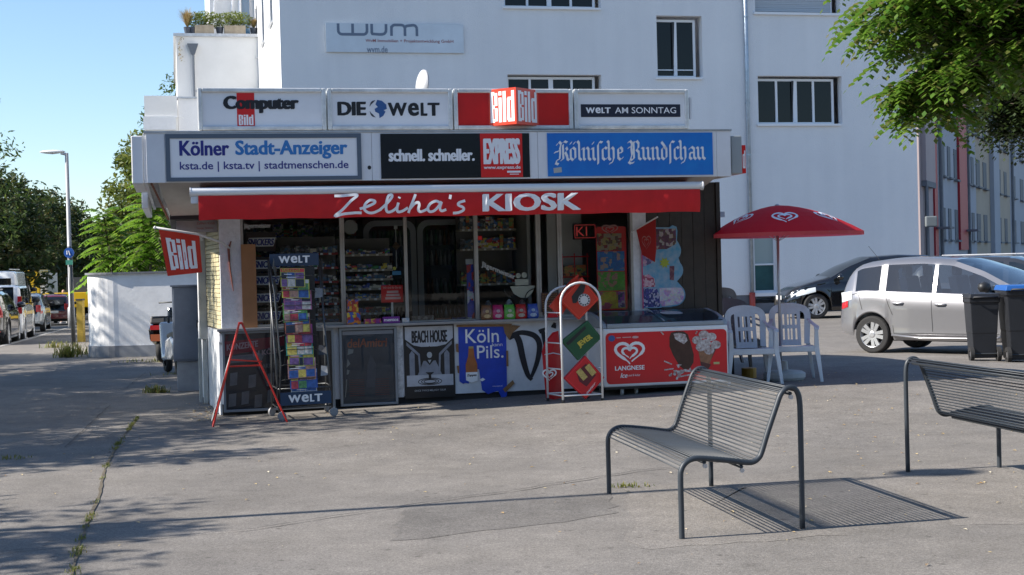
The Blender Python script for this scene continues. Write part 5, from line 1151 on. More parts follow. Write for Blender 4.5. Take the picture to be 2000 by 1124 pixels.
# the items inside
shelf_m = mat('shelf_board', (.42, .38, .30), .5); goods = [printmat('goods_%d' % i, c, 22, zs=1.6) for i, c in enumerate([[(.55, .03, .03), (.7, .6, .08), (.08, .2, .5), (.05, .05, .05), (.75, .7, .66)], [(.04, .3, .1), (.7, .66, .55), (.06, .1, .4), (.04, .04, .04)], [(.50, .30, .06), (.7, .18, .04), (.05, .05, .05), (.25, .45, .12)], [(.12, .12, .14), (.4, .38, .36), (.05, .14, .26), (.04, .04, .04)]])]
def shelf_unit(name, label, x0, x1, v, zs, depth=.25, side=True, gm=(1, 3), h=(.05, .12), wd=(.04, .09), bm=None, seed=1):
    rr_ = random.Random(seed); t = KT(name, label, 'shelf', (x0, v, 0))
    for z in zs: m_ = MB(); m_.box(x0, x1, v, v + depth, z - .012, z + .012); m_.build('shelf_board', bm or shelf_m, t)
    m_ = MB(); m_.box(x0, x1, v + depth, v + depth + .01, zs[0] - .02, zs[-1] + .2); m_.build('back_panel', mat('shelf_back', (.16, .15, .14), .7), t)
    m_ = MB()
    for z in zs:
        x = x0 + .03
        while x < x1 - .05: m_.box(x, x + .03, v - .004, v - .001, z - .011, z + .011); x += rr_.uniform(.06, .12)
    o = m_.build('price_tags', whitep, t); o['kind'] = 'stuff'
    for z in zs:
        x = x0 + .01; m_ = MB()
        while x < x1 - .05:
            w = rr_.uniform(*wd); hh = rr_.uniform(*h); m_.cur = rr_.randrange(len(gm)); m_.box(x, min(x1 - .005, x + w * .92), v + .02, v + .12, z + .0125, z + .0125 + hh); x += w
        o = m_.build('packets', [goods[g] for g in gm], t); o['kind'] = 'stuff'
    return t
shelf_unit('display_shelf', 'stepped shelves of small packets behind the second window pane', 1.42, 2.05, .75, [1.05, 1.22, 1.34, 1.45, 1.56, 1.74], seed=2, gm=(1, 3, 0), h=(.03, .07))
shelf_unit('tobacco_shelf', 'dark shelves with red edge strips behind the magazine rack window', .70, 1.36, .32, [.95, 1.07, 1.19, 1.31, 1.44, 1.60, 1.76], seed=3, gm=(3, 3, 1), h=(.05, .09), bm=mat('red_shelf', (.32, .02, .015), .4))
shelf_unit('wall_shelf', 'high wall shelf with bottles behind the fourth window pane', 2.95, 3.66, 1.2, [1.35, 1.78, 2.02], seed=5, gm=(2, 3, 0), h=(.1, .17))
shelf_unit('bottle_shelf', 'deep back-wall shelves full of bottles inside the kiosk', .5, 2.2, 2.7, [.8, 1.1, 1.4, 1.7, 2.0], seed=6, gm=(3, 1, 2), h=(.1, .2))
for i, (a, b, lab) in enumerate([(2.49, 3.14, 'tall dark glass-fronted fridge with rounded grey frame in the middle of the shop'), (1.82, 2.475, 'tall dark glass-fronted fridge partly hidden behind the left mullion')]):
    t = KT('fridge', lab, 'fridge', (a, 1.62, .2)); P = rrect(a, b, .6, 2.17, .14); Q = rrect(a + .07, b - .07, .67, 2.10, .09)
    m_ = MB(); n = len(P); m_.add([(p[0], 1.60, p[1]) for p in P] + [(p[0], 1.60, p[1]) for p in Q], [(k, (k + 1) % n, n + (k + 1) % n, n + k) for k in range(n)]); m_.build('door_frame', mat('fridge_frame', (.24, .255, .27), .4), t)
    m_ = MB(); m_.box(a, b, 1.62, 2.3, .2, 2.2); m_.build('cabinet', dark_in, t)
    m_ = MB(); m_.poly(Q, 1.605); m_.build('door_glass', mat('fridge_glass', (.008, .012, .014), .05, spec=.8), t)
    m_ = MB()
    rr_ = random.Random(i)
    for z in (.9, 1.25, 1.6, 1.85):
        for k in range(8): m_.cur = rr_.randrange(3); m_.lathe([(.022, z), (.022, z + .11), (.009, z + .15), (.009, z + .19)], 8, (a + .12 + k * .055, 1.6 - .012 + .0, 0))
    o = m_.build('bottles', [mat('bottle_green', (.01, .05, .02), .1), mat('bottle_brown', (.05, .02, .005), .1), mat('bottle_clear', (.12, .13, .13), .1)], t, smooth=True); o['kind'] = 'stuff'
# snickers carton stack behind the left pane
snb = mat('carton_brown', (.035, .012, .008), .4); blue_t = mat('logo_blue', (.02, .03, .28), .4)
sn = [('top chocolate-bar carton above the cardboard sheet in the left pane', .33, .66, 1.80, 2.02), ('chocolate-bar carton second from top in the left pane', .40, .72, 1.58, 1.74), ('chocolate-bar carton third from top in the left pane', .40, .70, 1.40, 1.56), ('chocolate-bar carton fourth from top in the left pane', .40, .70, 1.20, 1.37), ('lowest chocolate-bar carton just above the counter ledge', .40, .70, 1.0, 1.17)]
for lab, a, b, z0, z1 in sn:
    t = KT('snack_carton', lab, 'carton', (a, .2, z0)); m_ = MB(); m_.box(a, b, .2, .3, z0, z1); m_.build('carton', snb, t)
    h = .075; zc = z0 + (z1 - z0) * .48; m_ = MB(); m_.add([(a + .0, .196, zc - h / 2 - .012), (b - .03, .196, zc - h / 2 - .012), (b + .0, .196, zc + h / 2 + .012), (a + .03, .196, zc + h / 2 + .012)], [(0, 1, 2, 3)]); m_.build('logo_panel', whitep, t)
    m_ = MB(); put_text(m_, 'SNICKERS', a + .015, b - .02, zc - h / 2, zc + h / 2, .193, .035, .25); m_.build('lettering', blue_t, t)
t = ktop(MB().box(.262, .42, -.035, -.02, .965, 1.88), 'cardboard_sheet', mat('cardboard', (.36, .17, .075), .8, var=(5, .12), bump=(40, .1)), (.34, -.03, .965), 'plain brown cardboard sheet leaning against the left shop window', 'cardboard')
# stickers on the glass
gt = mat('sticker_white', (.42, .43, .42), .5)
t = KT('window_sticker', 'blackletter Jägermeister sticker at the top left of the first pane', 'sticker', (.3, .02, 2.05)); mb = MB(); put_text(mb, 'Jägermeister', .30, .60, 2.045, 2.11, .026, .03); mb.build('lettering', gt, t)
t = KT('window_sticker', 'slanting blackletter Jägermeister sticker with a small cart in the fourth pane', 'sticker', (3.0, .02, 1.3)); mb = MB()
put_text(mb, 'Jägermeister', 0, .42, 0, .075, .026, .02, fn=lambda x, y, z: (2.96 + x * .93 + z * .1, y, 1.56 - x * .40 + z)); mb.build('lettering', gt, t)
crm = mat('cream_board', (.62, .60, .50), .5); mb = MB(); mb.poly([(3.30, 1.335), (3.34, 1.25), (3.42, 1.20), (3.50, 1.20), (3.56, 1.25), (3.60, 1.335)], .06); mb.poly([(3.36, 1.345), (3.52, 1.345), (3.52, 1.415), (3.36, 1.415)], .059); mb.disc(3.40, 1.455, .030, .030, .058); mb.disc(3.47, 1.46, .033, .033, .057); mb.build('cart_picture', crm, t)
mb = MB(); mb.ribbon(arc(3.60, 1.17, .13, 95, 185, 8), .012, .055); mb.ribbon(arc(3.33, 1.31, .10, 180, 260, 6), .012, .055); mb.build('wheel_picture', black, t)
ktop(MB().poly([(1.48 + .085 * math.cos(R(22.5 + 45 * i)), 2.05 + .085 * math.sin(R(22.5 + 45 * i))) for i in range(8)], .05), 'octagon_plate', mat('plate_grey', (.24, .25, .24), .5), (1.48, .05, 2.05), 'grey octagonal plate behind the glass at the top of the second pane', 'plate')
t = KT('price_sign', 'red notice sign on a small stand behind the second pane', 'sign', (1.95, .15, 1.0)); mb = MB(); mb.box(1.82, 2.07, .15, .16, 1.19, 1.385); mb.build('board', redp, t); mb = MB(); mb.box(1.93, 1.955, .15, .165, .965, 1.19); mb.build('stand', alu, t)
mb = MB(); put_text(mb, 'Wir sind für Sie da!', 1.84, 2.05, 1.345, 1.37, .147, .02)
for k in range(3): mb.box(1.865 + .01 * k, 2.04 - .012 * k, .147, .148, 1.225 + k * .036, 1.25 + k * .036)
mb.build('lettering', mat('sign_pink', (.75, .45, .42), .5), t)
ktop(MB().box(1.94, 2.04, .06, .065, 1.50, 1.545), 'blue_sticker', mat('sticker_blue', (.04, .22, .42), .4), (1.99, .06, 1.5), 'light blue sticker with yellow dot on the second pane', 'sticker')
t = ktop(MB().disc(1.965, 1.575, .02, .02, .055), 'yellow_sticker', mat('sticker_yellow', (.45, .42, .04), .4), (1.965, .05, 1.575), 'round yellow sticker above the light blue sticker', 'sticker')
ktop(MB().box(2.905, 2.975, .02, .024, 1.875, 1.92), 'red_sticker', redp, (2.94, .02, 1.9), 'small red sticker at the left edge of the fourth pane', 'sticker')
t = KT('drinks_strip', 'narrow blue, silver and red drinks display strip beside the third mullion', 'display', (2.84, .1, .97)); mb = MB(); mb.box(2.80, 2.878, .08, .09, .975, 1.60); mb.build('strip', printmat('drinks_print', [(.02, .03, .3), (.02, .04, .35), (.4, .02, .02), (.5, .5, .55)], 12), t); mb = MB(); mb.box(2.79, 2.878, .075, .079, 1.60, 1.66); mb.build('price_card', gt, t)
mb = MB(); t = KT('bell_chain', 'thin white hanging rod with small plates in the second pane', 'hanging rod', (2.03, .12, 1.6)); mb.tube([(2.0, .12, 1.58), (2.0, .12, 2.02)], .005, 5); mb.build('rod', gt, t); mb = MB(); mb.box(1.98, 2.02, .11, .125, 2.02, 2.06); mb.build('tag', gt, t); mb = MB(); mb.lathe([(.001, -.05), (.05, 0), (.001, .05)], 10, (2.0, .12, 1.83)); mb.build('ornament', mat('wood_ornament', (.13, .08, .04), .7), t)
# goods standing on the counter ledge
def box_good(lab, x0, x1, z1, m_, name='sweet_box', cat='box', v0=-.07, dp=.07, word=None, wm=None, z0=.963):
    t = KT(name, lab, cat, ((x0 + x1) / 2, v0, z0)); b = MB(); b.box(x0, x1, v0, v0 + dp, z0, z1); b.build('box', m_, t, bevel=.003)
    if word: b = MB(); put_text(b, word, x0 + .015, x1 - .015, z0 + (z1 - z0) * .3, z0 + (z1 - z0) * .72, v0 - .002, .03); b.build('lettering', wm or whitep, t)
    return t
box_good('orange and blue sweets display, two boxes high, at the left end of the ledge', 1.40, 1.55, 1.10, printmat('sweet_a', [(.6, .2, .02), (.6, .45, .05), (.4, .03, .03), (.05, .1, .4)], 30))
box_good('upper red and yellow sweets box stacked on the orange display', 1.41, 1.53, 1.24, printmat('sweet_a2', [(.5, .08, .02), (.6, .4, .05), (.1, .08, .3), (.3, .03, .03)], 34), z0=1.102)
box_good('low magenta sweets carton right of the orange display', 1.59, 1.78, 1.02, printmat('sweet_b', [(.35, .02, .12), (.2, .02, .2), (.5, .3, .05), (.4, .05, .1)], 30))
box_good('purple mentos carton on the ledge', 1.80, 1.99, 1.035, mat('mentos_purple', (.17, .02, .26), .4), word='mentos')
box_good('small white and pale blue packet on the ledge', 2.02, 2.10, 1.015, printmat('sweet_d', [(.5, .52, .56), (.3, .4, .5), (.5, .5, .5)], 40))
box_good('brown and grey row of small packets at the serving hatch', 2.15, 2.40, 1.03, printmat('sweet_e', [(.16, .13, .11), (.25, .22, .2), (.08, .06, .05)], 60), v0=.06)
box_good('dark red tray of bars at the serving hatch', 2.43, 2.60, .995, printmat('sweet_f', [(.12, .02, .02), (.2, .06, .02), (.03, .02, .02)], 50), v0=.06)
box_good('low dark blue tray right of the serving hatch', 2.62, 2.77, .995, printmat('sweet_g', [(.02, .03, .15), (.05, .06, .2), (.02, .02, .05)], 50), v0=.06)
for i, (x, nm, c, c2) in enumerate([(2.99, 'brown and cream', (.20, .10, .05), (.5, .36, .18)), (3.12, 'magenta', (.42, .02, .12), (.5, .35, .4)), (3.255, 'bright green', (.10, .38, .05), (.5, .55, .4)), (3.39, 'red', (.42, .02, .02), (.4, .35, .3)), (3.53, 'blue', (.04, .09, .38), (.35, .45, .6))]):
    t = KT('sweet_bag', nm + ' bag of jelly sweets on the ledge below the fourth pane', 'bag', (x, -.05, .963), 'row of sweet bags')
    b = MB(); pts = []
    for (w, d, z) in ((.058, .02, .963), (.067, .036, .985), (.064, .034, 1.05), (.055, .022, 1.10), (.057, .004, 1.13)): pts += [(x - w, -.055 - d, z), (x, -.055 - d * 1.25, z), (x + w, -.055 - d, z), (x + w, -.055 + d, z), (x, -.055 + d * 1.2, z), (x - w, -.055 + d, z)]
    b.add(pts, [(6 * r_ + j, 6 * r_ + (j + 1) % 6, 6 * r_ + 6 + (j + 1) % 6, 6 * r_ + 6 + j) for r_ in range(4) for j in range(6)] + [tuple(range(24, 30))]); b.build('bag', mat('bag_' + nm.replace(' ', '_'), c, .25, var=(40, .3)), t, smooth=True)
    b = MB(); b.disc(x, 1.005, .04, .022, -.102, 14); b.disc(x, 1.06, .022, .018, -.100, 12); b.build('label_print', mat('bagp_' + nm.replace(' ', '_'), c2, .4, var=(60, .4)), t)
for i, (x, z, c, lab) in enumerate([(3.05, 1.12, (.2, .2, .24), 'grey plush figure behind the brown sweet bag'), (3.30, 1.13, (.38, .42, .45), 'white and blue crumpled bag behind the green sweet bag'), (3.45, 1.12, (.3, .2, .2), 'pinkish crumpled bag behind the red sweet bag')]):
    b = MB(); b.lathe([(.03, -.12), (.05, -.06), (.045, 0), (.02, .05), (.001, .06)], 9, (x, .12, z)); ktop(b, 'soft_toy', printmat('toy_%d' % i, [c, tuple(q * .5 for q in c), tuple(min(1, q * 1.6) for q in c)], 30), (x, .12, 1.0), lab, 'toy', smooth=True)
t = KT('chocolate_stand', 'stand of gold-wrapped round chocolates beside the blue sweet bag', 'display', (3.73, -.05, .963)); b = MB(); b.box(3.65, 3.84, -.03, .0, 1.03, 1.25); b.build('board', mat('stand_brown', (.08, .03, .02), .5), t)
b = MB()
for i in range(7):
    for j in range(8): b.lathe([(.001, -.010), (.010, 0), (.001, .008)], 6, (3.665 + i * .026, -.034, 1.043 + j * .027))
o = b.build('chocolates', mat('gold_foil', (.40, .26, .10), .3, .6), t); o['kind'] = 'stuff'
b = MB(); b.add([(3.70, -.05, .964), (3.84, -.05, .964), (3.80, -.02, 1.03), (3.74, -.02, 1.03)], [(0, 1, 2, 3)]); b.build('foot', redp, t)
# ice poster, small neon sign, red rack behind the right pane
ice = [printmat('ice_a', [(.25, .02, .02), (.35, .28, .2), (.12, .06, .04), (.4, .3, .1)], 24), printmat('ice_b', [(.02, .16, .45), (.04, .22, .5), (.45, .3, .25), (.03, .14, .4)], 20), printmat('ice_c', [(.10, .35, .03), (.14, .4, .05), (.45, .2, .15), (.1, .3, .04)], 20), printmat('ice_d', [(.5, .35, .02), (.55, .4, .03), (.4, .05, .1), (.45, .3, .02)], 20), printmat('ice_e', [(.04, .03, .12), (.3, .05, .3), (.1, .05, .2), (.4, .3, .4)], 34)]
t = KT('ice_cream_poster', 'tall ice cream price poster with heart emblem inside the right pane', 'poster', (4.5, .08, 1.0))
b = MB(); b.poly(rrect(4.35, 4.72, 1.02, 2.0, .03), .085); b.build('sheet', redp, t)
for k, (z0, z1) in enumerate(((1.72, 1.92), (1.48, 1.71), (1.25, 1.47), (1.04, 1.24))): b = MB(); b.box(4.36, 4.69 if k else 4.66, .078 - k * .001, .082, z0, z1); b.build('picture_row', ice[k], t)
b = MB(); b.box(4.60, 4.68, .07, .0765, 1.05, 1.235); b.build('picture_row', ice[4], t)
b = MB(); heart(b, 4.52, 1.965, .19, .12, .076, .014); b.build('heart_emblem', mat('pink_print', (.65, .35, .33), .5), t)
t = KT('led_sign', 'small dark LED sign with red letters inside the right pane', 'sign', (4.2, .28, 1.9)); b = MB(); b.box(4.13, 4.42, .28, .3, 1.86, 2.05); b.build('board', dark_in, t); b = MB(); put_text(b, 'KI', 4.17, 4.30, 1.90, 2.01, .277, -.01); b.ribbon(rrect(4.15, 4.40, 1.88, 2.03, .01, 2), .006, .276, closed=True); b.build('led_letters', mat('led_red', (.12, .01, .01), .5, emit=(.9, .08, .08, .12)), t)
t = KT('wire_rack', 'red wire rack with packets inside the right pane', 'rack', (4.2, .5, .97)); b = MB()
for x in (4.05, 4.20, 4.36): b.tube([(x, .5, .95), (x, .5, 1.70)], .008, 5)
for z in (1.2, 1.42, 1.66): b.tube([(4.03, .5, z), (4.38, .5, z)], .008, 5)
b.build('wires', redp, t)
for z in (1.21, 1.43): b = MB(); b.box(4.07, 4.34, .5, .56, z, z + .13); o = b.build('packets', goods[2], t)
# ================================================================ ROOF LIGHT BOXES
lb_m = mat('light_box_face', (.80, .81, .83), .3, var=(2.4, .05)); lbf = mat('light_box_frame', (.74, .75, .74), .35, .3, var=(6, .25)); grime = mat('grime', (.10, .10, .09), .8)
def light_box(lab, x0, x1, face=None):
    t = KT('light_box_sign', lab, 'sign', ((x0 + x1) / 2, -.6, 3.03), 'light boxes on the kiosk roof')
    z0, z1 = 3.045, 3.485
    m_ = MB(); m_.box(x0 + .01, x1 - .01, -.86, -.45, z0 + .005, z1 - .005); m_.build('housing', lbf, t)
    m_ = MB(); framebox(m_, x0, x1, z0, z1, .045, -.9, -.862); m_.build('frame', lbf, t, bevel=.01)
    m_ = MB(); m_.quad((x0 + .045, -.872, z0 + .045), (x1 - .045, -.872, z0 + .045), (x1 - .045, -.872, z1 - .045), (x0 + .045, -.872, z1 - .045)); m_.build('face', face or lb_m, t)
    m_ = MB(); m_.box(x0 + .02, x1 - .02, -.89, -.6, z0 - .012, z0 - .001); m_.build('drip_edge', grime, t)
    return t
t = light_box('white light box reading Computer Bild, leftmost on the roof', -.173, 1.146)
b = MB(); b.box(.225, .405, -.8745, -.8735, 3.085, 3.435); b.build('red_block', redp, t)
b = MB(); put_text(b, 'Computer', .085, .865, 3.225, 3.405, -.877, .055); b.build('lettering', blackp, t)
b = MB(); b.box(.228, .402, -.878, -.8775, 3.086, 3.222); b.build('red_block', redp, t); b = MB(); put_block(b, 'Bild', .240, .390, 3.10, 3.208, -.880); b.build('lettering', whitep, t)
t = light_box('white light box reading Die Welt with a blue globe', 1.160, 2.497)
b = MB(); put_text(b, 'DIE', 1.265, 1.57, 3.20, 3.345, -.875, .055); b.build('lettering', blackp, t); b = MB(); put_welt(b, 1.80, 2.36, 3.195, 3.335, -.875); b.build('lettering', blackp, t)
gb = mat('globe_blue', (.03, .10, .28), .4); b = MB(); cx, cz, r_ = 1.70, 3.27, .095
b.poly([(cx - .01, cz + .095), (cx + .04, cz + .085), (cx + .085, cz + .045), (cx + .09, cz + .0), (cx + .055, cz - .015), (cx + .075, cz - .03), (cx + .05, cz - .075), (cx + .01, cz - .098), (cx + .005, cz - .05), (cx - .035, cz - .03), (cx - .04, cz + .0), (cx - .005, cz + .02), (cx - .03, cz + .045)], -.875); b.build('globe', gb, t)
b = MB(); b.ribbon(arc(cx, cz, r_, 110, 165, 6), [.004, .012, .02, .02, .014, .008, .003], -.875); b.ribbon(arc(cx, cz, r_, 195, 250, 6), [.003, .008, .014, .02, .018, .01, .003], -.875); b.build('globe_edge', mat('globe_dark', (.04, .045, .06), .4), t)
red_face = mat('light_box_red', (.62, .006, .006), .3, var=(1.6, .2))
t = light_box('red light box with projecting Bild wedge', 2.511, 3.836, red_face)
# projecting wedge
xa, xm, xb, dep = 2.90, 3.145, 3.45, .24
b = MB(); P_ = [(xa, -.872), (xm, -.872 - dep), (xb, -.872)]
b.add([(p[0], p[1], 3.085) for p in P_] + [(p[0], p[1], 3.475) for p in P_], [(0, 1, 4, 3), (1, 2, 5, 4), (3, 4, 5), (0, 2, 1)]); b.build('wedge', mat('wedge_orange_red', (.70, .045, .015), .35), t)
def wf(p, q):
    d = Vector((q[0] - p[0], q[1] - p[1])); L = d.length; d /= L; n = Vector((d.y, -d.x))
    return lambda x, y, z: (p[0] + d.x * x * L + n.x * .003, p[1] + d.y * x * L + n.y * .003, z)
b = MB(); put_block(b, 'Bild', .06, .94, 3.115, 3.445, 0, fn=wf(P_[0], P_[1])); b.build('lettering', whitep, t); b = MB(); put_block(b, 'Bild', .08, .92, 3.115, 3.445, 0, fn=wf(P_[1], P_[2])); b.build('lettering', whitep, t)
t = light_box('white light box reading Welt am Sonntag on a dark band, rightmost on the roof', 3.85, 5.175)
b = MB(); b.box(3.93, 5.08, -.8755, -.8735, 3.18, 3.32); b.build('dark_band', mat('band_navy', (.012, .016, .035), .4), t)
b = MB(); put_welt(b, 3.985, 4.27, 3.222, 3.285, -.877); b.build('lettering', whitep, t); b = MB(); put_text(b, 'AM SONNTAG', 4.32, 5.03, 3.22, 3.288, -.877, .004); b.build('lettering', whitep, t)
b = MB(); b.box(5.20, 5.225, -.85, -.6, 3.16, 3.40); ktop(b, 'side_sign', white_metal, (5.21, -.7, 3.15), 'thin white sign plate edge-on at the right end of the light boxes', 'sign')
# fascia signs
t = KT('fascia_sign', 'white Kölner Stadt-Anzeiger sign with grey border on the fascia', 'sign', (.49, -1.01, 2.51)); x0, x1, z0, z1 = -.507, 1.488, 2.515, 2.998
b = MB(); b.box(x0 + .035, x1 - .035, -1.012, -1.004, z0 + .03, z1 - .03); b.build('board', whitep, t)
b = MB(); framebox(b, x0, x1, z0, z1, .045, -1.022, -1.004, .04); b.build('border', mat('border_slate', (.10, .13, .17), .4), t)
nb = mat('print_navy', (.02, .025, .22), .4); lbp = mat('print_blue', (.03, .20, .52), .4)
b = MB(); put_text(b, 'Kölner', -.37, .13, 2.775, 2.93, -1.015, .03); b.build('lettering', nb, t); b = MB(); put_text(b, 'Stadt-Anzeiger', .19, 1.345, 2.735, 2.93, -1.015, .03); b.build('lettering', lbp, t)
b = MB(); put_text(b, 'ksta.de | ksta.tv | stadtmenschen.de', -.37, 1.35, 2.61, 2.715, -1.015, .014); b.build('lettering', nb, t)
t = KT('fascia_sign', 'black schnell. schneller. EXPRESS sign with red panel on the fascia', 'sign', (2.5, -1.01, 2.51)); b = MB(); b.box(1.693, 3.305, -1.012, -1.004, 2.52, 2.993); b.build('board', mat('sign_black', (.008, .009, .014), .25, var=(1.5, .3)), t)
b = MB(); b.box(2.765, 3.225, -1.016, -1.0125, 2.522, 2.991); b.build('red_panel', redp, t)
b = MB(); put_text(b, 'schnell. schneller.', 1.775, 2.70, 2.70, 2.83, -1.0135, .04); b.build('lettering', whitep, t); b = MB(); put_text(b, 'EXPRESS', 2.795, 3.20, 2.66, 2.94, -1.018, .035, 0, .92); b.build('lettering', whitep, t); b = MB(); put_text(b, 'www.express.de', 2.795, 3.20, 2.60, 2.648, -1.018, .02)
b.build('lettering', whitep, t); b = MB(); b.box(3.05, 3.20, -1.019, -1.018, 2.57, 2.59); b.box(3.08, 3.18, -1.019, -1.018, 2.55, 2.558); b.build('small_sticker', whitep, t)
t = KT('fascia_sign', 'blue Kölnische Rundschau sign in blackletter on the fascia', 'sign', (4.45, -1.01, 2.51)); b = MB(); b.box(3.505, 5.40, -1.012, -1.004, 2.525, 2.992); b.build('board', mat('sign_blue_plate', (.01, .23, .66), .35, var=(1.2, .22, (.01, .14, .54))), t)
b = MB(); put_blackletter(b, 'Kölnische Rundschau', 3.60, 5.32, 2.70, 2.835, -1.014); b.build('lettering', whitep, t)
b = MB(); b.add([(3.57, -1.014, 2.56), (3.66, -1.014, 2.57), (3.655, -1.014, 2.625), (3.565, -1.014, 2.615)], [(0, 1, 2, 3)]); b.build('sticker', gt, t)
ktop(MB().disc(1.57, 2.64, .02, .022, -1.003, 9), 'sticker', blackp, (1.57, -1.0, 2.64), 'small dark sticker on the white strip right of the Stadt-Anzeiger sign', 'sticker')
# signs on the two ends of the fascia
t = KT('side_sign_box', 'white sign box fixed to the left end of the fascia', 'sign', (-.78, -.5, 2.5)); b = MB(); b.box(-.845, -.73, -.985, .65, 2.50, 2.985); b.build('box', facw, t, bevel=.01)
t = KT('side_sign_box', 'pale sign panel hanging below the rear left end of the fascia', 'sign', (-.80, 2.0, 2.4)); b = MB(); b.box(-.81, -.735, 1.6, 4.4, 2.36, 2.98); b.build('box', facw, t, bevel=.01)
t = KT('side_sign_box', 'grey sign box fixed to the right end of the fascia', 'sign', (5.72, -.6, 2.5)); b = MB(); b.box(5.66, 5.785, -.92, .6, 2.54, 2.965); b.build('box', mat('box_pale_grey', (.33, .36, .37), .5), t, bevel=.01)
t = KT('flag_sign', 'narrow red sign edge-on at the right end of the fascia', 'sign', (5.83, -.8, 2.55)); b = MB(); b.box(5.79, 5.835, -.9, -.5, 2.545, 2.86); b.build('board', redp, t); b = MB(); put_block(b, 'd', 5.797, 5.829, 2.60, 2.80, -.902); b.build('lettering', whitep, t)
# satellite dish
t = KT('satellite_dish', 'white satellite dish standing edge-on behind the light boxes', 'satellite dish', (2.55, 1, 3.0)); M_ = Matrix.Translation((2.53, 1.0, 3.76)) @ Matrix.Rotation(R(-84), 4, 'Y') @ Matrix.Rotation(R(14), 4, 'X')
b = MB(); b.lathe([(.185, .04), (.18, .03), (.12, .012), (.02, .0), (.02, -.01), (.12, .008), (.185, .026)], 24, M=M_); b.build('dish', mat('dish_grey', (.50, .51, .53), .5), t, smooth=True); b = MB(); b.tube([(2.6, 1.05, 3.0), (2.6, 1.05, 3.7)], .025, 8); b.tube([(2.54, .95, 3.5), (2.35, .9, 3.68)], .01, 6); b.build('mast', alu, t)
b = MB(); b.lathe([(.16, 3.0), (.16, 3.55), (.12, 3.68), (.05, 3.74), (.001, 3.75)], 16, (2.72, 1.3, 0)); ktop(b, 'roof_vent', mat('vent_grey', (.35, .38, .41), .6), (2.72, 1.3, 3.0), 'rounded grey vent hood beside the satellite dish', 'vent', smooth=True)
# ================================================================ AWNING
t = KT('awning', 'red retractable awning with white front bar reading Zeliha\'s KIOSK', 'awning', (2.5, -1, 2.2))
aw = mat('awning_red', (.60, .010, .012), .75, var=(5, .12), bump=(3.0, .5, .03))
b = MB(); b.tube([(-.272, -1.0, 2.405), (-.268, -1.0, 2.405), (5.262, -1.0, 2.405)], .046, 16); b.build('front_bar', mat('bar_white', (.78, .79, .80), .3), t, smooth=True)
b = MB()
for x in (-.28, 5.262): b.tube([(x, -1.0, 2.405), (x + .012, -1.0, 2.405)], .052, 14)
b.box(-.27, -.2, -1.02, -.96, 2.29, 2.36); b.build('end_cap', white_metal, t)
b = MB(); n = 90; rr_ = random.Random(4); ph = [rr_.uniform(0, 6) for _ in range(6)]
def wav(x, k): return (.012 * math.sin(x * 7 + ph[0]) + .008 * math.sin(x * 19 + ph[1]) + .006 * math.sin(x * 37 + ph[2])) * k
for i in range(n + 1):
    x = -.195 + 5.425 * i / n
    for k in range(6): f = k / 5; zb = 2.118 + .004 * math.sin(x * 9 + ph[3]); b.v.append((x, -1.035 + .01 * f + wav(x, f * .7 + .3) - .012 * math.sin(f * PI), 2.365 + (zb - 2.365) * f))
for i in range(n):
    for k in range(5): q = i * 6 + k; b.f.append((q, q + 1, q + 7, q + 6)); b.m.append(0)
b.build('valance', aw, t, smooth=True)
b = MB(); b.add([(-.17, -.98, 2.44), (5.2, -.98, 2.44), (5.2, -.15, 2.53), (-.17, -.15, 2.53)], [(0, 1, 2, 3)]); b.build('canopy', aw, t)
for x in (.6, 4.6): b = MB(); b.tube([(x, -.98, 2.40), (x + .5, -.5, 2.36), (x, -.08, 2.38)], .018, 6); b.build('folding_arm', white_metal, t)
b = MB(); b.tube([(-.1, -.10, 2.42), (5.2, -.10, 2.42)], .05, 10); b.build('roller', white_metal, t, smooth=True)
def vf(x, y, z): return (x, -1.044 + wav(x, (2.365 - z) / .247 * .7 + .3) + .01 * (2.365 - z) / .247 - .012 * math.sin(max(0, min(1, (2.365 - z) / .247)) * PI) - .004 + y, z)
b = MB(); lt = [
    ([(1.19, 2.345), (1.27, 2.345), (1.35, 2.352), (1.43, 2.350), (1.36, 2.29), (1.27, 2.20), (1.19, 2.135), (1.28, 2.155), (1.40, 2.165), (1.47, 2.163)], 1),
    ([(1.45, 2.205), (1.52, 2.225), (1.60, 2.26), (1.61, 2.285), (1.56, 2.295), (1.51, 2.255), (1.50, 2.20), (1.54, 2.165), (1.60, 2.165), (1.68, 2.20)], 1),
    ([(1.66, 2.19), (1.73, 2.25), (1.79, 2.32), (1.79, 2.35), (1.755, 2.335), (1.735, 2.27), (1.73, 2.20), (1.75, 2.168), (1.80, 2.18), (1.85, 2.22)], 1),
    ([(1.86, 2.265), (1.845, 2.205), (1.855, 2.17), (1.90, 2.175), (1.96, 2.21)], 1), ([(1.868, 2.31), (1.876, 2.325)], 1),
    ([(2.045, 2.352), (2.02, 2.29), (1.985, 2.21), (1.965, 2.155)], 1), ([(1.985, 2.20), (2.03, 2.25), (2.07, 2.265), (2.08, 2.235), (2.07, 2.19), (2.09, 2.165), (2.14, 2.18), (2.18, 2.205)], 1),
    ([(2.31, 2.25), (2.26, 2.275), (2.20, 2.25), (2.17, 2.20), (2.19, 2.165), (2.24, 2.175), (2.29, 2.225), (2.32, 2.27)], 1), ([(2.32, 2.265), (2.30, 2.20), (2.32, 2.17), (2.37, 2.185)], 1),
    ([(2.42, 2.34), (2.41, 2.295)], 1), ([(2.575, 2.275), (2.51, 2.255), (2.50, 2.23), (2.55, 2.205), (2.555, 2.175), (2.50, 2.15), (2.44, 2.145)], 1)]
for i, (pl, _) in enumerate(lt): b.ribbon(crom(pl, 5), .028, -.0004 * i, fn=vf)
b.build('lettering', whitep, t); b = MB(); put_text(b, 'KIOSK', 2.765, 3.855, 2.155, 2.345, -.001, .055, fn=vf)
b.build('lettering', whitep, t)
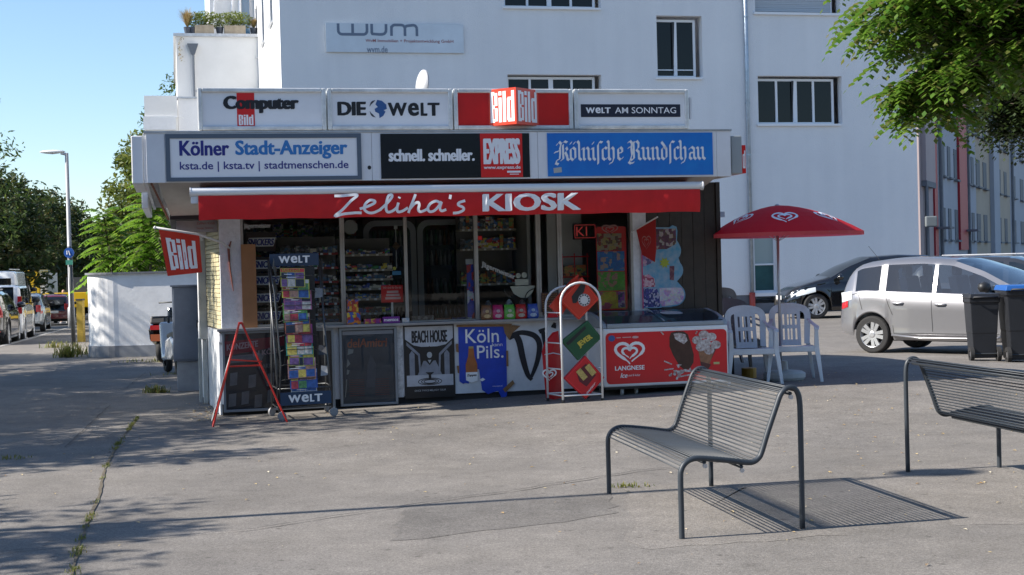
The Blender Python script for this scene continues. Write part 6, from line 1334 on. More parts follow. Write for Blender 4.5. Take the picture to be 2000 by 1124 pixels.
# ================================================================ POSTERS AND PANELS BELOW THE COUNTER
def poster_frame(lab, x0, x1, z0, z1, face, y=-.045):
    t = KT('concert_poster', lab, 'poster', ((x0 + x1) / 2, y, z0)); b = MB(); framebox(b, x0, x1, z0, z1, .028, y, .018); b.build('frame', mat('poster_frame_grey', (.22, .25, .29), .4, .4), t, bevel=.003)
    b = MB(); b.quad((x0 + .028, y + .03, z0 + .028), (x1 - .028, y + .03, z0 + .028), (x1 - .028, y + .03, z1 - .028), (x0 + .028, y + .03, z1 - .028)); b.build('sheet', face, t)
    b = MB(); b.quad((x0 + .028, y + .012, z0 + .028), (x1 - .028, y + .012, z0 + .028), (x1 - .028, y + .012, z1 - .028), (x0 + .028, y + .012, z1 - .028)); b.build('cover_glass', glassmat('poster_glass', (.9, .9, .92), .8, 1.4), t); return t
dkp = mat('poster_dark', (.05, .052, .06), .5, var=(4, .3)); dredp = mat('poster_dull_red', (.28, .03, .05), .5); greyp_ = mat('poster_grey', (.26, .27, .28), .6, var=(6, .3)); palep = mat('poster_pale', (.42, .44, .46), .6)
t = poster_frame('framed dark concert list poster headed KONZERTE IN KÖLN behind the red A-frame', .03, 1.25, .045, .93, dkp); y = -.017
b = MB(); b.poly([(.06, .66), (1.0, .80), (1.0, .88), (.06, .82)], y); b.build('red_band', dredp, t)
sl_ = lambda x, yy, z: (x, yy, z + (x - .1) * .10)
b = MB(); put_text(b, 'KONZERTE', .08, .42, .72, .79, y - .001, .03, fn=sl_); b.build('lettering', mat('poster_pink_white', (.55, .40, .42), .5), t); b = MB(); put_text(b, 'IN KÖLN', .36, .66, .62, .69, y - .001, .03, fn=sl_); b.build('lettering', mat('poster_pink_white', (.55, .40, .42), .5), t)
b = MB(); b.poly([(.10, .58), (.45, .60), (.50, .68), (.12, .66)], y); put_text(b, 'MARKET', .42, .62, .47, .52, y - .001, .02, fn=sl_); b.build('picture', greyp_, t)
for (a, c) in ((.08, .10), (.22, .12), (.36, .08), (.50, .13), (.10, .33), (.30, .30), (.5, .31)): b = MB(); b.poly([(a, c), (a + .08, c + .01), (a + .09, c + .15), (a + .01, c + .14)], y - .0005); b.build('picture', greyp_, t)
t = poster_frame('framed dark blue concert poster reading del Amitri', 1.31, 1.955, .05, .925, mat('poster_slate', (.06, .085, .11), .5, var=(3, .35)))
b = MB(); b.box(1.35, 1.92, -.0165, -.016, .845, .885); b.build('white_strip', palep, t); b = MB(); put_text(b, 'delAmitri', 1.40, 1.85, .70, .80, y - .001, .02, .1); b.build('lettering', mat('poster_orange', (.42, .13, .06), .5), t)
b = MB()
for k in range(8): b.box(1.41, 1.58, y - .001, y, .16 + k * .025, .168 + k * .025); b.box(1.70, 1.86, y - .001, y, .16 + k * .025, .168 + k * .025)
b.build('small_print', mat('poster_dim_red', (.16, .06, .06), .5), t)
b = MB()
for pl in ([(1.40, .62), (1.46, .64), (1.47, .68), (1.41, .69)], [(1.385, .48), (1.43, .52), (1.40, .58)], [(1.385, .40), (1.41, .41), (1.42, .45), (1.39, .46)], [(1.36, .15), (1.38, .35), (1.39, .35), (1.37, .15)]): b.poly(pl, y - .0015)
b.build('paper_scraps', mat('scrap', (.36, .40, .38), .7), t)
b = MB(); b.poly([(1.66, .62), (1.72, .50), (1.70, .25), (1.60, .25), (1.62, .5)], y - .0012); b.build('figure_print', mat('poster_greyblue', (.085, .11, .14), .5), t)
ktop(MB().box(1.965, 2.03, .006, .018, .12, .925), 'label_strip', mat('strip_white', (.55, .56, .58), .5, var=(14, .5)), (2, .01, .12), 'narrow white sticker-marked strip between the two framed posters', 'strip')
t = KT('poster', 'black and white BEACH HOUSE concert poster below the counter', 'poster', (2.33, .0, .12)); b = MB(); b.box(2.04, 2.62, .006, .018, .10, .925); b.build('sheet', blackp, t); y = .004
b = MB(); b.poly([(2.055, .91), (2.055, .77), (2.15, .70), (2.24, .68), (2.42, .68), (2.52, .70), (2.605, .77), (2.605, .91)], y); b.build('pale_print', mat('poster_silver', (.50, .52, .57), .5, var=(6, .2)), t); b = MB(); b.box(2.065, 2.598, y, y + .001, .235, .36); b.build('pale_print', MATS['poster_silver'], t)
b = MB(); b.poly([(2.10, .36), (2.10, .60), (2.13, .64), (2.16, .60), (2.16, .36)], y); b.poly([(2.50, .36), (2.50, .60), (2.53, .64), (2.56, .60), (2.56, .36)], y); b.poly([(2.19, .36), (2.26, .52), (2.40, .52), (2.47, .36)], y); b.poly([(2.07, .74), (2.22, .60), (2.23, .37), (2.21, .37), (2.2, .58), (2.07, .70)], y - .0005); b.poly([(2.59, .74), (2.44, .60), (2.43, .37), (2.45, .37), (2.46, .58), (2.59, .70)], y - .0005); b.build('mid_print', mat('poster_midgrey', (.26, .28, .33), .5, var=(8, .3)), t)
b = MB(); put_text(b, 'BEACH HOUSE', 2.13, 2.54, .725, .865, y - .001, .03); b.poly([(2.25, .56), (2.33, .69), (2.41, .56), (2.33, .47)], y - .001); b.poly([(2.28, .39), (2.38, .39), (2.345, .36), (2.345, .30), (2.315, .30), (2.315, .36)], y - .001)
for k, rx in enumerate((.07, .10, .135)): b.ribbon([(2.33 + rx * math.cos(2 * PI * i / 28), .285 + rx * .28 * math.sin(2 * PI * i / 28)) for i in range(28)], .008, y - .0012, closed=True)
b.build('black_print', blackp, t); b = MB(); b.disc(2.33, .585, .03, .035, y - .0015, 14); b.poly([(2.31, .53), (2.35, .53), (2.33, .49)], y - .0015); b.build('grey_print', palep, t)
b = MB(); put_text(b, 'ONCE TWICE MELODY TOUR', 2.15, 2.51, .175, .195, y - .001, .01); b.build('small_lettering', palep, t)
t = KT('poster', 'torn blue Köln Pils beer poster taped below the counter', 'poster', (2.94, .0, .12)); blp = mat('poster_blue', (.012, .06, .50), .45, var=(5, .2), bump=(9, .3, .02)); y = .004
b = MB(); b.poly([(2.67, .90), (2.67, .27), (2.71, .24), (2.74, .25), (2.78, .24), (2.78, .40), (2.90, .40), (2.93, .16), (3.0, .11), (3.06, .13), (3.12, .14), (3.16, .05), (3.22, .08), (3.225, .30), (3.23, .90)], .012); b.build('sheet', blp, t)
b = MB(); put_text(b, 'Köln', 2.75, 3.14, .70, .86, y, .006); put_text(b, 'Pils.', 2.88, 3.19, .52, .67, y, .006); put_text(b, 'kann', 3.06, 3.18, .655, .695, y, .0); put_text(b, 'www.zappes.de', 3.05, 3.17, .19, .205, y, .005); b.build('lettering', whitep, t)
b = MB(); b.poly([(2.745, .37), (2.745, .46), (2.775, .55), (2.785, .66), (2.84, .66), (2.85, .55), (2.88, .46), (2.88, .37)], y); b.build('bottle_print', mat('bottle_orange', (.42, .13, .03), .4, var=(9, .2)), t)
b = MB(); b.poly([(2.745, .37), (2.88, .37), (2.88, .27), (2.81, .25), (2.745, .28)], y - .0006); b.poly([(2.90, .28), (2.94, .30), (2.97, .28), (2.93, .26)], y); b.build('label_print', whitep, t); b = MB(); put_text(b, 'Zappes', 2.755, 2.87, .315, .35, y - .002, .03, .2); b.build('lettering', blackp, t); b = MB(); b.box(2.784, 2.841, y - .001, y, .64, .665); b.build('cap_print', mat('cap_gold', (.42, .32, .12), .4), t)
tape = mat('brown_tape', (.26, .14, .06), .45, var=(14, .3))
for i, pl in enumerate(([(2.65, .915), (3.30, .905), (3.28, .875), (2.65, .89)], [(3.19, .90), (3.40, .88), (3.30, .80), (3.26, .72), (3.21, .80)], [(2.635, .70), (2.665, .70), (2.67, .60), (2.64, .61)], [(2.64, .45), (2.67, .45), (2.67, .36), (2.65, .37)], [(3.22, .6), (3.245, .6), (3.245, .42), (3.22, .42)], [(3.17, .16), (3.29, .26), (3.31, .22), (3.2, .12)])): b = MB(); b.poly(pl, y - .002 - .0006 * i); b.build('tape_piece', tape, t)
# graffiti on the white panel
t = KT('graffiti', 'black spray-painted letters on the white base panel beside the blue poster', 'graffiti', (3.6, .0, .3)); b = MB()
for i, (pl, w) in enumerate([([(3.26, .74), (3.33, .77), (3.38, .70), (3.42, .50), (3.47, .32), (3.52, .25)], .075), ([(3.30, .78), (3.42, .80), (3.56, .76), (3.62, .66), (3.60, .50), (3.55, .36), (3.50, .26)], .065), ([(3.66, .82), (3.70, .62), (3.73, .42), (3.74, .26)], .06), ([(3.62, .80), (3.70, .84)], .05), ([(3.79, .84), (3.81, .90)], .06)]):
    P_ = crom(pl, 8); n = len(P_); b.ribbon(P_, [w * (.55 + .45 * math.sin(PI * min(1, (k + 3) / n))) for k in range(n)], .016 - .0008 * i)
b.build('paint', mat('spray_black', (.02, .02, .025), .6, var=(14, .4)), t)
# ================================================================ ICE CREAM CHEST FREEZER
gF = gk(4.9, -.5)
t = KT('chest_freezer', 'white ice cream chest freezer with glass lid and red Langnese front', 'freezer', (4.9, -.4, gF)); FV = -.75; fx0, fx1 = 4.155, 5.635
frz = mat('freezer_white', (.78, .79, .81), .35, var=(2.5, .08))
b = MB(); b.box(fx0, fx1, FV, -.05, .19, .845); b.build('body', frz, t, bevel=.02)
b = MB(); b.poly(rrect(fx0 + .03, fx1 - .02, .225, .795, .05), FV - .004); b.build('front_print', mat('langnese_red', (.66, .010, .020), .3, var=(1.5, .1)), t)
y = FV - .006
b = MB(); heart(b, 4.46, .565, .33, .26, y, .034); b.build('heart_emblem', whitep, t); b = MB(); put_text(b, 'LANGNESE', 4.285, 4.63, .375, .425, y, .03); b.build('lettering', whitep, t); b = MB(); put_text(b, 'Ice', 4.345, 4.43, .292, .345, y, .02, .3); put_text(b, 'cool & lecker', 4.44, 4.58, .305, .33, y, .0, .2); b.build('lettering', whitep, t)
b = MB(); b.disc(4.255, .735, .04, .035, y, 14); b.build('round_badge', mat('badge_blue', (.04, .10, .30), .4), t); b = MB(); b.box(4.31, 4.36, y, y + .001, .735, .745); b.box(4.38, 4.48, y, y + .001, .737, .747); b.disc(4.53, .74, .04, .014, y - .0005, 12); b.build('small_badges', mat('badge_pink', (.6, .35, .35), .4), t)
b = MB(); b.poly([(4.93, .72), (4.95, .775), (5.02, .79), (5.10, .785), (5.15, .75), (5.18, .66), (5.215, .52), (5.21, .43), (5.16, .36), (5.10, .35), (5.04, .40), (4.97, .52), (4.93, .62)], y); b.build('ice_bar_print', mat('chocolate_print', (.06, .022, .015), .4, var=(14, .3)), t)
b = MB(); b.poly([(4.98, .76), (5.05, .77), (5.12, .75), (5.145, .68), (5.10, .64), (5.05, .67), (5.0, .70)], y - .001)
rr_ = random.Random(9)
for i in range(26): a = rr_.uniform(0, 2 * PI); q = rr_.uniform(.0, .16); x, z = 5.06 + q * math.cos(a) * 1.25, .33 + q * math.sin(a) * .5; b.disc(x, z, rr_.uniform(.008, .035), rr_.uniform(.006, .02), y - .002 - .0001 * i, 7)
for (x, z, x2, z2) in ((4.86, .46, 4.95, .42), (4.86, .36, 4.97, .37), (5.0, .27, 5.2, .30), (4.83, .79, 4.86, .755), (5.26, .78, 5.24, .75)): b.ribbon([(x, z), (x2, z2)], .014, y - .006)
for k, (cx, cz) in enumerate(((5.34, .74), (5.26, .68), (5.43, .71), (5.48, .62), (5.30, .60), (5.40, .56), (5.36, .64))): b.disc(cx, cz, .062, .048, y - .001 - .0003 * k, 12)
b.build('milk_print', mat('milk_white', (.72, .70, .70), .4, var=(30, .4, (.22, .12, .10))), t)
b = MB(); b.poly([(5.27, .56), (5.46, .56), (5.40, .40), (5.36, .33), (5.30, .40)], y - .0004); b.build('cone_print', mat('cone_brown', (.32, .15, .08), .4, var=(30, .3)), t); b = MB(); b.poly([(5.47, .66), (5.50, .60), (5.36, .34), (5.34, .34)], y - .0002); b.poly([(5.29, .44), (5.42, .40), (5.38, .34), (5.31, .34)], y - .0008); b.build('shadow_print', mat('choc_dark', (.10, .03, .03), .4), t)
b = MB(); b.box(5.45, 5.52, y - .001, y, .40, .425); b.build('sticker', mat('sticker_yellowish', (.5, .48, .2), .4), t)
# lid rim and sloping glass
rim = mat('freezer_rim_grey', (.30, .34, .38), .4, var=(5, .15))
b = MB(); b.prism([(FV, .846), (-.05, .846), (-.05, 1.01), (-.14, 1.02), (-.45, .975), (FV + .03, .90)], fx0, fx0 + .05, fn=lambda x, y_, z: (y_, x, z)); b.prism([(FV, .846), (-.05, .846), (-.05, 1.01), (-.14, 1.02), (-.45, .975), (FV + .03, .90)], fx1 - .05, fx1, fn=lambda x, y_, z: (y_, x, z)); b.build('lid_end', rim, t, bevel=.01)
b = MB(); b.box(fx0 + .05, fx1 - .05, FV, FV + .05, .847, .895); b.box(fx0 + .05, fx1 - .05, -.12, -.05, .847, 1.012); b.build('lid_rail', rim, t, bevel=.008)
for i, (a, c) in enumerate(((fx0 + .05, (fx0 + fx1) / 2 + .03), ((fx0 + fx1) / 2 - .03, fx1 - .05))): b = MB(); o_ = .006 * i; b.add([(a, FV + .04, .898 + o_), (c, FV + .04, .898 + o_), (c, -.45, .972 + o_), (a, -.45, .972 + o_), (c, -.12, 1.010 + o_), (a, -.12, 1.010 + o_)], [(0, 1, 2, 3), (3, 2, 4, 5)]); b.build('lid_glass', glassmat('lid_glass', (.80, .88, .90), .9, 1.4), t)
b = MB(); b.tube([((fx0 + fx1) / 2, FV + .05, .905), ((fx0 + fx1) / 2, -.13, 1.018)], .012, 6); b.build('lid_bar', rim, t)
b = MB(); b.poly([(0, 0)] * 0 + rrect(4.95, 5.20, .0, .2, .08), 0); b.v = [(p[0], -.55 + p[2] * 1.2, .975 + p[2] * .12) for p in b.v]; b.build('lid_handle', mat('handle_pale', (.45, .48, .5), .4), t)
b = MB(); b.box(fx0 + .05, fx1 - .05, FV + .05, -.13, .848, .852); b.build('basket', printmat('freezer_goods', [(.45, .5, .55), (.3, .37, .43), (.45, .2, .18), (.5, .53, .56), (.25, .35, .45)], 9), t)
b = MB(); b.box(fx0 + .03, fx1 - .03, FV + .03, -.08, gF + .06, .189); b.build('underside', black, t)
for (x, v_) in ((4.38, FV + .06), (4.56, FV + .1), (5.5, FV + .06), (4.3, -.15), (5.5, -.15)):
    b = MB(); M_ = Matrix.Translation((x, v_, gk(x, v_) + .03)) @ Matrix.Rotation(R(90), 4, 'Y'); b.lathe([(.01, -.012), (.03, -.012), (.03, .012), (.01, .012)], 12, M=M_); b.box(x - .018, x + .018, v_ - .015, v_ + .02, gk(x, v_) + .045, .19); b.build('caster', mat('caster', (.35, .35, .33), .5), t)
# die-cut ice cream price board and pennant on the dark wall
t = KT('price_board', 'die-cut pink and blue ice cream price board on the dark wall above the freezer', 'poster', (5.1, -.03, 1.0)); y = -.02
b = MB(); b.poly([(4.87, 1.035), (4.87, 1.96), (4.90, 1.985), (5.22, 1.975), (5.26, 2.0), (5.31, 1.98), (5.32, 1.93), (5.31, 1.82), (5.33, 1.79)] + arc(5.24, 1.70, .12, 30, -45, 6) + arc(5.26, 1.47, .12, 45, -45, 6) + [(5.30, 1.34)] + arc(5.27, 1.18, .13, 45, -80, 8) + [(5.12, 1.03)], y); b.build('sheet', mat('board_sky_blue', (.05, .30, .50), .4, var=(12, .35, (.30, .40, .50))), t)
for i, (pl, m_) in enumerate([([(4.88, 1.72), (4.88, 1.96), (5.30, 1.96), (5.30, 1.78), (5.18, 1.72), (5.0, 1.72)], printmat('pb_a', [(.12, .03, .08), (.08, .02, .05), (.35, .3, .28), (.1, .05, .04)], 26)), ([(4.88, 1.28), (4.88, 1.42), (4.95, 1.43), (5.02, 1.38), (5.03, 1.28)], printmat('pb_b', [(.55, .25, .35), (.6, .4, .45), (.35, .05, .1)], 30)), ([(4.88, 1.52), (4.88, 1.70), (4.99, 1.68), (5.0, 1.56)], printmat('pb_c', [(.2, .15, .35), (.1, .08, .2), (.45, .3, .4)], 36)),
                              ([(4.88, 1.045), (4.88, 1.27), (5.05, 1.26), (5.09, 1.15), (5.08, 1.045)], printmat('pb_d', [(.02, .03, .16), (.4, .38, .5), (.05, .05, .25)], 40)), ([(5.08, 1.10), (5.08, 1.265), (5.30, 1.265)] + arc(5.27, 1.18, .115, 45, -80, 6) + [(5.11, 1.05)], printmat('pb_e', [(.62, .58, .62), (.55, .5, .56), (.5, .3, .5)], 14)), ([(5.21, 1.36), (5.21, 1.52), (5.27, 1.52), (5.26, 1.35)], printmat('pb_f', [(.12, .03, .06), (.2, .08, .1)], 40))]):
    b = MB(); b.poly(pl, y - .002 - .0006 * i); b.build('picture', m_, t)
b = MB(); b.poly([(5.15 + (.07 if k % 2 else .04) * math.cos(PI * k / 8), 1.56 + (.07 if k % 2 else .04) * math.sin(PI * k / 8)) for k in range(16)], y - .006); b.build('sun_picture', mat('yellowgreen', (.35, .42, .04), .4), t); b = MB(); b.box(4.865, 4.88, y - .004, y - .003, 1.03, 1.96); b.build('pink_edge', mat('pink_edge', (.5, .05, .15), .4), t)
b = MB(); b.box(5.10, 5.22, -.06, -.025, 1.02, 1.04); b.build('bracket', dark_metal, t)
t = KT('pennant', 'small red ice cream pennant on a white stick at the right pillar', 'flag', (4.8, -.2, 1.9)); b = MB(); b.tube([(4.76, -.0, 1.93), (4.97, -.34, 2.09)], .009, 6); b.build('stick', white_metal, t)
b = MB(); b.add([(4.80, -.06, 1.95), (4.955, -.31, 2.07), (4.955, -.31, 1.72), (4.94, -.29, 1.57), (4.84, -.13, 1.66)], [(0, 1, 2, 3, 4)]); b.build('cloth', mat('pennant_shade_red', (.38, .008, .01), .6), t); b = MB(); heart(b, .5, 1.80, .45, .17, 0, .014, fn=lambda x, y_, z: (4.80 + .155 * x, -.066 - .25 * x, z)); b.build('heart_emblem', mat('pennant_dull', (.40, .16, .15), .5), t)  # cloth red is darkened to put the shade into the colour
# ================================================================ BILD FLAG ON THE LEFT PILLAR
t = KT('flag', 'red Bild flag hanging from a white pole at the left pillar', 'flag', (.05, -.4, 1.9)); b = MB(); b.tube([(.14, .0, 1.84), (.06, -.2, 1.90), (-.20, -.40, 1.99), (-.634, -.52, 2.065)], .013, 8); b.lathe([(.001, -.02), (.02, 0), (.001, .02)], 8, (-.64, -.52, 2.066)); b.build('pole', white_metal, t, smooth=True)
def ff(x, y_, z):
    # x 0..1 along, z 0..1 up
    a = Vector((-.600, -.51, 2.045)); b_ = Vector((-.185, -.40, 1.975)); c_ = Vector((-.165, -.42, 1.585)); d_ = Vector((-.525, -.50, 1.555)); top_ = a.lerp(b_, x); bot_ = d_.lerp(c_, x); p = bot_.lerp(top_, z); return (p.x, p.y + .03 * math.sin(x * 7 + z * 2) * (1 - z * .6) + y_, p.z)
b = MB(); n = 14
for i in range(n + 1):
    for k in range(7): b.v.append(ff(i / n, 0, k / 6))
for i in range(n):
    for k in range(6): q = i * 7 + k; b.f.append((q, q + 7, q + 8, q + 1)); b.m.append(0)
b.build('cloth', mat('flag_red', (.62, .035, .015), .7), t, smooth=True); b = MB(); put_block(b, 'Bild', .13, .88, .12, .84, -.008, fn=ff); b.build('lettering', whitep, t)
b = MB(); b.tube([(.16, -.005, 1.92), (.13, -.012, 1.84), (.135, -.014, 1.65), (.155, -.012, 1.48), (.17, -.010, 1.37)], [.006, .016, .010, .009, .004], 6); ktop(b, 'rust_hook', mat('rust_brown', (.20, .07, .055), .8, bump=(60, .5)), (.15, 0, 1.6), 'rusty brown hook bracket with drip stain on the left pillar', 'hook')
# ================================================================ MAGAZINE RACK
g0_ = gk(.85, -.7)
t = KT('magazine_rack', 'dark wheeled WELT newspaper rack full of puzzle magazines', 'magazine rack', (.85, -.7, 0)); rk = mat('rack_metal', (.10, .105, .11), .35, .6)
b = MB()
for (x, v_, xt, vt) in ((.575, -.86, .515, -.66), (1.135, -.78, 1.05, -.60), (.53, -.35, .56, -.42), (1.13, -.30, 1.10, -.40)): b.tube([(x, v_, .10), ((x * 2 + xt) / 3, (v_ * 2 + vt) / 3, .6), (xt, vt, 1.70)], .011, 8)
for z in (.14, .34): b.tube([(.57, -.85, z), (1.13, -.77, z), (1.13, -.31, z), (.54, -.36, z)], .009, 6, closed=True)
b.tube([(.575, -.86, .12), (.60, -.87, .6), (.56, -.82, 1.35), (.52, -.70, 1.68)], .009, 6)
b.build('frame', rk, t, smooth=True)
navy = mat('welt_navy', (.012, .045, .105), .4, var=(3, .15))
b = MB(); b.obox(Matrix.Translation((.785, -.68, 1.695)) @ Matrix.Rotation(R(4), 4, 'Z') @ Matrix.Rotation(R(6), 4, 'X'), .52, .025, .13); b.build('header_board', navy, t); b = MB(); put_welt(b, .62, .95, 1.66, 1.735, -.71, fn=lambda x, y_, z: (x, y_ + (x - .785) * .07 - (z - 1.695) * -.10, z)); b.build('lettering', whitep, t)
b = MB(); b.add([(1.035, -.67, 1.63), (1.05, -.60, 1.63), (1.05, -.60, 1.76), (1.037, -.67, 1.76)], [(0, 1, 2, 3)]); b.build('header_edge', white_metal, t)
b = MB(); b.obox(Matrix.Translation((.855, -.84, .235)) @ Matrix.Rotation(R(6), 4, 'Z'), .54, .02, .135); b.build('foot_board', navy, t); b = MB(); put_welt(b, .67, 1.03, .195, .275, -.855, fn=lambda x, y_, z: (x, y_ + (x - .855) * .105, z)); b.build('lettering', whitep, t)
b = MB(); b.box(.66, 1.0, -.66, -.64, .40, 1.62); b.build('back_panel', black, t)
for z in [.42 + i * .155 for i in range(8)]: b = MB(); b.tube([(.60, -.80, z), (.64, -.86, z + .02), (.95, -.82, z + .02), (1.0, -.72, z)], .004, 5); b.build('wire_pocket', rk, t)
for i, z in enumerate([.5 + i * .2 for i in range(6)]):
    b = MB(); b.add([(.55, -.78, z + .12), (.60, -.60, z - .02), (.61, -.58, z + .10), (.56, -.77, z + .22)], [(0, 1, 2, 3)]); b.build('side_pocket', mat('pocket_plastic', (.20, .21, .21), .25), t)
for i, (x, v_) in enumerate(((.60, -.88), (1.15, -.80), (.53, -.33), (1.13, -.28))):
    gz = gk(x, v_); b = MB(); M_ = Matrix.Translation((x, v_, gz + .047)) @ Matrix.Rotation(R(90), 4, 'X') @ Matrix.Rotation(R(20 * i), 4, 'Y'); b.lathe([(.012, -.013), (.032, -.013), (.047, -.010), (.047, .010), (.032, .013), (.012, .013)], 16, M=M_); c_ = b.build('caster', mat('caster_grey', (.26, .26, .27), .5), t); b = MB(); b.tube([(x, v_, gz + .10), (x, v_, gz + .05)], .01, 6); b.build('caster_fork', alu, c_)
mg = [[(.55, .5, .1), (.6, .05, .05), (.6, .58, .5), (.1, .15, .4)], [(.5, .52, .08), (.25, .12, .3), (.6, .6, .6), (.1, .3, .1)], [(.5, .15, .3), (.6, .45, .05), (.6, .55, .5), (.3, .1, .05)], [(.15, .4, .08), (.6, .55, .1), (.6, .2, .3), (.6, .55, .5)], [(.35, .12, .06), (.5, .35, .25), (.55, .5, .45)], [(.3, .05, .2), (.6, .58, .6), (.6, .25, .05)],
      [(.05, .35, .3), (.6, .6, .55), (.3, .5, .1), (.1, .2, .4)], [(.4, .45, .05), (.1, .3, .1), (.6, .6, .3)], [(.6, .3, .25), (.55, .5, .5), (.1, .15, .4), (.2, .4, .5)], [(.04, .10, .38), (.55, .58, .62), (.5, .3, .25)], [(.62, .6, .58), (.2, .3, .15), (.4, .2, .1), (.5, .45, .3)]]
ml = ['topmost puzzle magazine with red and yellow masthead in the rack', 'yellow-green magazine second from the top of the rack', 'pink and orange magazine third from the top of the rack', 'green magazine fourth from the top of the rack', 'brown-red magazine in the middle of the rack', 'dark violet magazine below the middle of the rack', 'turquoise magazine in the lower half of the rack', 'olive-yellow magazine in the lower half of the rack', 'pinkish magazine third from the bottom of the rack', 'blue Rätsel magazine second from the bottom of the rack', 'white-edged magazine at the bottom of the rack']
for i in range(11):
    zt = 1.60 - i * .118; x0_ = .635 + .006 * i + random.uniform(-.01, .01); w = .275 + random.uniform(-.02, .02); h = .20
    tt = KT('magazine', ml[i], 'magazine', (x0_, -.75, zt - h), 'magazines in the rack'); vb, vt = -.835 - .002 * i, -.79 - .002 * i
    tl = random.uniform(-.015, .015)
    b = MB(); b.add([(x0_, vb, zt - h + tl), (x0_ + w, vb + .02, zt - h), (x0_ + w, vt + .02, zt), (x0_, vt, zt + tl), (x0_, vb + .008, zt - h + tl), (x0_ + w, vb + .028, zt - h), (x0_ + w, vt + .028, zt), (x0_, vt + .008, zt + tl)], [(0, 1, 2, 3), (4, 7, 6, 5), (0, 4, 5, 1), (1, 5, 6, 2), (2, 6, 7, 3), (3, 7, 4, 0)]); b.build('cover', mat('mag_%d' % i, mg[i][0], .35, var=(12, .3)), tt)
    k_ = lambda f, g, e=0: (x0_ + w * f, vb + .02 * f + (vt - vb) * g - .002 - e, zt - h + h * g + tl * (1 - f))
    b = MB(); b.quad(k_(.02, .80), k_(.98, .80), k_(.98, .98), k_(.02, .98)); b.build('masthead', mat('mast_%d' % i, mg[i][(i + 1) % len(mg[i])], .35), tt)
    b = MB(); wd = ['Rätsel', 'Kreuz', 'Rätsel', 'Glück', 'Frau', 'Raten', 'Mix', 'Freizeit', 'Woche', 'Rätsel', 'Spaß'][i]; put_text(b, wd, .08, .8, .82, .97, 0, .03, fn=lambda x, y_, z: k_(x, z, .002)); b.build('lettering', whitep if i % 2 else mat('mast_yellow', (.65, .58, .1), .4), tt)
    pm = [mat('pic_%d' % q, c, .35, var=(30, .5)) for q, c in enumerate([(.5, .28, .2), (.6, .56, .5), (.05, .12, .35), (.45, .05, .06), (.12, .3, .1), (.62, .5, .1), (.2, .1, .25), (.03, .03, .04)])]
    xs_ = [.03, random.uniform(.25, .45), random.uniform(.55, .75), .97]
    for q in range(3):
        for z0_, z1_ in ((.03, .42), (.45, .77)):
            b = MB(); b.quad(k_(xs_[q] + .01, z0_, .0006), k_(xs_[q + 1] - .01, z0_, .0006), k_(xs_[q + 1] - .01, z1_, .0006), k_(xs_[q] + .01, z1_, .0006)); b.build('cover_picture', pm[random.randrange(8)], tt)
    b = MB()
    for q in range(3): z_ = .50 + q * .08; xx = random.uniform(.05, .4); b.quad(k_(xx, z_, .0012), k_(xx + random.uniform(.2, .5), z_, .0012), k_(xx + .3, z_ + .035, .0012), k_(xx, z_ + .035, .0012))
    b.build('cover_line', whitep, tt)
for i, (x, z) in enumerate(((1.02, 1.33), (1.04, .72), (1.06, .50))):
    b = MB(); b.add([(x - .03, -.70, z - .05), (x + .05, -.72, z - .04), (x + .06, -.69, z + .05), (x - .02, -.68, z + .06)], [(0, 1, 2, 3)]); ktop(b, 'leaflet', [greyp_, dkp, palep][i], (x, -.7, z), ['small white leaflet hanging at the upper right of the rack', 'dark leaflet at the right side of the rack near mid height', 'pale bag-like leaflet at the lower right of the rack'][i], 'leaflet')
# ================================================================ RED A-FRAME
t = KT('a_frame', 'red metal A-frame pavement stand left of the magazine rack', 'A-frame', (.25, -1.0, 0)); arm_ = mat('a_frame_red', (.58, .03, .02), .35, var=(5, .15))
def arod(a, c, w=.028, d=.016):
    a, c = Vector(a), Vector(c); dv = (c - a); L = dv.length; M_ = Matrix.Translation((a + c) / 2) @ dv.to_track_quat('Z', 'Y').to_matrix().to_4x4(); b.obox(M_, w, d, L)
for (v_, nm) in ((-1.06, 'front'), (-.86, 'back')):
    vt = -.97 if nm == 'front' else -.93
    for (x, xt) in ((-.115, .185), (.64, .205)): b = MB(); arod((x, v_, gk(x, v_)), (xt, vt, 1.06)); b.build('leg', arm_, t, bevel=.003)
b = MB(); arod((.075, -1.05, .68), (.40, -1.05, .65), .026, .014); b.build('cross_bar', arm_, t); b = MB(); arod((.08, -.88, .60), (.40, -.88, .60), .026, .014); b.build('cross_bar', arm_, t)
b = MB(); b.add([(-.125, -1.05, .06), (-.125, -.87, .06), (.11, -.92, .82), (.11, -.99, .82)], [(0, 1, 2, 3)]); b.build('side_sheet', mat('sheet_pale', (.52, .50, .50), .5), t); b = MB(); b.lathe([(.001, -.06), (.012, -.06), (.012, .06), (.001, .06)], 8, M=Matrix.Translation((.195, -.95, 1.05)) @ Matrix.Rotation(R(90), 4, 'X')); b.build('hinge', arm_, t)
# ================================================================ WHITE TUBE STAND WITH TILTED TRAYS
t = KT('tube_stand', 'white tubular stand with two arched hoops holding tilted trays', 'stand', (3.8, -1, 0)); tubm = mat('tube_white', (.70, .71, .72), .35)
for (x0, x1, v_, zt, nm) in ((3.585, 4.03, -1.10, 1.16, 0), (3.50, 3.96, -.78, 1.12, 1)):
    g_ = gk(3.8, v_); cx = (x0 + x1) / 2; r_ = (x1 - x0) / 2; b = MB(); b.tube([(x0, v_, g_), (x0, v_, zt)] + [(cx - r_ * math.cos(R(a)), v_, zt + .21 * math.sin(R(a))) for a in range(15, 180, 15)] + [(x1, v_, zt), (x1, v_, g_)], .0125, 8); b.build('hoop', tubm, t, smooth=True)
b = MB()
for z in (.155, .44, .72): 
    b.tube([(3.585, -1.10, z), (3.50, -.78, z)], .008, 6); b.tube([(4.03, -1.10, z), (3.96, -.78, z)], .008, 6)
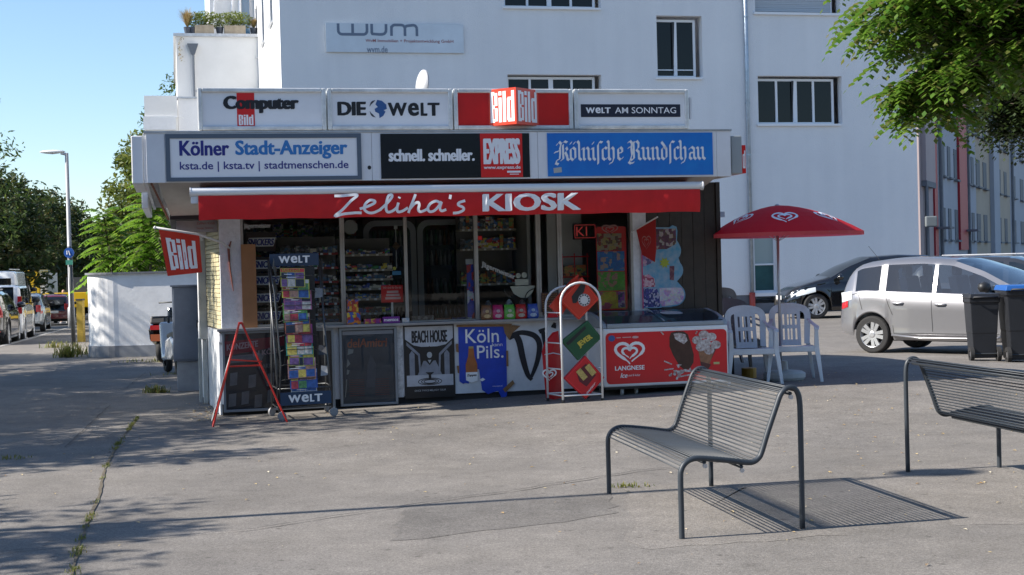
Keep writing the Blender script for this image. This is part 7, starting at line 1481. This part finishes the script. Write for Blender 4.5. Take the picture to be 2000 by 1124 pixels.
b.tube([(3.585, -1.10, .155), (4.03, -1.10, .155)], .009, 6); b.tube([(3.50, -.78, .16), (3.96, -.78, .16)], .009, 6); b.tube([(3.50, -.78, 1.05), (3.585, -1.10, 1.05)], .008, 6); b.build('cross_bars', tubm, t, smooth=True)
for (x, v_) in ((3.585, -1.1), (4.03, -1.1), (3.5, -.78), (3.96, -.78)): b = MB(); b.tube([(x, v_, gk(3.8, v_) - .01), (x, v_, gk(3.8, v_) + .03)], .017, 8); b.build('foot', black, t)
def tray(lab, pts, v_, m_, deco, dp=.05):
    t = KT('sign_tray', lab, 'tray', (sum(p[0] for p in pts) / 4, v_, min(p[1] for p in pts)), 'tilted trays in the white stand'); b = MB(); b.prism(pts, v_, v_ + dp); b.build('tray', m_, t, bevel=.008)
    c = Vector((sum(p[0] for p in pts) / 4, sum(p[1] for p in pts) / 4)); ins = [tuple(c + (Vector(p) - c) * .90) for p in pts]; b = MB(); b.ribbon(ins, .005, v_ - .002, closed=True); b.build('rim_line', mat(m_.name + '_line', tuple(min(1, q * 1.8 + .02) for q in m_.node_tree.nodes['Principled BSDF'].inputs['Base Color'].default_value[:3]), .4), t)
    deco(t, pts, v_ - .004); return t
trr = mat('tray_red', (.55, .035, .015), .4, var=(7, .1)); trg = mat('tray_green', (.012, .085, .035), .4, var=(6, .15)); trl = mat('tray_langnese_red', (.55, .012, .02), .35, var=(6, .12))
def deco1(t, pts, y_):
    b = MB(); b.poly([(3.72, 1.22), (3.83, 1.36), (3.88, 1.34), (3.86, 1.27), (3.77, 1.15), (3.73, 1.15)], y_); b.build('hand_slot', black, t)
    b = MB(); b.disc(3.86, 1.18, .068, .068, y_ - .001, 24); b.build('round_emblem', mat('emblem_white', (.6, .6, .6), .4), t)
    b = MB(); b.ribbon([(3.86 + .055 * math.cos(2 * PI * i / 24), 1.18 + .055 * math.sin(2 * PI * i / 24)) for i in range(24)], .018, y_ - .002, closed=True); b.build('emblem_ring', mat('emblem_dark', (.06, .06, .07), .4), t); b = MB()
    for i in range(12): a = 2 * PI * i / 12; b.disc(3.86 + .055 * math.cos(a), 1.18 + .055 * math.sin(a), .006, .006, y_ - .003, 6)
    b.build('emblem_letters', whitep, t)
tray('orange-red tilted tray with round white emblem at the top of the stand', [(3.80, .965), (4.035, 1.185), (3.845, 1.43), (3.59, 1.18)], -1.06, trr, deco1)
ktop(MB().prism([(3.50, 1.12), (3.62, 1.0), (3.80, 1.25), (3.84, 1.46), (3.76, 1.40)], -.95, -.90), 'red_tray', trr, (3.6, -.9, 1.0), 'second red tray behind the orange-red one at the top of the stand', 'tray')
def deco2(t, pts, y_):
    a = R(38); b = MB(); put_text(b, 'JEVER', 0, .20, 0, .075, y_ - .002, .05, fn=lambda x, y2, z: (3.80 + x * math.cos(a) - z * math.sin(a), y2, .655 + x * math.sin(a) * .8 + z * math.cos(a))); b.build('lettering', mat('jever_yellow', (.52, .42, .06), .4), t)
    b = MB(); b.poly([(3.64, .72), (3.86, .90), (3.87, .87), (3.70, .72), (3.66, .69)], y_); b.build('hand_slot', black, t)
tray('dark green tilted JEVER tray in the middle of the stand', [(3.775, .525), (4.05, .765), (3.895, .96), (3.59, .745)], -1.07, trg, deco2)
def deco3(t, pts, y_):
    b = MB(); b.poly([(3.75, .40), (3.86, .49), (3.97, .36), (3.86, .24), (3.78, .30)], y_); b.build('dark_print', mat('lang_dark', (.10, .01, .02), .4), t)
    for k, (x, z) in enumerate(((3.80, .375), (3.90, .42))): b = MB(); b.ribbon([(x - .03, z + .05), (x + .05, z - .05)], .065, y_ - .001 - .001 * k); b.build('cone_print', mat('cone_gold', (.50, .38, .12), .4, var=(50, .4)), t)
    b = MB(); a = R(-128); put_text(b, 'EISZEIT', 0, .14, 0, .025, y_ - .003, .02, fn=lambda x, y2, z: (3.86 + x * .7, y2, .155 + x * .75 + z)); b.build('lettering', whitep, t)
tray('red tilted ice cream tray at the bottom of the stand', [(3.85, .10), (4.07, .33), (3.855, .58), (3.61, .34)], -1.07, trl, deco3)
t = KT('folded_banner', 'red Langnese banner standing folded behind the lower left of the white stand', 'banner', (3.6, -.6, .1)); b = MB(); b.add([(3.46, -.72, .62), (3.50, -.70, .72), (3.60, -.66, .82), (3.66, -.7, .84), (3.72, -.66, .10), (3.60, -.70, .08), (3.50, -.70, .10), (3.47, -.74, .35)], [(0, 1, 2, 3, 4, 5, 6, 7)]); b.build('cloth', trl, t); b = MB(); heart(b, 3.53, .36, .15, .13, -.76, .018); b.build('heart_emblem', whitep, t); b = MB(); b.ribbon([(3.48, .585), (3.58, .60), (3.70, .57)], .012, -.755); b.build('edge_tape', mat('tape_blue_white', (.5, .52, .6), .4), t)
# ================================================================ PARASOL
bx, bv = 6.55, -.10; gP = gk(bx, bv)
t = KT('parasol', 'red ice cream parasol with white heart emblems on a grey pole', 'parasol', (bx, bv, gP)); cr_ = mat('parasol_red', (.62, .012, .015), .6, var=(4, .08)); cx, cz = 6.66, 1.88; n = 6; Rr = .905; A0 = R(-142)
fold = leafmat('parasol_cloth', [(.62, .012, .015), (.60, .012, .015)], .3, .7)
def cano(a, f):
    r_ = Rr * f * (1 - .045 * (1 - abs(math.cos((a - A0) * n / 2))) * f); z = cz + .33 * (1 - f ** 1.7); return (cx + r_ * math.cos(a) - (1 - f) * .09, bv + r_ * math.sin(a), z)
b = MB(); NA, NF = n * 6, 8
for j in range(NF + 1):
    for i in range(NA): b.v.append(cano(A0 + 2 * PI * i / NA, j / NF if j else .001))
for j in range(NF):
    for i in range(NA): b.f.append((j * NA + i, (j + 1) * NA + i, (j + 1) * NA + (i + 1) % NA, j * NA + (i + 1) % NA)); b.m.append(0)
b.build('canopy', fold, t, smooth=False)
b = MB()
for i in range(NA): p = cano(A0 + 2 * PI * i / NA, 1.0); b.v += [p, (p[0], p[1], p[2] - .045)]
for i in range(NA): q = 2 * i; b.f.append((q, (q + 2) % (2 * NA), (q + 3) % (2 * NA), q + 1)); b.m.append(0)
b.build('valance', leafmat('parasol_valance', [(.62, .10, .10), (.64, .12, .12)], .5, .7), t)
for k in range(n):
    a = A0 + 2 * PI * (k + .5) / n; b = MB()
    def pf(x, y_, z, a=a):
        an = a + x * 1.0; f = .70 - z * 1.0; p = cano(an, max(.05, f)); return (p[0], p[1], p[2] + .004 - y_ * 2)
    if k in (0, 1, 5): heart(b, 0, .05, .52, .30, 0, .045, fn=pf); b.build('heart_emblem', whitep, t)
for k in range(n): a = A0 + 2 * PI * k / n; b = MB(); p, q = cano(a, 1.0), cano(a, .12); b.tube([(bx, bv, 1.78), tuple(Vector(cano(a, .55)) - Vector((0, 0, .02)))], .004, 5); b.tube([tuple(Vector(p) - Vector((0, 0, .012))), tuple(Vector(cano(a, .6)) - Vector((0, 0, .015))), tuple(Vector(q) - Vector((0, 0, .015)))], .004, 5); b.build('rib', alu, t)
b = MB(); b.tube([(bx, bv, gP + .05), (bx, bv, 2.2)], .0165, 10); b.lathe([(.03, 2.20), (.03, 2.215), (.012, 2.225), (.001, 2.228)], 10, (bx, bv, 0)); b.build('pole', mat('parasol_pole', (.42, .42, .44), .35, .5), t, smooth=True)
b = MB(); b.lathe([(.001, 0), (.23, .0), (.25, .03), (.25, .075), (.21, .10), (.05, .115), (.04, .22), (.001, .22)], 24, (bx + .03, bv - .03, gP)); b.build('base', mat('base_pale', (.46, .47, .48), .7, var=(5, .15)), t, smooth=False)
# ================================================================ PLASTIC CHAIRS
def chair_proto(mt):
    e = bpy.data.objects.new('plastic_chair', None); COL.objects.link(e); OFF[e.name] = Vector((0, 0, 0)); W = .25
    b = MB(); nx, ny = 8, 7
    P = []
    for j in range(ny + 1):
        y_ = -.23 + .43 * j / ny
        for i in range(nx + 1):
            x = -1 + 2 * i / nx; w = .235 - .03 * j / ny; P.append((x * w, y_, .425 - .018 * (1 - x * x) - .02 * j / ny - (.03 if j == 0 else 0)))
    m_ = len(P); P2 = [(p[0], p[1], p[2] - .012) for p in P]; b.v = P + P2
    for j in range(ny):
        for i in range(nx):
            a = j * (nx + 1) + i; b.f += [(a, a + 1, a + nx + 2, a + nx + 1), (m_ + a, m_ + a + nx + 1, m_ + a + nx + 2, m_ + a + 1)]; b.m += [0, 0]
    rim_ = [i for i in range(nx + 1)] + [j * (nx + 1) + nx for j in range(1, ny + 1)] + [ny * (nx + 1) + i for i in range(nx - 1, -1, -1)] + [j * (nx + 1) for j in range(ny - 1, 0, -1)]
    for a, c in zip(rim_, rim_[1:] + rim_[:1]): b.f.append((a, c, c + m_, a + m_)); b.m.append(0)
    b.build('seat', mt, e, smooth=True)
    b = MB(); b.box(-.245, .245, -.245, -.225, .345, .415); b.build('seat_front', mt, e, bevel=.012)
    def bk(x, z): return .185 + (z - .42) * .27 + .05 * (1 - (x / .22) ** 2) * 1.0 - .05
    def bar(pts, w, d, name):
        b = MB(); vs = []
        for i, p in enumerate(pts):
            ww = w[i] if isinstance(w, (list, tuple)) else w; vs += [(p[0] - ww / 2, p[1] - d / 2, p[2]), (p[0] + ww / 2, p[1] - d / 2, p[2]), (p[0] + ww / 2, p[1] + d / 2, p[2]), (p[0] - ww / 2, p[1] + d / 2, p[2])]
        n_ = len(pts); fs = [(4 * i + j, 4 * i + (j + 1) % 4, 4 * i + 4 + (j + 1) % 4, 4 * i + 4 + j) for i in range(n_ - 1) for j in range(4)] + [(0, 3, 2, 1), tuple(range(4 * n_ - 4, 4 * n_))]; b.add(vs, fs); return b.build(name, mt, e, bevel=.004)
    # outer back frame: uprights flowing into the crown
    path = [(-.19, .42), (-.20, .60), (-.21, .74), (-.19, .81), (-.13, .845), (0, .86), (.13, .845), (.19, .81), (.21, .74), (.20, .60), (.19, .42)]
    PP = crom(path, 4); b = MB(); k = len(PP); wd_ = []
    for i, p in enumerate(PP): f = abs(i / (k - 1) - .5) * 2; wd_.append(.06 + .03 * (1 - f))
    b.ribbon(PP, wd_, 0, fn=lambda x, y_, z: (x, bk(max(-.21, min(.21, x)), z) - .008, z)); f0 = list(b.f); v0_ = list(b.v); nv = len(v0_)
    b.v += [(p[0], p[1] + .018, p[2]) for p in v0_]; b.f += [tuple(nv + i for i in reversed(f)) for f in f0]
    for i in range(k - 1): b.f += [(i, i + 1, nv + i + 1, nv + i), (k + i, nv + k + i, nv + k + i + 1, k + i + 1)]
    b.m = [0] * len(b.f); b.build('back_frame', mt, e, smooth=False)
    for x in (-.135, -.045, .045, .135): pass
    def backplate(x0, x1, z0, z1, name='back_slat'):
        b = MB(); n_ = 4; vs = []
        for i in range(n_ + 1):
            z = z0 + (z1 - z0) * i / n_; vs += [(x0, bk(x0, z) - .006, z), (x1, bk(x1, z) - .006, z), (x1, bk(x1, z) + .008, z), (x0, bk(x0, z) + .008, z)]
        b.add(vs, [(4 * i + j, 4 * i + (j + 1) % 4, 4 * i + 4 + (j + 1) % 4, 4 * i + 4 + j) for i in range(n_) for j in range(4)] + [(0, 3, 2, 1), tuple(range(4 * n_, 4 * n_ + 4))]); b.build(name, mt, e)
    for (x0, x1) in ((-.125, -.085), (-.062, -.030), (-.008, .008 + .0), (.030, .062), (.085, .125)): backplate(x0, x1, .40, .83)
    for (z0, z1) in ((.40, .47), (.60, .645), (.77, .83)): backplate(-.085, .085, z0, z1, 'back_rail')
    for s in (-1, 1):
        bar([(s * .21, bk(.2, .72), .72), (s * .25, .10, .665), (s * .275, -.08, .64), (s * .27, -.20, .635), (s * .265, -.235, .60)], [.03, .055, .06, .06, .05], .03, 'arm')
        bar([(s * .31, -.285, 0), (s * .285, -.26, .22), (s * .262, -.235, .40), (s * .262, -.235, .61)], [.032, .045, .055, .04], .04, 'leg')
        bar([(s * .275, .30, 0), (s * .24, .24, .22), (s * .205, .185, .43)], [.03, .04, .05], .035, 'leg')
    return e
chw = mat('chair_plastic_white', (.60, .64, .68), .5, var=(6, .1)); chg = mat('chair_plastic_grey', (.20, .21, .22), .5, var=(5, .2))
proto = chair_proto(chw)
def put_chair(o, u, v, rz, lab, z=0, s=1.0):
    p = kw(u, v); o.location = (p.x, p.y, gw(p.x, p.y) + z); o.rotation_euler = (0, 0, rz); tag(o, lab, 'chair', 'plastic armchairs by the parasol'); o.scale = (s, s, s)
put_chair(proto, 6.62, -.28, R(-6), 'pale plastic armchair with slotted back facing us, right of the parasol pole')
c2 = copy_tree(proto); put_chair(c2, 6.07, -.32, R(2), 'pale plastic armchair between the freezer and the parasol pole')
greyproto = copy_tree(proto)
for ch in greyproto.children: ch.data = ch.data.copy(); ch.data.materials[0] = chg
put_chair(greyproto, 6.15, .28, R(8), 'grey plastic armchair at the bottom of the stack behind the left white one')
c4 = copy_tree(greyproto); put_chair(c4, 6.15, .30, R(8), 'grey plastic armchair on top of the stack behind the left white one', .07)
c5 = copy_tree(greyproto); put_chair(c5, 6.10, 1.05, R(200), 'grey plastic armchair turned to the wall beside the dark kiosk end', .16, 1.05)
# shutter box and dark column at the right end behind the kiosk
t = KT('side_hatch', 'dark side hatch with grey shutter box at the right end of the kiosk', 'hatch', (6.3, 1.1, 0)); b = MB(); b.box(5.87, 6.36, 1.1, 1.5, 2.12, 2.19); b.build('shutter_box', mat('hatch_white', (.6, .62, .64), .4), t); b = MB(); b.box(5.87, 6.26, 1.12, 1.5, 2.21, 2.27); b.build('cover', mat('hatch_grey', (.18, .20, .22), .5), t); b = MB(); b.box(5.87, 6.32, 1.15, 1.5, .0, 2.10); b.build('panel', mat('hatch_navy', (.02, .028, .05), .4), t)
b = MB(); b.box(6.05, 6.22, .55, .75, gk(6.1, .6), gk(6.1, .6) + .55); ktop(b, 'dark_canister', dark_in, (6.13, .6, .1), 'dark tall canister behind the stacked chairs', 'canister')
b = MB(); b.lathe([(.09, 0), (.09, .12), (.001, .13)], 14, (6.33, .35, gk(6.3, .3))); ktop(b, 'yellow_pot', mat('pot_ochre', (.45, .26, .03), .5), (6.33, .35, gk(6.3, .3)), 'small yellow-rimmed dark pot under the stacked chairs', 'pot')
# ================================================================ WIRE BENCHES
bm_ = mat('bench_anthracite', (.030, .038, .048), .48, .0, var=(6, .15))
PROF = [(0, -.02), (0, .20), (.0, .345), (.006, .39), (.028, .425), (.07, .447), (.13, .449), (.29, .428), (.41, .408), (.455, .409), (.487, .428), (.508, .46), (.55, .575), (.614, .735), (.638, .788), (.672, .82), (.712, .823), (.742, .80), (.757, .745), (.76, .60), (.758, -.02)]
def prof_pts(lo=0, hi=20, n=5):
    return crom(PROF[lo:hi + 1], n)
def bench(label, near, far_dir, length, side_dir, depth_k=1.0):
    """near: foot of the front leg of the near frame; side_dir: towards the rear leg; far_dir: along the bench"""
    n2 = Vector((near[0], near[1])); s = Vector(side_dir).normalized(); l = Vector(far_dir).normalized()
    t = WT('wire_bench', label, 'bench', (near[0], near[1], gw(*near)), 0, 'anthracite wire benches')
    def P(a, z, d): q = s * a * depth_k + l * d; return (q.x, q.y, z)
    pp = prof_pts()
    for d in (0, length):
        b = MB(); b.tube([P(p[0], p[1], d) for p in pp], .0165, 10); b.build('end_frame', bm_, t, smooth=True)
    # rods run lengthwise, evenly spaced along the profile from the front bend over the seat and back to the top bend
    seat = crom(PROF[3:18], 10); L = [0]
    for a, c in zip(seat[:-1], seat[1:]): L.append(L[-1] + (c - a).length)
    def at(q):
        for i in range(len(L) - 1):
            if L[i + 1] >= q: k = (q - L[i]) / max(1e-9, L[i + 1] - L[i]); return seat[i].lerp(seat[i + 1], k)
        return seat[-1]
    N = 46; rod = None
    for i in range(N):
        p = at(L[-1] * i / (N - 1))
        if rod is None:
            b = MB(); b.tube([P(0, 0, .01), P(0, 0, length - .01)], .0043, 6); rod = b.build('rod', bm_, t, smooth=True); o = rod
        else: o = rod.copy(); COL.objects.link(o); o.parent = t
        o.location = P(p[0], p[1], 0)
    b = MB(); M = int(length / .018); sp = seat[::2]
    for k in range(M):
        d = .012 + (length - .024) * k / (M - 1); b.tube([P(p[0], p[1] - .0045, d) for p in sp], .0010, 3)
    o = b.build('wire_mesh', bm_, t); o['kind'] = 'stuff'
    for (a, z) in ((.15, .425), (.38, .385), (.70, .79)):
        b = MB(); b.tube([P(a, z, .0), P(a, z, length)], .011, 6); b.build('cross_tube', bm_, t, smooth=True); b = MB(); b.tube([P(a, z - .02, .0), P(a, z - .02, -.012)], .014, 8); b.build('bolt_cap', alu, t)
    mid = length * .5
    return t
bench('anthracite wire bench with curved seat and back in the foreground', (.926, 8.124), (-.177, .984), 1.69, (.958, .286))
bench('anthracite wire bench cut by the right edge, seen from behind', (3.538 + .30, 10.523 - 1.66 * 1.0), (-.177 - .0, .984), 1.69, (-.985, -.14), .93)
